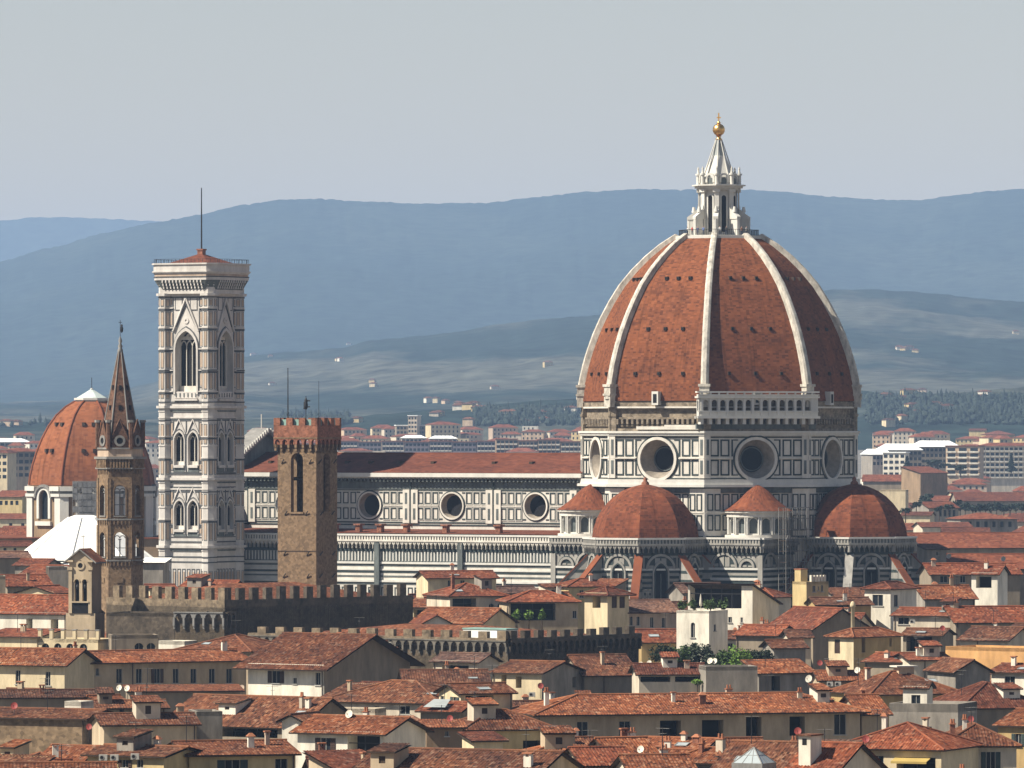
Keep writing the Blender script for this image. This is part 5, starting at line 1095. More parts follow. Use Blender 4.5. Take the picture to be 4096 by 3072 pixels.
S = [
 # --- bottom row
 (-60, 340, 2872, 2836, -8, 'g', 'rubble', 'tileB', 'rough brown rubble stone house with a blank wall at the lower left corner', dict(dep=9, nch=0)),
 (-60, 452, 3118, 3052, 5, 'g', 'beige', 'tileA', 'roof edge of an orange tiled house in the bottom left corner', dict(D=640)),
 (350, 655, 3022, 2984, -12, 'g', 'yellow', 'tileB', 'low yellow house under brown tiles with air conditioners below its eaves', dict(dep=8, win=even((500, 560), 26, 3040, 3070), nch=1)),
 (757, 1182, 3018, 2964, 16, 'g', 'yellow', 'tileA', 'yellow house with a bare cream gable end facing left near the bottom', dict(xs=655, win=[(1100, 1150, 3036, 3085), (900, 960, 3040, 3085)], nch=2)),
 (1190, 1532, 2934, 2866, -12, 'g', 'white', 'tileA', 'white house with brown shutters and a dark loggia at the bottom centre left', dict(dep=9.5, win=[(1282, 1322, 2952, 3032, 's'), (1390, 1520, 2944, 3026, 'd')], ov=.75, nch=1)),
 (1400, 2122, 3112, 3000, -7, 'g', 'beige', 'tileB', 'big brown tiled roof along the bottom edge left of centre', dict(D=655, dep=14)),
 (2100, 2338, 3030, 2982, 10, 'h', 'beige', 'tileA', 'small square pavilion with a low orange hipped roof at the bottom centre', dict(dep=7, win=[(2157, 2194, 3036, 3085, 'd')], nch=0)),
 (2338, 2528, 3062, 2990, 14, 'g', 'beige', 'tileC', 'orange roofed house just right of the bottom centre pavilion', dict(dep=9)),
 (2530, 2775, 3092, 3020, 10, 'g', 'pale', 'tileA', 'low tiled house at the bottom left of the glass skylight', dict(dep=9, D=655)),
 (2862, 3128, 3086, 2968, -10, 'g', 'cream', 'tileB', 'brown roofed house carrying the glass pyramid skylight', dict(dep=10, D=668, nch=0)),
 (3135, 3322, 3110, 2972, -12, 'g', 'pale', 'tileC', 'red roofed house with a small white dormer at the bottom right', dict(dep=12, D=662)),
 (3345, 3765, 2996, 2892, -7, 'h', 'cream', 'tileC', 'cream house with a yellow awning under a red hipped roof', dict(dep=12, win=[(3487, 3535, 3024, 3090), (3586, 3742, 3030, 3090, 'd')], nch=2)),
 (3775, 4066, 2984, 2890, 3, 'h', 'pale', 'tileA', 'pale house with two pairs of dark open shutters at the lower right', dict(dep=11, win=[(3838, 3876, 3008, 3090, 's'), (3944, 3982, 3008, 3090, 's')])),
 (3992, 4330, 2906, 2840, -14, 'g', 'ochre', 'tileA', 'ochre house cut off by the right edge near the bottom', dict(dep=11, win=[(4060, 4085, 2935, 2985)])),
 # --- second row
 (2160, 3440, 2853, 2776, 14, 'h', 'beige', 'tileA', 'very long beige house with seven big dark windows under one orange roof', dict(dep=12.5, ov=1.1, win=[(2307, 2352, 2888, 2958), (2476, 2522, 2886, 2958), (2640, 2724, 2882, 2955, 'd'), (2808, 2894, 2880, 2952, 'd'), (2984, 3046, 2868, 2946, 'd'), (3158, 3220, 2866, 2944, 'd'), (3336, 3384, 2858, 2938)], nch=5)),
 (3447, 3552, 2858, 2780, 14, 'g', 'beige', 'tileA', 'lower orange roofed extension at the right end of the very long house', dict(dep=11, D=834, nch=1)),
 (3612, 3708, 2753, 2726, -22, 'g', 'white', 'tileB', 'narrow white roof turret with one grey window above a terrace', dict(D=853, xs=3731, win=[(3645, 3682, 2780, 2816)], nch=0, ov=.4)),
 (3556, 3832, 2815, 2815, -4, 'f', 'grey', 'tileB', 'grey terrace block with concrete parapets below the white roof turret', dict(D=851, dep=9, win=[(3660, 3727, 2906, 2942, 'd')], par=1.0)),
 (3486, 3842, 2776, 2686, 24, 'h', 'ochre', 'tileA', 'ochre house under a broad pyramid roof with a box on its peak', dict(D=912, dep=12, win=[(3760, 3790, 2790, 2825)], nch=1)),
 (3850, 4180, 2832, 2730, 18, 'h', 'dim', 'tileC', 'broad red hipped roof by the right edge beside the white turret', dict(D=872, dep=13)),
 (3822, 3960, 2684, 2640, 22, 'y', 'grey', 'tileB', 'grey house with a bare pointed gable near the right edge', dict(D=943, dep=9)),
 (3966, 4140, 2690, 2656, -14, 'g', 'white', 'tileC', 'white house with a dark window at the right edge', dict(D=948, dep=8, win=[(4018, 4060, 2706, 2748)])),
 (3782, 4170, 2590, 2590, -18, 'f', 'orange', 'tileB', 'long bright orange wall by the right edge', dict(D=1012, dep=8)),
 (416, 786, 2899, 2854, 12, 'g', 'beige', 'tileA', 'beige house with an orange roof right of the rubble stone house', dict(xs=368, nch=1)),
 (787, 890, 2846, 2846, 12, 'f', 'grey', 'tileB', 'blank grey rendered wall block beside the orange roof at lower left', dict(D=802, dep=6)),
 (660, 1190, 2906, 2774, -16, 'g', 'dim', 'tileB', 'wide brown roof with a dark loggia under its eaves at lower left', dict(D=828, dep=13, win=[(890, 1110, 2915, 2950, 'd')], nch=2)),
 (1128, 1205, 2880, 2858, -24, 'y', 'white', 'tileB', 'sunlit white gable between the wide brown roof and the white house', dict(D=800, dep=7)),
 (992, 1296, 2676, 2536, -34, 'g', 'white', 'tileA', 'tall white house with a shade-darkened flank under a large orange roof', dict(xs=1640, ov=1.6, wall2='dim', win=[(1088, 1120, 2684, 2732), (1173, 1187, 2712, 2734), (1262, 1282, 2692, 2740)], nch=2)),  # darker side plaster: the flank's shade is painted in by wall2
 (1290, 1752, 2810, 2724, -10, 'h', 'pale', 'tileB', 'brown hipped roof spread behind the white house with shutters', dict(dep=13, win=[(1495, 1517, 2826, 2858), (1600, 1640, 2824, 2856)])),
 (1270, 1500, 2834, 2834, -4, 'f', 'pale', 'tileB', 'grey rendered terrace wall behind the roof of the white house', dict(D=838, dep=4)),
 (1626, 1952, 2747, 2680, 5, 'g', 'dim', 'tileB', 'plain brown tiled roof below the long battlemented palace', dict(D=918, dep=12)),
 (1843, 2050, 2773, 2734, 27, 'g', 'cream', 'tileA', 'cream tower house with a lit left gable and a wide dark window', dict(D=832, xs=1756, win=[(1862, 1974, 2782, 2850, 'd')], side=[(1762, 1776, 2784, 2808), (1811, 1828, 2788, 2818)], nch=0)),
 (1862, 2215, 2918, 2840, 15, 'h', 'yellow', 'tileA', 'yellow house with a deep dark loggia below the cream tower house', dict(D=792, dep=9, win=[(2092, 2170, 2962, 3015, 'd')], nch=1)),
 (1896, 2012, 2962, 2930, 20, 'm', 'cream', 'tileC', 'tiny cream lean-to under the yellow loggia house', dict(D=769, dep=4)),
 (1682, 1838, 2846, 2808, -8, 'g', 'dim', 'tileC', 'small dark walled attic roofed partly with grey metal', dict(D=815, dep=6, nch=0)),
 (1706, 1850, 2909, 2886, 6, 'm', 'brown', 'tileA', 'dark brown house with one tiny window under ragged orange tiles', dict(D=784, dep=5, win=[(1780, 1796, 2926, 2944)])),
 (1562, 1700, 2900, 2880, 18, 'm', 'pink', 'tileD', 'shaded pinkish grey house with a tall doorway beside the white house', dict(D=790, dep=6, win=[(1582, 1610, 2960, 3030, 'd')])),
 # --- left middle
 (-170, 258, 2660, 2594, -8, 'g', 'cream', 'tileA', 'sunlit cream half of the long house at the left edge', dict(D=970, win=[(62, 82, 2682, 2736), (182, 202, 2688, 2742)], ov=.8, nch=1)),
 (259, 985, 2648, 2602, 27, 'g', 'beige', 'tileA', 'long shaded beige house with a row of nine windows on the left', dict(D=979, dep=10, ov=.8, win=even((477, 556, 629, 703, 774, 848, 917), 24, 2676, 2732) + even((336, 390), 14, 2674, 2702), nch=2)),
 (-60, 430, 2790, 2760, 8, 'g', 'dim', 'tileB', 'low dark house with a brown roof under the cream half of the long house', dict(D=882, dep=8, nch=1)),
 (520, 962, 2764, 2746, 10, 'm', 'dim', 'tileA', 'shallow lean-to roof at the foot of the long shaded house', dict(D=935, dep=5)),
 (406, 512, 2820, 2782, 32, 'g', 'dim', 'tileA', 'small steep orange roof below two white dishes', dict(D=862, dep=6, nch=0)),
 (258, 324, 2806, 2806, -10, 'f', 'white', 'tileB', 'little white roof cabin above the rubble stone house', dict(D=818, dep=3)),
 (332, 662, 2832, 2802, 10, 'g', 'dim', 'tileB', 'dark low house between the lower left roofs', dict(D=852, dep=8, nch=1, win=[(478, 496, 2838, 2868, 'd')])),
 (-90, 266, 2456, 2376, -10, 'g', 'white', 'tileC', 'white house with two dark doorways left of the bell gable', dict(D=1104, dep=11, win=[(105, 130, 2474, 2517, 'd'), (203, 233, 2477, 2520, 'd')], nch=0)),
 (150, 392, 2556, 2556, -8, 'f', 'cream', 'tileB', 'cream roof terrace with four dark arches below the bell gable', dict(D=1046, dep=7, win=[(166, 197, 2573, 2612, 'a'), (216, 246, 2573, 2612, 'a'), (265, 296, 2574, 2612, 'a'), (318, 349, 2575, 2612, 'a')])),
 (-70, 148, 2546, 2528, -8, 'm', 'cream', 'tileC', 'cream house left of the arched roof terrace', dict(D=1050, dep=8)),
 (446, 632, 2540, 2540, 8, 'f', 'dim', 'tileB', 'grey brown block with two dark arches below the battlemented wing', dict(D=1040, dep=6, win=[(538, 574, 2572, 2606, 'a'), (586, 622, 2572, 2606, 'a')])),
 (634, 738, 2564, 2564, -10, 'f', 'white', 'tileB', 'small bright white wall below the battlemented wing', dict(D=1036, dep=4)),
 (425, 698, 2452, 2452, -20, 'f', 'darkstone', 'tileB', 'dark weathered stone block beside the bell gable', dict(D=1077, dep=9)),
 (706, 1002, 2604, 2540, -28, 'h', 'beige', 'tileA', 'orange hipped roof left of the tall white house with shaded flank', dict(D=1006, dep=14, nch=0)),
 # --- behind the lower palace
 (1712, 1985, 2312, 2284, 14, 'g', 'cream', 'tileC', 'cream house with a thin red roof right below the nave wall', dict(D=1190, dep=9, win=even((1800, 1850), 18, 2322, 2345), nch=1)),
 (1800, 2022, 2384, 2334, 24, 'h', 'pale', 'tileC', 'pale open loggia house with arched windows left of the green plants', dict(D=1152, dep=10, win=[(1810, 1905, 2394, 2452, 'd'), (1955, 1976, 2414, 2462, 'a'), (1990, 2010, 2414, 2470, 'a')], nch=1)),
 (1652, 1925, 2494, 2432, -12, 'g', 'cream', 'tileA', 'orange roof just right of the dark battlemented palace', dict(D=1096, dep=11)),
 (1690, 1802, 2492, 2460, 12, 'y', 'white', 'tileC', 'small white gable behind the lower palace battlements', dict(D=1082, dep=8)),
 (2034, 2312, 2408, 2364, 10, 'h', 'beige', 'tileC', 'red hipped house with a dark roof loggia full of green plants', dict(D=1142, dep=9, win=[(2042, 2222, 2414, 2482, 'd'), (2290, 2306, 2444, 2472)], nch=1)),
 (2338, 2430, 2381, 2348, -40, 'h', 'cream', 'tileC', 'square cream tower house at the foot of the left apse', dict(D=1108, xs=2516, ov=.9, win=[(2370, 2402, 2386, 2432, 'd')], side=[(2447, 2468, 2386, 2432, 'c'), (2478, 2500, 2386, 2432, 'c')], nch=0)),
 (2516, 2706, 2450, 2400, 14, 'g', 'pink', 'tileD', 'pinkish house with a faded grey roof right of the square cream tower house', dict(D=1112, dep=12, win=[(2519, 2531, 2466, 2502, 'a'), (2546, 2559, 2466, 2502, 'a'), (2600, 2614, 2470, 2510), (2647, 2660, 2472, 2510)], nch=0)),
 (2566, 2712, 2570, 2518, 10, 'g', 'ochre', 'tileC', 'low red roof between the dark palace wing and the white tower', dict(D=1072, dep=9, nch=0)),
 (2706, 2836, 2443, 2443, -27, 'f', 'white', 'tileB', 'bright white square tower with an arched window and a planted roof terrace', dict(D=1062, xs=2911, win=[(2763, 2780, 2490, 2550, 'a')], side=[(2855, 2864, 2498, 2524)], par=.35)),
 (2752, 3010, 2338, 2320, -24, 'b', 'white', 'tileC', 'big white house with a huge dark glazed loggia below the drum', dict(D=1132, xs=3116, win=[(2760, 2966, 2342, 2434, 'd'), (2913, 2928, 2468, 2490), (2962, 2972, 2470, 2490)], nch=0)),
 (3170, 3226, 2327, 2327, -50, 'f', 'yellow', 'tileB', 'pale yellow tower house with white chimney posts on its terrace', dict(D=1130, xs=3314, side=[(3250, 3262, 2343, 2367), (3271, 3276, 2345, 2362), (3284, 3293, 2341, 2366)], par=.4)),
 (3270, 3484, 2419, 2390, 10, 'g', 'ochre', 'tileB', 'low ochre house under a brown roof right of the yellow tower house', dict(D=1122, dep=8, win=[(3350, 3402, 2424, 2446, 'd')], nch=1)),
 (3458, 3562, 2356, 2327, -32, 'h', 'white', 'tileC', 'white square house with one big window below the right apse', dict(D=1132, xs=3666, win=[(3490, 3532, 2379, 2423)], side=[(3576, 3592, 2380, 2426)], nch=0)),
 (3574, 3810, 2463, 2432, -8, 'g', 'pale', 'tileC', 'pale house with a green window right of the white square house', dict(D=1096, dep=8, win=[(3592, 3636, 2471, 2497)], nch=1)),
 (3252, 3476, 2512, 2434, 32, 'y', 'dim', 'tileC', 'dark bare gable with a tall round chimney to its right', dict(D=1086, dep=13)),
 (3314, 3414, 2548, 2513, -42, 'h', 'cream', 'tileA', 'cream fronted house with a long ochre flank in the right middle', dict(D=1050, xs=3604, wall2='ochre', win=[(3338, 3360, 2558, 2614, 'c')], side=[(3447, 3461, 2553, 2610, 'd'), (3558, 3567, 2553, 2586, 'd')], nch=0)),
 (3612, 3762, 2542, 2514, -5, 'g', 'dim', 'tileB', 'brown roofed house with a black loggia beside the ochre flank', dict(D=1078, dep=7, win=[(3625, 3728, 2546, 2606, 'd')])),
 (3886, 3990, 2298, 2258, -22, 'g', 'white', 'tileC', 'white turret with a dark upper opening near the right edge', dict(D=1186, xs=4030, win=[(3904, 3966, 2306, 2352, 'd')], nch=1)),
 (3726, 4080, 2298, 2254, 7, 'g', 'dim', 'tileC', 'long red roof above the white turret at right', dict(D=1222, dep=12, win=[(3760, 3790, 2305, 2330), (3840, 3862, 2305, 2330)])),
 (3702, 3900, 2396, 2342, 14, 'g', 'grey', 'tileA', 'grey walled house with an orange roof left of the white turret', dict(D=1146, dep=10)),
 (3824, 4130, 2490, 2426, 12, 'g', 'dim', 'tileC', 'wide red roof below the white turret', dict(D=1092, dep=11)),
 (3842, 4030, 2562, 2508, -14, 'g', 'pale', 'tileB', 'brown roof just above the orange wall', dict(D=1048, dep=9)),
 (4034, 4170, 2516, 2494, -10, 'g', 'pale', 'tileB', 'pale house with a green shuttered window at the right edge', dict(D=1052, dep=8, win=[(4076, 4098, 2536, 2572)])),
 (3036, 3250, 2692, 2640, 28, 'm', 'grey', 'tileA', 'grey house with a black doorway under a slanting orange roof', dict(D=946, dep=4, win=[(3086, 3120, 2704, 2762, 'd')])),
 (2556, 2818, 2698, 2655, 6, 'g', 'pale', 'tileC', 'low red roof with a glazed terrace in front of the garden trees', dict(D=938, dep=8, win=[(2562, 2682, 2706, 2728, 'd'), (2700, 2800, 2706, 2728, 'd')], nch=1)),
 (2824, 3030, 2666, 2666, 8, 'f', 'grey', 'tileB', 'blank blue grey wall below the garden trees', dict(D=934, dep=6)),
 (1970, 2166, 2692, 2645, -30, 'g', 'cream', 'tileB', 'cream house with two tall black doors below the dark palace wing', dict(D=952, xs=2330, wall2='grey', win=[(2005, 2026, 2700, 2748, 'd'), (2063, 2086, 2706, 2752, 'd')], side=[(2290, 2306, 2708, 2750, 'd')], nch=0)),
 (2338, 2546, 2702, 2620, 20, 'g', 'dim', 'tileB', 'brown roof between the cream house and the garden trees', dict(D=960, dep=11)),
 (3282, 3466, 2722, 2684, 5, 'g', 'beige', 'tileA', 'beige house with two air conditioners above the long orange roof', dict(D=925, dep=8, nch=1)),
 (2944, 3104, 2542, 2500, -10, 'g', 'dim', 'tileC', 'small red roof right of the white square tower', dict(D=1082, dep=8)),
 (3150, 3400, 2522, 2452, -8, 'g', 'pale', 'tileC', 'broad red roof below the pale yellow tower house', dict(D=1102, dep=11)),
 (3162, 3244, 2550, 2520, 8, 'g', 'pale', 'tileB', 'narrow pale house right of the garden trees', dict(D=1062, dep=7)),
 (3096, 3222, 2592, 2560, 12, 'g', 'grey', 'tileA', 'small orange roof at the right end of the garden trees', dict(D=1022, dep=7)),
 (3460, 3640, 2648, 2612, -12, 'g', 'dim', 'tileC', 'red roof below the long ochre flank', dict(D=990, dep=9)),
 (3640, 3800, 2640, 2612, 12, 'g', 'pale', 'tileC', 'red roof with a cream box right below the black loggia', dict(D=985, dep=9)),
 # --- left edge, far side
 (30, 205, 2345, 2300, 18, 'g', 'dim', 'tileC', 'orange roof at far left below the white sloping roof', dict(D=1205, dep=10)),
 (-30, 118, 2232, 2206, 14, 'g', 'dim', 'tileD', 'grey brown house hiding the left foot of the white roof', dict(D=1330, dep=9)),
 (60, 178, 2262, 2236, -22, 'g', 'grey', 'tileC', 'narrow grey house in front of the white roof at far left', dict(D=1290, dep=7)),
 (70, 220, 2310, 2262, -14, 'g', 'grey', 'tileC', 'red roof in the row below the left end of the white roof', dict(D=1250, dep=10)),
 (196, 276, 2268, 2268, 8, 'f', 'grey', 'tileB', 'dark grey block between the white sloping roof and the bell gable', dict(D=1222, dep=8, wall2='darkstone')),
 (70, 215, 2368, 2345, -12, 'y', 'cream', 'tileC', 'small cream gable left of the bell gable', dict(D=1178, dep=7)),
 (-60, 22, 2305, 2305, 5, 'f', 'dim', 'tileB', 'dark flat block at the far left edge', dict(D=1190, dep=8)),
 (-70, 130, 2186, 2165, 12, 'g', 'cream', 'tileC', 'cream house at the far left edge behind the town', dict(D=1560, dep=10, win=even((20, 60), 12, 2192, 2212))),
 (-70, 105, 2150, 2110, -10, 'g', 'yellow', 'tileC', 'yellow house with a dark window left of the far orange dome', dict(D=1850, dep=10, win=[(10, 30, 2086 + 70, 2115 + 60)])),
 (600, 700, 2352, 2338, 12, 'g', 'cream', 'tileC', 'cream house peeping over the battlemented palace below the bell tower', dict(D=1212, dep=7)),
 (566, 652, 2250, 2240, -8, 'm', 'grey', 'whitemarbleroof', 'small grey building with a white roof between spire and bell tower', dict(D=1310, dep=6, ridge=False)),
 (1436, 1546, 2570, 2570, -22, 'f', 'white', 'tileB', 'white sheeted roof shelter in front of the battlemented arcade', dict(D=994, dep=2.5, par=.1)),
 (705, 900, 2366, 2322, -10, 'g', 'pale', 'tileC', 'orange roof with a brick chimney at the foot of the bell tower', dict(D=1205, dep=9, nch=2)),
]
for s in S: H(*s[:9], **s[9])
NHAND = len(HOUSES)
# ---------------------------------------------------------------- things on particular roofs
def find(sub):
    for h in HOUSES:
        if sub in h[0]['label']: return h
def roof_of(t): return next(c for c in t.children if c.name.startswith(('roof', 'wall')) and (c.name.startswith('roof') or not any(k.name.startswith('roof') for k in t.children)))
def loc_(t, p): return Matrix.Rotation(-t.rotation_euler.z, 3, 'Z') @ (Vector(p) - t.location)
h = find('glass pyramid skylight'); t = h[0]; c = loc_(t, W(3016, 3050, 664)); b = MB(); s_ = 1.55; zt = c.z + 1.5
for k in range(4):
    q = [(-s_, -s_), (s_, -s_), (s_, s_), (-s_, s_)]; p, r_ = q[k], q[(k + 1) % 4]; b.poly([(c.x + p[0], c.y + p[1], c.z), (c.x + r_[0], c.y + r_[1], c.z), (c.x, c.y, zt)], 0)
    b.tube((c.x + p[0], c.y + p[1], c.z), (c.x, c.y, zt), .06, n=5, m=1)
    for f in (.33, .66): b.tube((c.x + p[0] * (1 - f) + r_[0] * f, c.y + p[1] * (1 - f) + r_[1] * f, c.z), (c.x, c.y, zt), .035, n=4, m=1)
    b.tube((c.x + p[0] * .5, c.y + p[1] * .5, (c.z + zt) / 2), (c.x + r_[0] * .5, c.y + r_[1] * .5, (c.z + zt) / 2), .035, n=4, m=1)
b.box(c.x - s_ - .1, c.x + s_ + .1, c.y - s_ - .1, c.y + s_ + .1, c.z - 1.6, c.z, 1)
b.build('skylight', [M['skyglass'], M['greystone']], roof_of(t))
h = find('small white dormer'); t = h[0]; c = loc_(t, W(3218, 2991, 664)); b = MB(); F = Fr((c.x, c.y, c.z), 0)
wall(b, F, -.65, .65, -2.5, 1.15, [(-.25, .25, .25, .9, 0, .1)], 0); b.box(c.x - .645, c.x + .645, c.y + .01, c.y + 2.4, c.z - 2.5, c.z + 1.15, 0); b.box(c.x - .85, c.x + .85, c.y - .25, c.y + 2.5, c.z + 1.15, c.z + 1.3, 1); pane(b, F, (-.25, .25, .25, .9, 0), .005, 2); b.build('dormer', [M['white'], M['tileB'], M['dark']], roof_of(t))
h = find('box on its peak'); t = h[0]; c = loc_(t, W(3615, 2684, 918)); b = MB(); b.box(c.x - 1.15, c.x + 1.15, c.y - .8, c.y + .8, c.z - .6, c.z + .55); b.box(c.x - 1.6, c.x + 1.6, c.y - 1.1, c.y + 1.1, c.z + .55, c.z + .75, 1); b.build('roof_box', [M['peach'], M['white']], roof_of(t))
h = find('tall round chimney'); t = h[0]; c = loc_(t, W(3411, 2515, 1083)); b = MB(); b.lathe([(.3, c.z - 4), (.3, c.z + 3.4), (.45, c.z + 3.5), (.45, c.z + 3.8), (.3, c.z + 4.2), (.1, c.z + 4.4)], 10, 0, (c.x, c.y)); b.build('chimney', M['cream'], roof_of(t))
h = find('yellow awning'); t = h[0]; p, q = loc_(t, W(3583, 3030, h[6])), loc_(t, W(3747, 3030, h[6])); b = MB(); b.poly([(p.x, -.02, p.z), (q.x, -.02, q.z), (q.x, -1.3, q.z - .32), (p.x, -1.3, p.z - .32)], 0); b.poly([(p.x, -.02, p.z - .06), (q.x, -.02, q.z - .06), (q.x, -1.3, q.z - .38), (p.x, -1.3, p.z - .38)][::-1], 0); b.poly([(p.x, -1.3, p.z - .55), (q.x, -1.3, q.z - .55), (q.x, -1.3, q.z - .32), (p.x, -1.3, p.z - .32)], 0); b.build('awning', M['awning'] if 'awning' in M else mat('yellow awning cloth', (.40, .29, .09), .9, var=.1), t)
h = find('white chimney posts'); t = h[0]; u0, u1, dep, ze = h[1:5]
for k in range(5): b = MB(); y = 1.2 + k * (dep - 2) / 4.2; b.box(u1 - .55, u1 - .1, y, y + .5, ze - .1, ze + 1.1, 0); b.build('terrace_post', M['white'], t)
b = MB(); b.box(u0 + .1, u0 + 1.6, .4, 1.9, ze - .2, ze + 2.0, 0); b.box(u0, u0 + 1.7, .3, 2, ze + 2.0, ze + 2.15, 1); b.build('chimney_stack', [M['yellow'], M['terracotta']], t)
h = find('partly with grey metal'); t = h[0]; c = loc_(t, W(1752, 2812, 816)); b = MB(); b.poly([(c.x - 1.4, c.y - 1.2, c.z - .45), (c.x + 1.5, c.y - 1.2, c.z - .45), (c.x + 1.1, c.y + 1.2, c.z + .42), (c.x - 1.1, c.y + 1.2, c.z + .42)], 0); b.build('metal_sheet', M['lead'], roof_of(t))
h = find('right end of the very long house')
h = find('nine windows')
h = find('cream terrace with four') or find('cream roof terrace'); t = h[0]; u0, u1, dep, ze = h[1:5]
for k in range(6): b = MB(); u = u0 + .1 + k * (u1 - u0 - .5) / 5; b.box(u, u + .55, -.05, .5, ze - .05, ze + 1.35, 0); b.box(u - .08, u + .63, -.12, .58, ze + 1.35, ze + 1.5, 1); b.build('terrace_pillar', [M['cream'], M['greystone']], t)
# ---------------------------------------------------------------- planting
def leafmat(n, c): return mat(n, c, .8, var=.35, scale=1.2)
for n_, c_ in (('leaf_dark', (.02, .034, .016)), ('leaf_mid', (.06, .10, .028)), ('leaf_bright', (.13, .22, .035)), ('leaf_grey', (.06, .075, .05)), ('leaf_far', (.024, .038, .027))): M[n_] = leafmat(n_.replace('_', ' '), c_)
M['bark'] = mat('bark', (.07, .05, .035), .95, var=.2)
def tree(name, label, px, y0, y1, wpx, D, leaf, kind='round', group=None, n=420, cat='tree'):
    base = W(px, y0, D); h = zat(y1, D) - base.z; r = wpx * K * D / 2; t = thing(name, label, cat, base, random.uniform(0, 3), group)
    b = MB(); tb = h * (.35 if kind == 'round' else .12)
    b.tube((0, 0, -2), (0, 0, tb + h * .2), r * .09 + .04, r * .05 + .02, 7)
    for _ in range(5): a = random.uniform(0, 6.3); b.tube((0, 0, tb), (math.cos(a) * r * .6, math.sin(a) * r * .6, tb + h * random.uniform(.2, .4)), r * .05 + .02, .02, 5)
    b.build('trunk', M['bark'], t)
    b = MB(); cl = []
    if kind == 'cone': cl = [(0, 0, h * (.1 + .88 * i / 12), r * (1 - (i / 12.5) ** 1.3) * (.75 + .25 * random.random()), h * .09) for i in range(13)]
    elif kind == 'bush': cl = [(random.uniform(-.55, .55) * r, random.uniform(-.5, .5) * r, h * random.uniform(.3, .75), r * random.uniform(.3, .55), h * random.uniform(.18, .3)) for _ in range(9)]
    else: cl = [(random.gauss(0, .38) * r, random.gauss(0, .38) * r, tb + (h - tb) * random.uniform(.2, .85), r * random.uniform(.28, .5), (h - tb) * random.uniform(.14, .24)) for _ in range(13)]
    s = max(.2, K * D * 6.5)
    for cx, cy, cz, cr, ch in cl:
        for _ in range(n // len(cl)):
            v = Vector((random.gauss(0, 1), random.gauss(0, 1), random.gauss(0, 1))).normalized() * random.uniform(.35, 1.08)
            p = Vector((cx + v.x * cr, cy + v.y * cr, cz + v.z * ch)); d1 = Vector((random.gauss(0, 1), random.gauss(0, 1), random.gauss(0, .7))).normalized(); d2 = d1.orthogonal().normalized(); d2.rotate(Matrix.Rotation(random.uniform(0, 6.3), 3, d1)); q = s * random.uniform(.6, 1.3)
            b.poly([p - d1 * q, p - d2 * q * .5, p + d1 * q, p + d2 * q * .5], 0)
    b.build('crown', M[leaf], t); return t
H(2600, 3084, 2672, 2672, 4, 'f', 'grey', 'tileB', 'grey garden terrace holding the clump of green trees', dep=16, D=992, nch=0)
GT = [(2645, 2700, 2572, 150, 996, 'leaf_dark', 'dark green tree at the left end of the roof garden'), (2712, 2692, 2566, 120, 1001, 'leaf_mid', 'olive green tree second from the left in the roof garden'), (2775, 2690, 2566, 110, 1004, 'leaf_grey', 'grey green bush below the white square tower'), (2838, 2692, 2570, 110, 1002, 'leaf_grey', 'greyish tree in the middle of the roof garden'),
      (2876, 2700, 2592, 110, 995, 'leaf_mid', 'mid green tree just left of the brightest garden tree'), (2945, 2704, 2570, 165, 995, 'leaf_bright', 'brightest yellow green tree in the roof garden'), (3005, 2698, 2582, 130, 998, 'leaf_dark', 'dark tree right of the brightest garden tree'), (3052, 2694, 2592, 100, 1001, 'leaf_dark', 'dark tree at the right end of the roof garden')]
for x, y0, y1, w, D, lf, lab in GT: tree('garden_tree', lab, x, y0, y1, w, D, lf, 'bush', 'trees of the roof garden', 1500)
for i, (x, lab) in enumerate(((2068, 'leftmost'), (2116, 'middle'), (2168, 'rightmost'))): tree('potted_shrub', lab + ' of three bright green shrubs in the dark roof loggia', x, 2486, 2434, 44, 1140.5, 'leaf_bright', 'bush', 'shrubs in the roof loggia', 220, 'shrub')
for i, (x, y1, w, lab) in enumerate(((2728, 2400, 40, 'tall thin shrub at the left corner of the white tower terrace'), (2776, 2385, 46, 'green climber left of the closed white parasol'), (2842, 2382, 60, 'green climber right of the closed white parasol'), (2890, 2390, 50, 'shrub at the right corner of the white tower terrace'))): tree('terrace_shrub', lab, x, 2446, y1, w, 1066 + (i == 3) * 2, 'leaf_mid', 'bush', 'plants on the white tower terrace', 260, 'shrub')
t = thing('closed_parasol', 'closed white parasol standing among plants on the white tower', 'parasol', W(2803, 2446, 1063.5)); b = MB(); b.lathe([(.04, 0), (.04, .8), (.2, .9), (.24, 1.3), (.13, 2.2), (.05, 2.75)], 10); b.build('canopy', M['white'], t); b = MB(); b.lathe([(.3, -.1), (.3, .08)], 10); b.build('base', M['greystone'], t)
tree('roof_plant', 'tuft of green plants on the terrace in front of the garden trees', 2790, 2745, 2715, 60, 936, 'leaf_bright', 'bush', None, 160, 'plant')
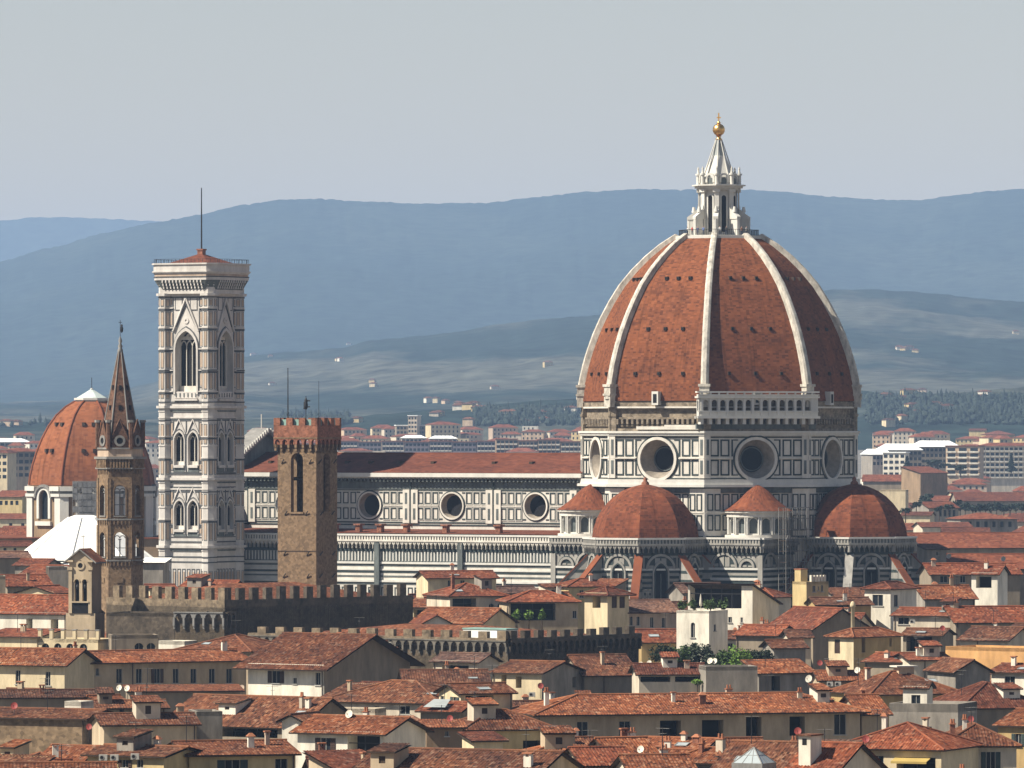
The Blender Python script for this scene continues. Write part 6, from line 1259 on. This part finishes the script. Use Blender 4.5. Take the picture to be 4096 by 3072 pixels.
# ---------------------------------------------------------------- dishes, aerials, air conditioners
def dish(x, y, D, r, m, label, rz):
    t = thing('satellite_dish', label, 'satellite dish', W(x, y, D), R(rz), 'satellite dishes on the roofs'); b = MB(); n = 18; rows = []
    for f in (0.02, .35, .7, 1): rows.append([(f * r * math.cos(2 * math.pi * i / n), -.16 * r * f * f * 1.6, f * r * 1.08 * math.sin(2 * math.pi * i / n)) for i in range(n)])
    b.grid(rows, 0, True); rows2 = [[(x_, y_ + .03, z_) for x_, y_, z_ in q] for q in rows]; b.grid(rows2[::-1], 0, True); b.grid([rows[-1], rows2[-1]], 0, True); b.v = [tuple(Matrix.Rotation(R(-22), 3, 'X') @ Vector(v)) for v in b.v]; b.build('reflector', m, t)
    b = MB(); b.tube((0, .1, -1.7), (0, .1, .05), .035, n=6); b.build('mast', M['iron'], t); b = MB(); b.tube((0, -.02, -r * .9), (0, -r * 1.1, r * .1), .02, n=4); b.box(-.06, .06, -r * 1.25, -r * 1.05, r * .02, r * .2); b.build('feed_arm', M['iron'], t)
Wd, Rd = M['white'], M['reddish']
for d in ((477, 2752, 905, .4, Wd, 'left of the two white dishes side by side on the left', -25), (509, 2754, 905, .4, Wd, 'right of the two white dishes side by side on the left', -25), (967, 2752, 955, .42, M['pink'], 'pale reddish dish at the right end of the long shaded house', -20), (1397, 2857, 770.5, .45, Wd, 'white dish on the ridge of the white house with shutters', -25),
          (1800, 2874, 786, .36, Rd, 'red dish beside a brick chimney under the metal sheet roof', -10), (2162, 2744, 905, .4, Rd, 'red dish in front of the cream house with black doors', 10), (2563, 2660, 944, .42, Wd, 'white dish at the left end of the glazed terrace roof', -25), (2597, 2653, 946, .38, Wd, 'white dish just above the left end of the glazed terrace roof', -25),
          (2841, 2644, 944, .42, Wd, 'left dish of the white pair in front of the garden trees', -30), (2859, 2645, 944, .4, Wd, 'right dish of the white pair in front of the garden trees', -30), (3188, 2481, 1100, .45, Wd, 'white dish on the broad red roof below the pale yellow tower', -25), (3236, 2716, 925, .5, Wd, 'biggest white dish above the chimneys of the very long house', -28),
          (3430, 2681, 922, .42, Wd, 'white dish on the house with two air conditioners', -25), (2563, 2998, 676, .36, Wd, 'white dish at the bottom right of the pavilion', -25), (3191, 2925, 668, .36, Rd, 'red dish above the small white dormer', -5), (3279, 2652, 975, .4, Rd, 'red dish among roofs left of the long ochre flank', 5), (3770, 2513, 1076, .42, Rd, 'red dish above the black loggia on the right', 5),
          (3463, 2957, 700, .38, Rd, 'red dish on the red hipped roof with the awning', -5), (3883, 2876, 848, .4, Rd, 'red dish below the broad roof at the right edge', 5), (3796, 2225, 1345, .5, Wd, 'white dish beside the grey roof cabin right of the cathedral', -25), (4014, 2236, 1345, .5, Wd, 'white dish on the long red roof near the right edge', -25), (57, 2824, 815, .42, Rd, 'red dish on the roof of the rubble stone house', -5), (356, 2908, 790, .36, Rd, 'red dish on the lit gable beside the rubble stone house', -5)): dish(*d)
proto = None
def aerial(p, rz, hgt):
    t = thing('tv_aerial', 'thin metal television aerial standing on a tiled roof', 'aerial', p, rz, 'television aerials on the roofs'); b = MB(); b.tube((0, 0, -1.5), (0, 0, hgt), .042, n=5); b.build('mast', M['iron'], t); b = MB()
    z = hgt - .1; b.tube((-.75, 0, z), (.75, 0, z), .028, n=4)
    for k in range(7): x = -.7 + k * .23; b.tube((x, -.22 - .03 * k, z), (x, .22 + .03 * k, z), .012, n=4)
    if random.random() < .6: z -= .5; b.tube((0, -.5, z), (0, .5, z), .018, n=4); [b.tube((-.25, -.45 + k * .22, z), (.25, -.45 + k * .22, z), .012, n=4) for k in range(5)]
    b.build('boom', M['greystone'], t)
for h in random.sample([h for h in HOUSES if h[6] < 1150 and h[7] in 'ghm' and h[2] - h[1] > 4], 56):
    t, u0, u1, dep, ze, zr, D = h[:7]; u = random.uniform(u0 + .5, u1 - .5); f = random.uniform(.4, .6); z = zr - abs(f - .5) * 2 * (zr - ze) if h[7] in 'gh' else ze + f * (zr - ze)
    p = Matrix.Rotation(t.rotation_euler.z, 3, 'Z') @ Vector((u, dep * f, z)) + t.location; aerial(p, random.uniform(-.8, .8), random.uniform(1.6, 3.0))
for i, (x, y, D, lab) in enumerate(((413, 3030, 690, 'leftmost of three air conditioners below the low yellow house eaves'), (458, 3030, 690, 'middle of three air conditioners below the low yellow house eaves'), (540, 3026, 690, 'rightmost of three air conditioners below the low yellow house eaves'), (2128, 2778, 905, 'grey air conditioner on the ridge near the cream tower house'), (3320, 2736, 923, 'left air conditioner of the beige house above the long orange roof'), (3352, 2736, 923, 'right air conditioner of the beige house above the long orange roof'), (3650, 2486, 1094, 'air conditioner beside the green window of the pale house'))):
    t = thing('air_conditioner', lab, 'air conditioner', W(x, y, D), R(-5), 'air conditioners'); b = MB(); b.box(-.42, .42, -.18, .18, -.3, .3, 0); b.build('casing', M['frame'], t); b = MB(); F = Fr((-.12, -.18, 0), 0); ring(b, F, 0, 0, .17, .24, .03, 0); pane(b, F, (-.2, .2, -.2, .2, 3), .012, 1); b.build('fan_grille', [M['greystone'], M['dark']], t); b = MB(); b.box(-.4, -.34, -.18, .4, -.36, -.3); b.box(.34, .4, -.18, .4, -.36, -.3); b.build('bracket', M['iron'], t)
# visitors at the railing of the lantern
def person(i, an, shirt, lab):
    m = bpy.data.materials.new('visitor ' + str(i)); m.use_nodes = True; n = m.node_tree.nodes; l = m.node_tree.links; tc = n.new('ShaderNodeTexCoord'); sp = n.new('ShaderNodeSeparateXYZ'); l.new(tc.outputs['Object'], sp.inputs[0]); mr = n.new('ShaderNodeMapRange'); mr.inputs[2].default_value = 1.8; l.new(sp.outputs[2], mr.inputs[0])
    r = n.new('ShaderNodeValToRGB'); r.color_ramp.interpolation = 'CONSTANT'; e = r.color_ramp.elements; e[0].color = (.04, .05, .08, 1); e[1].position = .51; e[1].color = (*shirt, 1); q = e.new(.82); q.color = (.45, .27, .2, 1); q = e.new(.945); q.color = (.03, .02, .015, 1); l.new(mr.outputs[0], r.inputs[0]); l.new(r.outputs[0], n['Principled BSDF'].inputs[0]); n['Principled BSDF'].inputs['Roughness'].default_value = .85
    V = [(0, 0, .92, .15), (0, 0, 1.15, .14), (0, 0, 1.38, .17), (0, 0, 1.5, .065), (0, -.02, 1.62, .1), (0, -.01, 1.72, .085)]; E = [(k, k + 1) for k in range(5)]
    for s_ in (-1, 1):
        k = len(V); V += [(s_ * .1, 0, .85, .1), (s_ * .11, -.02, .47, .065), (s_ * .11, .02, .08, .045), (s_ * .12, -.12, .04, .035)]; E += [(0, k), (k, k + 1), (k + 1, k + 2), (k + 2, k + 3)]
        k = len(V); V += [(s_ * .2, 0, 1.4, .06), (s_ * .27, -.05, 1.14, .045), (s_ * .2, -.28, 1.1, .035), (s_ * .19, -.36, 1.1, .03)]; E += [(2, k), (k, k + 1), (k + 1, k + 2), (k + 2, k + 3)]
    me = bpy.data.meshes.new('person'); me.from_pydata([v[:3] for v in V], E, []); me.materials.append(m); o = bpy.data.objects.new('person', me); sc.collection.objects.link(o)
    sk = o.modifiers.new('Skin', 'SKIN'); 
    for v, d in zip(V, me.skin_vertices[0].data if me.skin_vertices else []): d.radius = (v[3], v[3])
    sb = o.modifiers.new('Subsurf', 'SUBSURF'); sb.levels = 1; sb.render_levels = 1
    a = R(an - 30); rr = 7.25; o.location = cath.location + Vector((math.sin(a) * rr, -math.cos(a) * rr, 91.55)); o.rotation_euler = (0, 0, a); tag(o, lab, 'person', 'visitors on the lantern platform')
    return o
for i, (an, c, lab) in enumerate(((-28, (.5, .5, .48), 'person in a white top, leftmost at the lantern railing'), (-17, (.35, .05, .04), 'person in a red top at the left of the lantern railing'), (-6, (.05, .06, .12), 'person in a dark top left of the lantern railing middle'), (4, (.1, .15, .3), 'person in a blue top left of centre at the lantern railing'), (30, (.6, .6, .58), 'person in a bright white shirt at the middle of the lantern railing'), (40, (.06, .06, .06), 'person in black just right of the lantern railing middle'), (66, (.4, .2, .12), 'person in an orange top right on the lantern railing'), (76, (.5, .48, .44), 'person in a pale top, rightmost at the lantern railing'))): person(i, an, c, lab)
# ---------------------------------------------------------------- right middle distance and the far town
FAR = [
 (3640, 4160, 2192, 2132, 8, 'g', 'dim', 'tileF', 'huge red roof spreading right of the right apse', dict(D=1520, dep=22)),
 (3634, 4160, 2276, 2216, 6, 'g', 'dim', 'tileF', 'long red roof in front of the huge red roof right of the cathedral', dict(D=1350, dep=16)),
 (3708, 3786, 2196, 2176, 20, 'm', 'grey', 'tileD', 'small grey roof cabin on the long red roofs right of the cathedral', dict(D=1340, dep=5, win=[(3744, 3754, 2208, 2222)])),
 (3842, 4068, 2076, 2050, 12, 'h', 'grey', 'tileF', 'grey palazzo with a row of dark windows under a red hipped roof', dict(D=2150, dep=16, win=even((3880, 3912, 3944, 3976, 4008, 4040), 13, 2086, 2108))),
 (3716, 3834, 2032, 2006, 26, 'g', 'grey', 'tileF', 'grey loggia house with a pale lit gable far right', dict(D=2380, dep=12, win=even((3762, 3780, 3798, 3816), 10, 2040, 2066))),
 (3828, 4160, 2004, 1968, 4, 'g', 'dim', 'tileF', 'very long far red roof above a belt of trees', dict(D=2760, dep=20)),
 (3518, 3622, 1960, 1960, -10, 'f', 'cream', 'tileF', 'far cream block with a flat roof above the right apse', dict(D=2650, dep=10)),
 (3682, 3790, 1892, 1866, 34, 'm', 'brown', 'tileF', 'big far brown blank house with an orange roof', dict(D=3000, dep=14)),
 (3452, 3640, 1926, 1898, -6, 'g', 'dim', 'tileF', 'far red roof right of the drum', dict(D=3020, dep=14)),
 (3690, 3886, 2108, 2088, 10, 'g', 'pale', 'tileF', 'far red roof left of the grey palazzo', dict(D=2050, dep=12)),
 (3606, 3720, 2062, 2046, -12, 'g', 'cream', 'tileF', 'far pale house just right of the right apse', dict(D=2250, dep=10)),
 (3876, 3940, 1722, 1714, -10, 'g', 'yellow', 'tileF', 'far yellow villa with a red roof below the right hill', dict(D=5230, dep=16)),
 (3944, 4060, 1738, 1722, 6, 'h', 'ochre', 'tileF', 'far broad villa beside the yellow villa below the right hill', dict(D=5200, dep=22)),
]
for s in FAR:
    kw = dict(s[9]); kw.update(group=None, nch=0, near=False); kw['base'] = gz(0, kw['D']) * .98; H(*s[:9], **kw)
def block(label, x0, x1, y0, D, ang, wallm, floors, bays, dep=14, roofm='zinc', roofh=0, name='apartment_block', cat='apartment block', ybot=None, group=None, bal=False):
    bz = gz(0, D) - 1; w = (x1 - x0) * K * D / math.cos(R(ang)); t = thing(name, unique(label), cat, (xat((x0 + x1) / 2, D), D, bz), R(ang), group); h_ = zat(y0, D) - bz; b = MB(); b.box(-w / 2, w / 2, 0, dep, 0, h_, 0); F = Fr((0, 0, 0), 0)
    fh = 3.2
    for f in range(floors):
        z1 = h_ - .9 - f * fh
        if z1 < 2: break
        for k in range(bays):
            u = -w / 2 + (k + .5) * w / bays; q = w / bays
            fbox(b, F, u - q * .34, u + q * .34, z1 - 1.7, z1, -.02 + .04, 1)
            if bal: fbox(b, F, u - q * .42, u + q * .42, z1 - 2.6, z1 - 1.7, .9, 2)
    b.build('wall', [M[wallm], M['glass'], M['white']], t)
    b = MB()
    if roofh: b.prism([(-w / 2 - .8, -.8), (w / 2 + .8, -.8), (w / 2 + .8, dep + .8), (-w / 2 - .8, dep + .8)], h_, h_ + roofh, 0, None, .55, 0, dep / 2)
    else: b.box(-w / 2 - .5, w / 2 + .5, -.5, dep + .5, h_, h_ + .6, 0)
    b.build('roof', M[roofm], t); return t
block('lowest left step of the far bright white hall roofs', 3490, 3566, 1818, 3750, 6, 'grey', 2, 5, 40, 'zinc', 3, 'market_hall', 'hall')
block('middle step of the far bright white hall roofs', 3548, 3688, 1800, 3800, 6, 'dim', 3, 8, 40, 'zinc', 3.5, 'market_hall', 'hall')
block('highest right step of the far bright white hall roofs', 3684, 3840, 1787, 3880, 6, 'dim', 4, 9, 40, 'zinc', 3.5, 'market_hall', 'hall')
block('far tan apartment block with rows of dark loggias', 3784, 3918, 1786, 3820, -12, 'peach', 5, 3, 16, 'tileF', 0, bal=True)
block('far pale apartment block with a white balcony grid at the right edge', 3922, 4150, 1784, 4100, 6, 'pale', 6, 12, 14, 'tileF', 2, bal=True)
block('far small white block below the white hall roofs', 3532, 3620, 1812, 3660, -14, 'white', 4, 4, 12, 'zinc', 0)
x = 1345
for i, w in enumerate((88, 96, 90, 100, 92, 98, 90)): block('far purple grey apartment slab behind the nave roof, number counted from the tower'.replace(', number counted from the tower', ' ' + ('next to the brown tower', 'second from the brown tower', 'third from the brown tower', 'in the middle of its row', 'below the white roofs', 'right of the white roofs', 'at the end of its row')[i]), x, x + w - 4, 1766 + (i % 2) * 3, 4550, 3, 'slab', 5, 6, 14, 'brick', 0, group='grey apartment slabs behind the nave', bal=i % 2 == 0); x += w
for i, (a, c, y) in enumerate(((1985, 2070, 1758), (2074, 2150, 1764), (2153, 2240, 1760), (2243, 2330, 1768))): block('far brown apartment slab behind the nave ' + ('left of its row', 'second of its row', 'third of its row', 'beside the drum')[i], a, c, y, 4480, 3, 'brown', 5, 5, 14, 'brick', 0, group='brown apartment slabs behind the nave', bal=True)
block('far pale tower block standing above the town behind the nave', 1632, 1668, 1664, 5050, -10, 'pale', 8, 3, 16, 'zinc', 0, 'tower_block', 'tower block')
block('wide base building below the far pale tower block', 1586, 1726, 1703, 5060, 4, 'dim', 3, 10, 24, 'zinc', 0)
block('left one of two far white roofed halls behind the nave', 1606, 1704, 1752, 4760, 2, 'pale', 2, 6, 20, 'zinc', 2, 'market_hall', 'hall')
block('right one of two far white roofed halls behind the nave', 1718, 1828, 1754, 4760, 2, 'pale', 2, 6, 20, 'zinc', 2, 'market_hall', 'hall')
block('far white hall roof at the left edge behind the orange dome', -40, 118, 1768, 4700, 3, 'grey', 2, 8, 30, 'zinc', 2.5, 'market_hall', 'hall')
block('grey apartment block at the left edge beside the far orange dome', 28, 140, 1806, 3300, 10, 'dim', 4, 5, 16, 'tileF', 1.5)
block('cream apartment block at the far left edge', -60, 30, 1812, 3250, -14, 'cream', 4, 4, 14, 'tileF', 1.5)
wins_ = ((-40, 108, 1900, 4600, 130), (3455, 4150, 1560, 3600, 95), (3455, 4150, 3600, 5200, 130), (985, 2320, 4300, 5300, 105), (-40, 640, 4300, 5300, 170))
def place(px, D):
    a = 'left edge' if px < 130 else 'area behind the orange dome' if px < 640 else 'gap beside the bell tower' if px < 1110 else 'strip behind the nave roof' if px < 2330 else 'space right of the drum' if px < 3700 else 'right side' if px < 3950 else 'right edge'
    d = 'middle distance' if D < 2100 else 'far town' if D < 3300 else 'farther town' if D < 4300 else 'town foot of the hills'
    return a, d
FARR = []; town = MB(); TM = ['cream', 'pale', 'beige', 'yellow', 'white', 'pink', 'peach']
for xa, xb, D0, D1, step in wins_:
    D = D0
    while D < D1:
        px = xa + random.uniform(0, 50)
        while px < xb:
            w = random.uniform(9, 24) / (K * D)
            if random.random() < .78:
                zt = random.uniform(13, 24) + (6 if random.random() < .12 else 0); ye = HY + (H0 - gz(0, D) - zt) / (K * D); k = random.choice('ggghhgyf'); wm = random.choice(('cream', 'pale', 'pale', 'beige', 'yellow', 'white', 'pink', 'peach')); nm, dn = place(px, D)
                blocked = any(abs(D - f[9]['D']) < 60 and px < f[1] and px + w > f[0] for f in FAR)
                if not blocked and D > 3000:
                    b0 = len(town.v); wd = w * K * D; dp_ = random.uniform(9, 15); hh = zat(ye, D) - gz(0, D); mi = TM.index(wm); town.box(-wd / 2, wd / 2, 0, dp_, -1, hh, mi)
                    for q in range(int(wd / 3.2)):
                        for f in range(3): u = -wd / 2 + 1.6 + q * 3.2; zz = hh - 2.6 - f * 3.2; town.box(u - .55, u + .55, -.04, .02, zz, zz + 1.6, 8)
                    if k != 'f': town.prism([(-wd / 2 - .6, -.6), (wd / 2 + .6, -.6), (wd / 2 + .6, dp_ + .6), (-wd / 2 - .6, dp_ + .6)], hh, hh + random.uniform(1.6, 2.8), 7, None, .35, 0, dp_ / 2)
                    Mx = Matrix.Translation(Vector((xat(px + w / 2, D), D + random.uniform(-20, 20), gz(0, D)))) @ Matrix.Rotation(R(random.uniform(-28, 28)), 4, 'Z'); town.v[b0:] = [tuple(Mx @ Vector(v)) for v in town.v[b0:]]
                elif not blocked:
                    rfc = 'red tiled' if k != 'f' else 'flat roofed'; lab = f'{wm} {rfc} house in the {dn} at the {nm}'
                    wn_ = even([px + w * q for q in (.2, .4, .6, .8)], max(6, 1.1 / (K * D)), ye + 1.4 / (K * D), ye + 3.0 / (K * D)) if D < 2600 else ()
                    FARR.append((lab, px, ye)); USED.discard(lab)
                    t, rf = H(px, px + w, ye, ye - random.uniform(1.6, 3.2) / (K * D), random.uniform(-28, 28), k, wm, 'tileF', lab, dep=random.uniform(9, 16), D=D + random.uniform(-20, 20), nch=0, base=gz(0, D) - .5, win=wn_, group='small houses of the distant town', near=False, ridge=False); t['label'] = lab
            px += w * random.uniform(1.0, 1.35)
        D += step * random.uniform(.8, 1.2)
tag(town.build('distant_town', [M[k] for k in TM] + [M['tileF'], M['glass']]), 'mass of tiny pale houses in the far plain', None, None, 'stuff')
# houses on the hillsides, set down where the eye meets the slope
bpy.context.view_layer.update(); dg = bpy.context.evaluated_depsgraph_get()
def onhill(px, py):
    d = Vector(((px - 2048) * K, 1, -(py - HY) * K)).normalized(); o = Vector((0, 0, H0)) + d * 5200; 
    for _ in range(6):
        ok, p, n, i, ob, m = sc.ray_cast(dg, o, d)
        if not ok: return None
        if ob.name.startswith('hills'): return p
        o = p + d * .5
    return None
hv_ = [(1395, 1380), (1082, 1429), (1015, 1421), (1356, 1444), (1366, 1446), (1090, 1541), (1486, 1530), (1488, 1548), (1718, 1610), (1740, 1612), (1790, 1615), (1830, 1622), (1850, 1632), (1836, 1640), (1868, 1640), (1890, 1636), (1905, 1645), (1938, 1648), (1925, 1640), (2195, 1466), (1981, 1557), (2287, 1650), (2280, 1655), (2046, 1670), (2020, 1672), (2060, 1668), (2175, 1668), (2172, 1690), (1870, 1704), (1768, 1704), (1750, 1665), (1735, 1666), (2090, 1728 - 30), (3546, 1601), (3613, 1604), (3633, 1602), (3640, 1585), (3686, 1577), (3660, 1640), (3668, 1660), (3650, 1645), (3734, 1628), (3745, 1632), (3618, 1690), (3563, 1708), (3912, 1599), (3930, 1592), (3590, 1397), (3600, 1399), (3610, 1402), (3640, 1398), (3660, 1410), (4065, 1337), (3780, 1640), (3800, 1636), (60, 1700), (20, 1705), (1300, 1698), (1250, 1700), (1330, 1690), (1420, 1690)]
for i, (px, py) in enumerate(hv_):
    p = onhill(px, py)
    if p is None: continue
    wm = random.choice(('white', 'cream', 'pale', 'peach', 'yellow')); w = random.uniform(6, 13); t = thing('villa', wm + (' villa among woods on the right hillside' if px > 3000 else ' villa among fields on the hillside behind the nave' if px > 1380 else ' villa high on the hillside right of the bell tower' if px > 900 else ' villa below the hills at far left'), 'villa', (p.x, p.y, p.z - 1), random.uniform(-.6, .6), 'villas on the hills')
    b = MB(); h_ = random.uniform(3.5, 7); b.box(-w / 2, w / 2, 0, 8, -4, h_); 
    b.build('wall', M[wm], t); b = MB(); b.prism([(-w / 2 - .6, -.6), (w / 2 + .6, -.6), (w / 2 + .6, 8.6), (-w / 2 - .6, 8.6)], h_, h_ + 1.6, 0, None, .3, 0, 4); b.build('roof', M['tileB'], t)
# trees of the far town
FT = [(4045, 1890, 1820, 36, 3700, 'cone', 'tall dark cypress in front of the pale balcony block at right'), (3752, 1884, 1838, 100, 3400, 'round', 'broad dark pine below the white hall roofs'), (3842, 1892, 1862, 52, 3300, 'round', 'round tree in front of the tan apartment block'), (3628, 1878, 1828, 30, 3500, 'cone', 'dark cypress left of the broad dark pine')]
for x, y0, y1, w, D, k, lab in FT: tree('town_tree', lab, x, y0, y1, w, D, 'leaf_far', k, 'trees of the far town', 400)
for i in range(12): tree('belt_tree', 'dark green tree in the belt below the very long far red roof', 3840 + i * 25 + random.uniform(-6, 6), 2062, 2012 + random.uniform(-4, 14), random.uniform(44, 66), 2500 + random.uniform(-30, 30), 'leaf_far', 'round', 'belt of trees at right', 200)
for i in range(8): tree('court_tree', 'green tree between far roofs above the right apse', random.uniform(3560, 3840), 2010 + i * 8, 1975 + i * 8, 44, 2600 - i * 60, 'leaf_far', 'round', 'courtyard trees at right', 160)
# woodland edge: cypress and pine crowns over the low rise
b = MB()
for px0, px1, py0, py1, n in ((3470, 4110, 1590, 1700, 900), (1900, 2310, 1640, 1705, 420), (1120, 1400, 1660, 1705, 200), (0, 500, 1690, 1712, 30)):
    for _ in range(n):
        p = onhill(random.uniform(px0, px1), random.uniform(py0, py1))
        if p is None: continue
        h_ = random.uniform(3.5, 8); r = random.uniform(1.6, 4.2); k = 7; ph_ = random.uniform(0, 6)
        if random.random() < .4: prf = [(r * .35, 0), (r * .5, h_ * .4), (.1, h_ * 1.2)]
        else: prf = [(r * .6, 0), (r, h_ * .35), (r * .75, h_ * .7), (.2, h_ * .9)]
        rows = [[(p.x + q * math.cos(ph_ + 6.283 * i / k) * random.uniform(.75, 1.2), p.y + q * math.sin(ph_ + 6.283 * i / k), p.z + z * random.uniform(.9, 1.1)) for i in range(k)] for q, z in prf]; b.grid(rows, 0, True, False)
tag(b.build('hillside_wood', M['leaf_far']), 'scattered dark trees and cypresses on the hillsides', None, None, 'stuff')
# ---------------------------------------------------------------- small houses filling the gaps of the old town
def rect(t, u0, u1, dep): return [Matrix.Rotation(t.rotation_euler.z, 3, 'Z') @ Vector(q) + t.location for q in ((u0, 0, 0), (u1, 0, 0), (u1, dep, 0), (u0, dep, 0))]
RC = [rect(h[0], h[1] - .3, h[2] + .3, h[3] + .3) for h in HOUSES if h[6] < 1400]
def sat(a, b):
    for P in (a, b):
        for i in range(4):
            e = P[(i + 1) % 4] - P[i]; n = Vector((-e.y, e.x, 0)); A_ = [n.dot(p) for p in a]; B_ = [n.dot(p) for p in b]
            if max(A_) < min(B_) or max(B_) < min(A_): return False
    return True
def pal(t, wl, wd): return rect(t, -wl - 1, 1, wd + 1)
for o, ux, d_ in ((pa, (-32, 2), 48), (pb, (-wl_ - 2, 2), wd_ + 2), (wg, (-10, 2), 14)): RC.append(rect(o, ux[0], ux[1], d_))
RC.append(rect(bgb, -4, 4, 7)); RC.append([Vector((xat(481, ED) + x, ED + y, 0)) for x, y in ((-5, -5), (5, -5), (5, 5), (-5, 5))]); RC.append(rect(cath, -110, 45, 25)); RC.append(rect(cath, -30, 50, -50))
ROOFN = {'tileA': 'orange', 'tileB': 'brown', 'tileC': 'red', 'tileD': 'faded'}
def where(px, ye):
    col = ('at the left edge' if px < 260 else 'below the spire tower' if px < 560 else 'below the bell tower' if px < 1000 else 'below the brown tower' if px < 1400 else 'below the nave' if px < 2250 else 'below the left apse' if px < 2760 else 'below the dome' if px < 3250 else 'below the right apse' if px < 3650 else 'at the right edge')
    return ('front row' if ye > 2900 else 'lower row' if ye > 2740 else 'middle row' if ye > 2560 else 'upper row') + ' ' + col
n = 0; tries = 0
while n < 125 and tries < 16000:
    tries += 1; D = 1 / random.uniform(1 / 1235, 1 / 650); px = random.uniform(-60, 4150); yD = 3050 - (D - 680) / 520 * 700; ye = yD + random.uniform(10, 120); w = random.uniform(3.4, 8.5) / (K * D); ang = random.choice((-32, -14, -8, 6, 12, 18, 26)) + random.uniform(-4, 4); dep = random.uniform(3.5, 8)
    hw = w * K * D / 2; c = Vector((xat(px, D), D, 0)); m_ = Matrix.Rotation(R(ang), 3, 'Z'); rr = [m_ @ Vector(q) + c for q in ((-hw - .5, -.5, 0), (hw + .5, -.5, 0), (hw + .5, dep + .5, 0), (-hw - .5, dep + .5, 0))]
    if any(sat(rr, q) for q in RC): continue
    if any(g[6] > D and g[8] < px + w / 2 and g[9] > px - w / 2 and ye - 55 < g[10] + (88 if g[10] > 2600 else 88 if 2330 < g[10] < 2460 else 52) for g in HOUSES[:NHAND]): continue
    if 2600 < px < 3090 and 2560 < ye < 2720: continue
    RC.append(rr); wm = random.choice(('cream', 'pale', 'beige', 'ochre', 'dim', 'white', 'grey', 'yellow', 'pink')); rm = random.choice(('tileA', 'tileA', 'tileB', 'tileC', 'tileD')); k = random.choice('ggghmy'); s_ = 1 / (K * D)
    wn_ = [(px - w * .25, px - w * .25 + .8 * s_, ye + .7 * s_, ye + 2 * s_), (px + w * .15, px + w * .15 + .8 * s_, ye + .7 * s_, ye + 2 * s_)] if random.random() < .75 else [(px - w * .3, px + w * .3, ye + .5 * s_, ye + 2 * s_, 'd')]
    H(px - w / 2, px + w / 2, ye, ye - random.uniform(.9, 2.2) * s_, ang, k, wm, rm, f'small {wm} house with {ROOFN[rm]} tiles, {where(px, ye)}'.replace('dim', 'drab').replace('pink house', 'pinkish house'), dep=dep, D=D, win=wn_, group='small houses of the old town'); n += 1
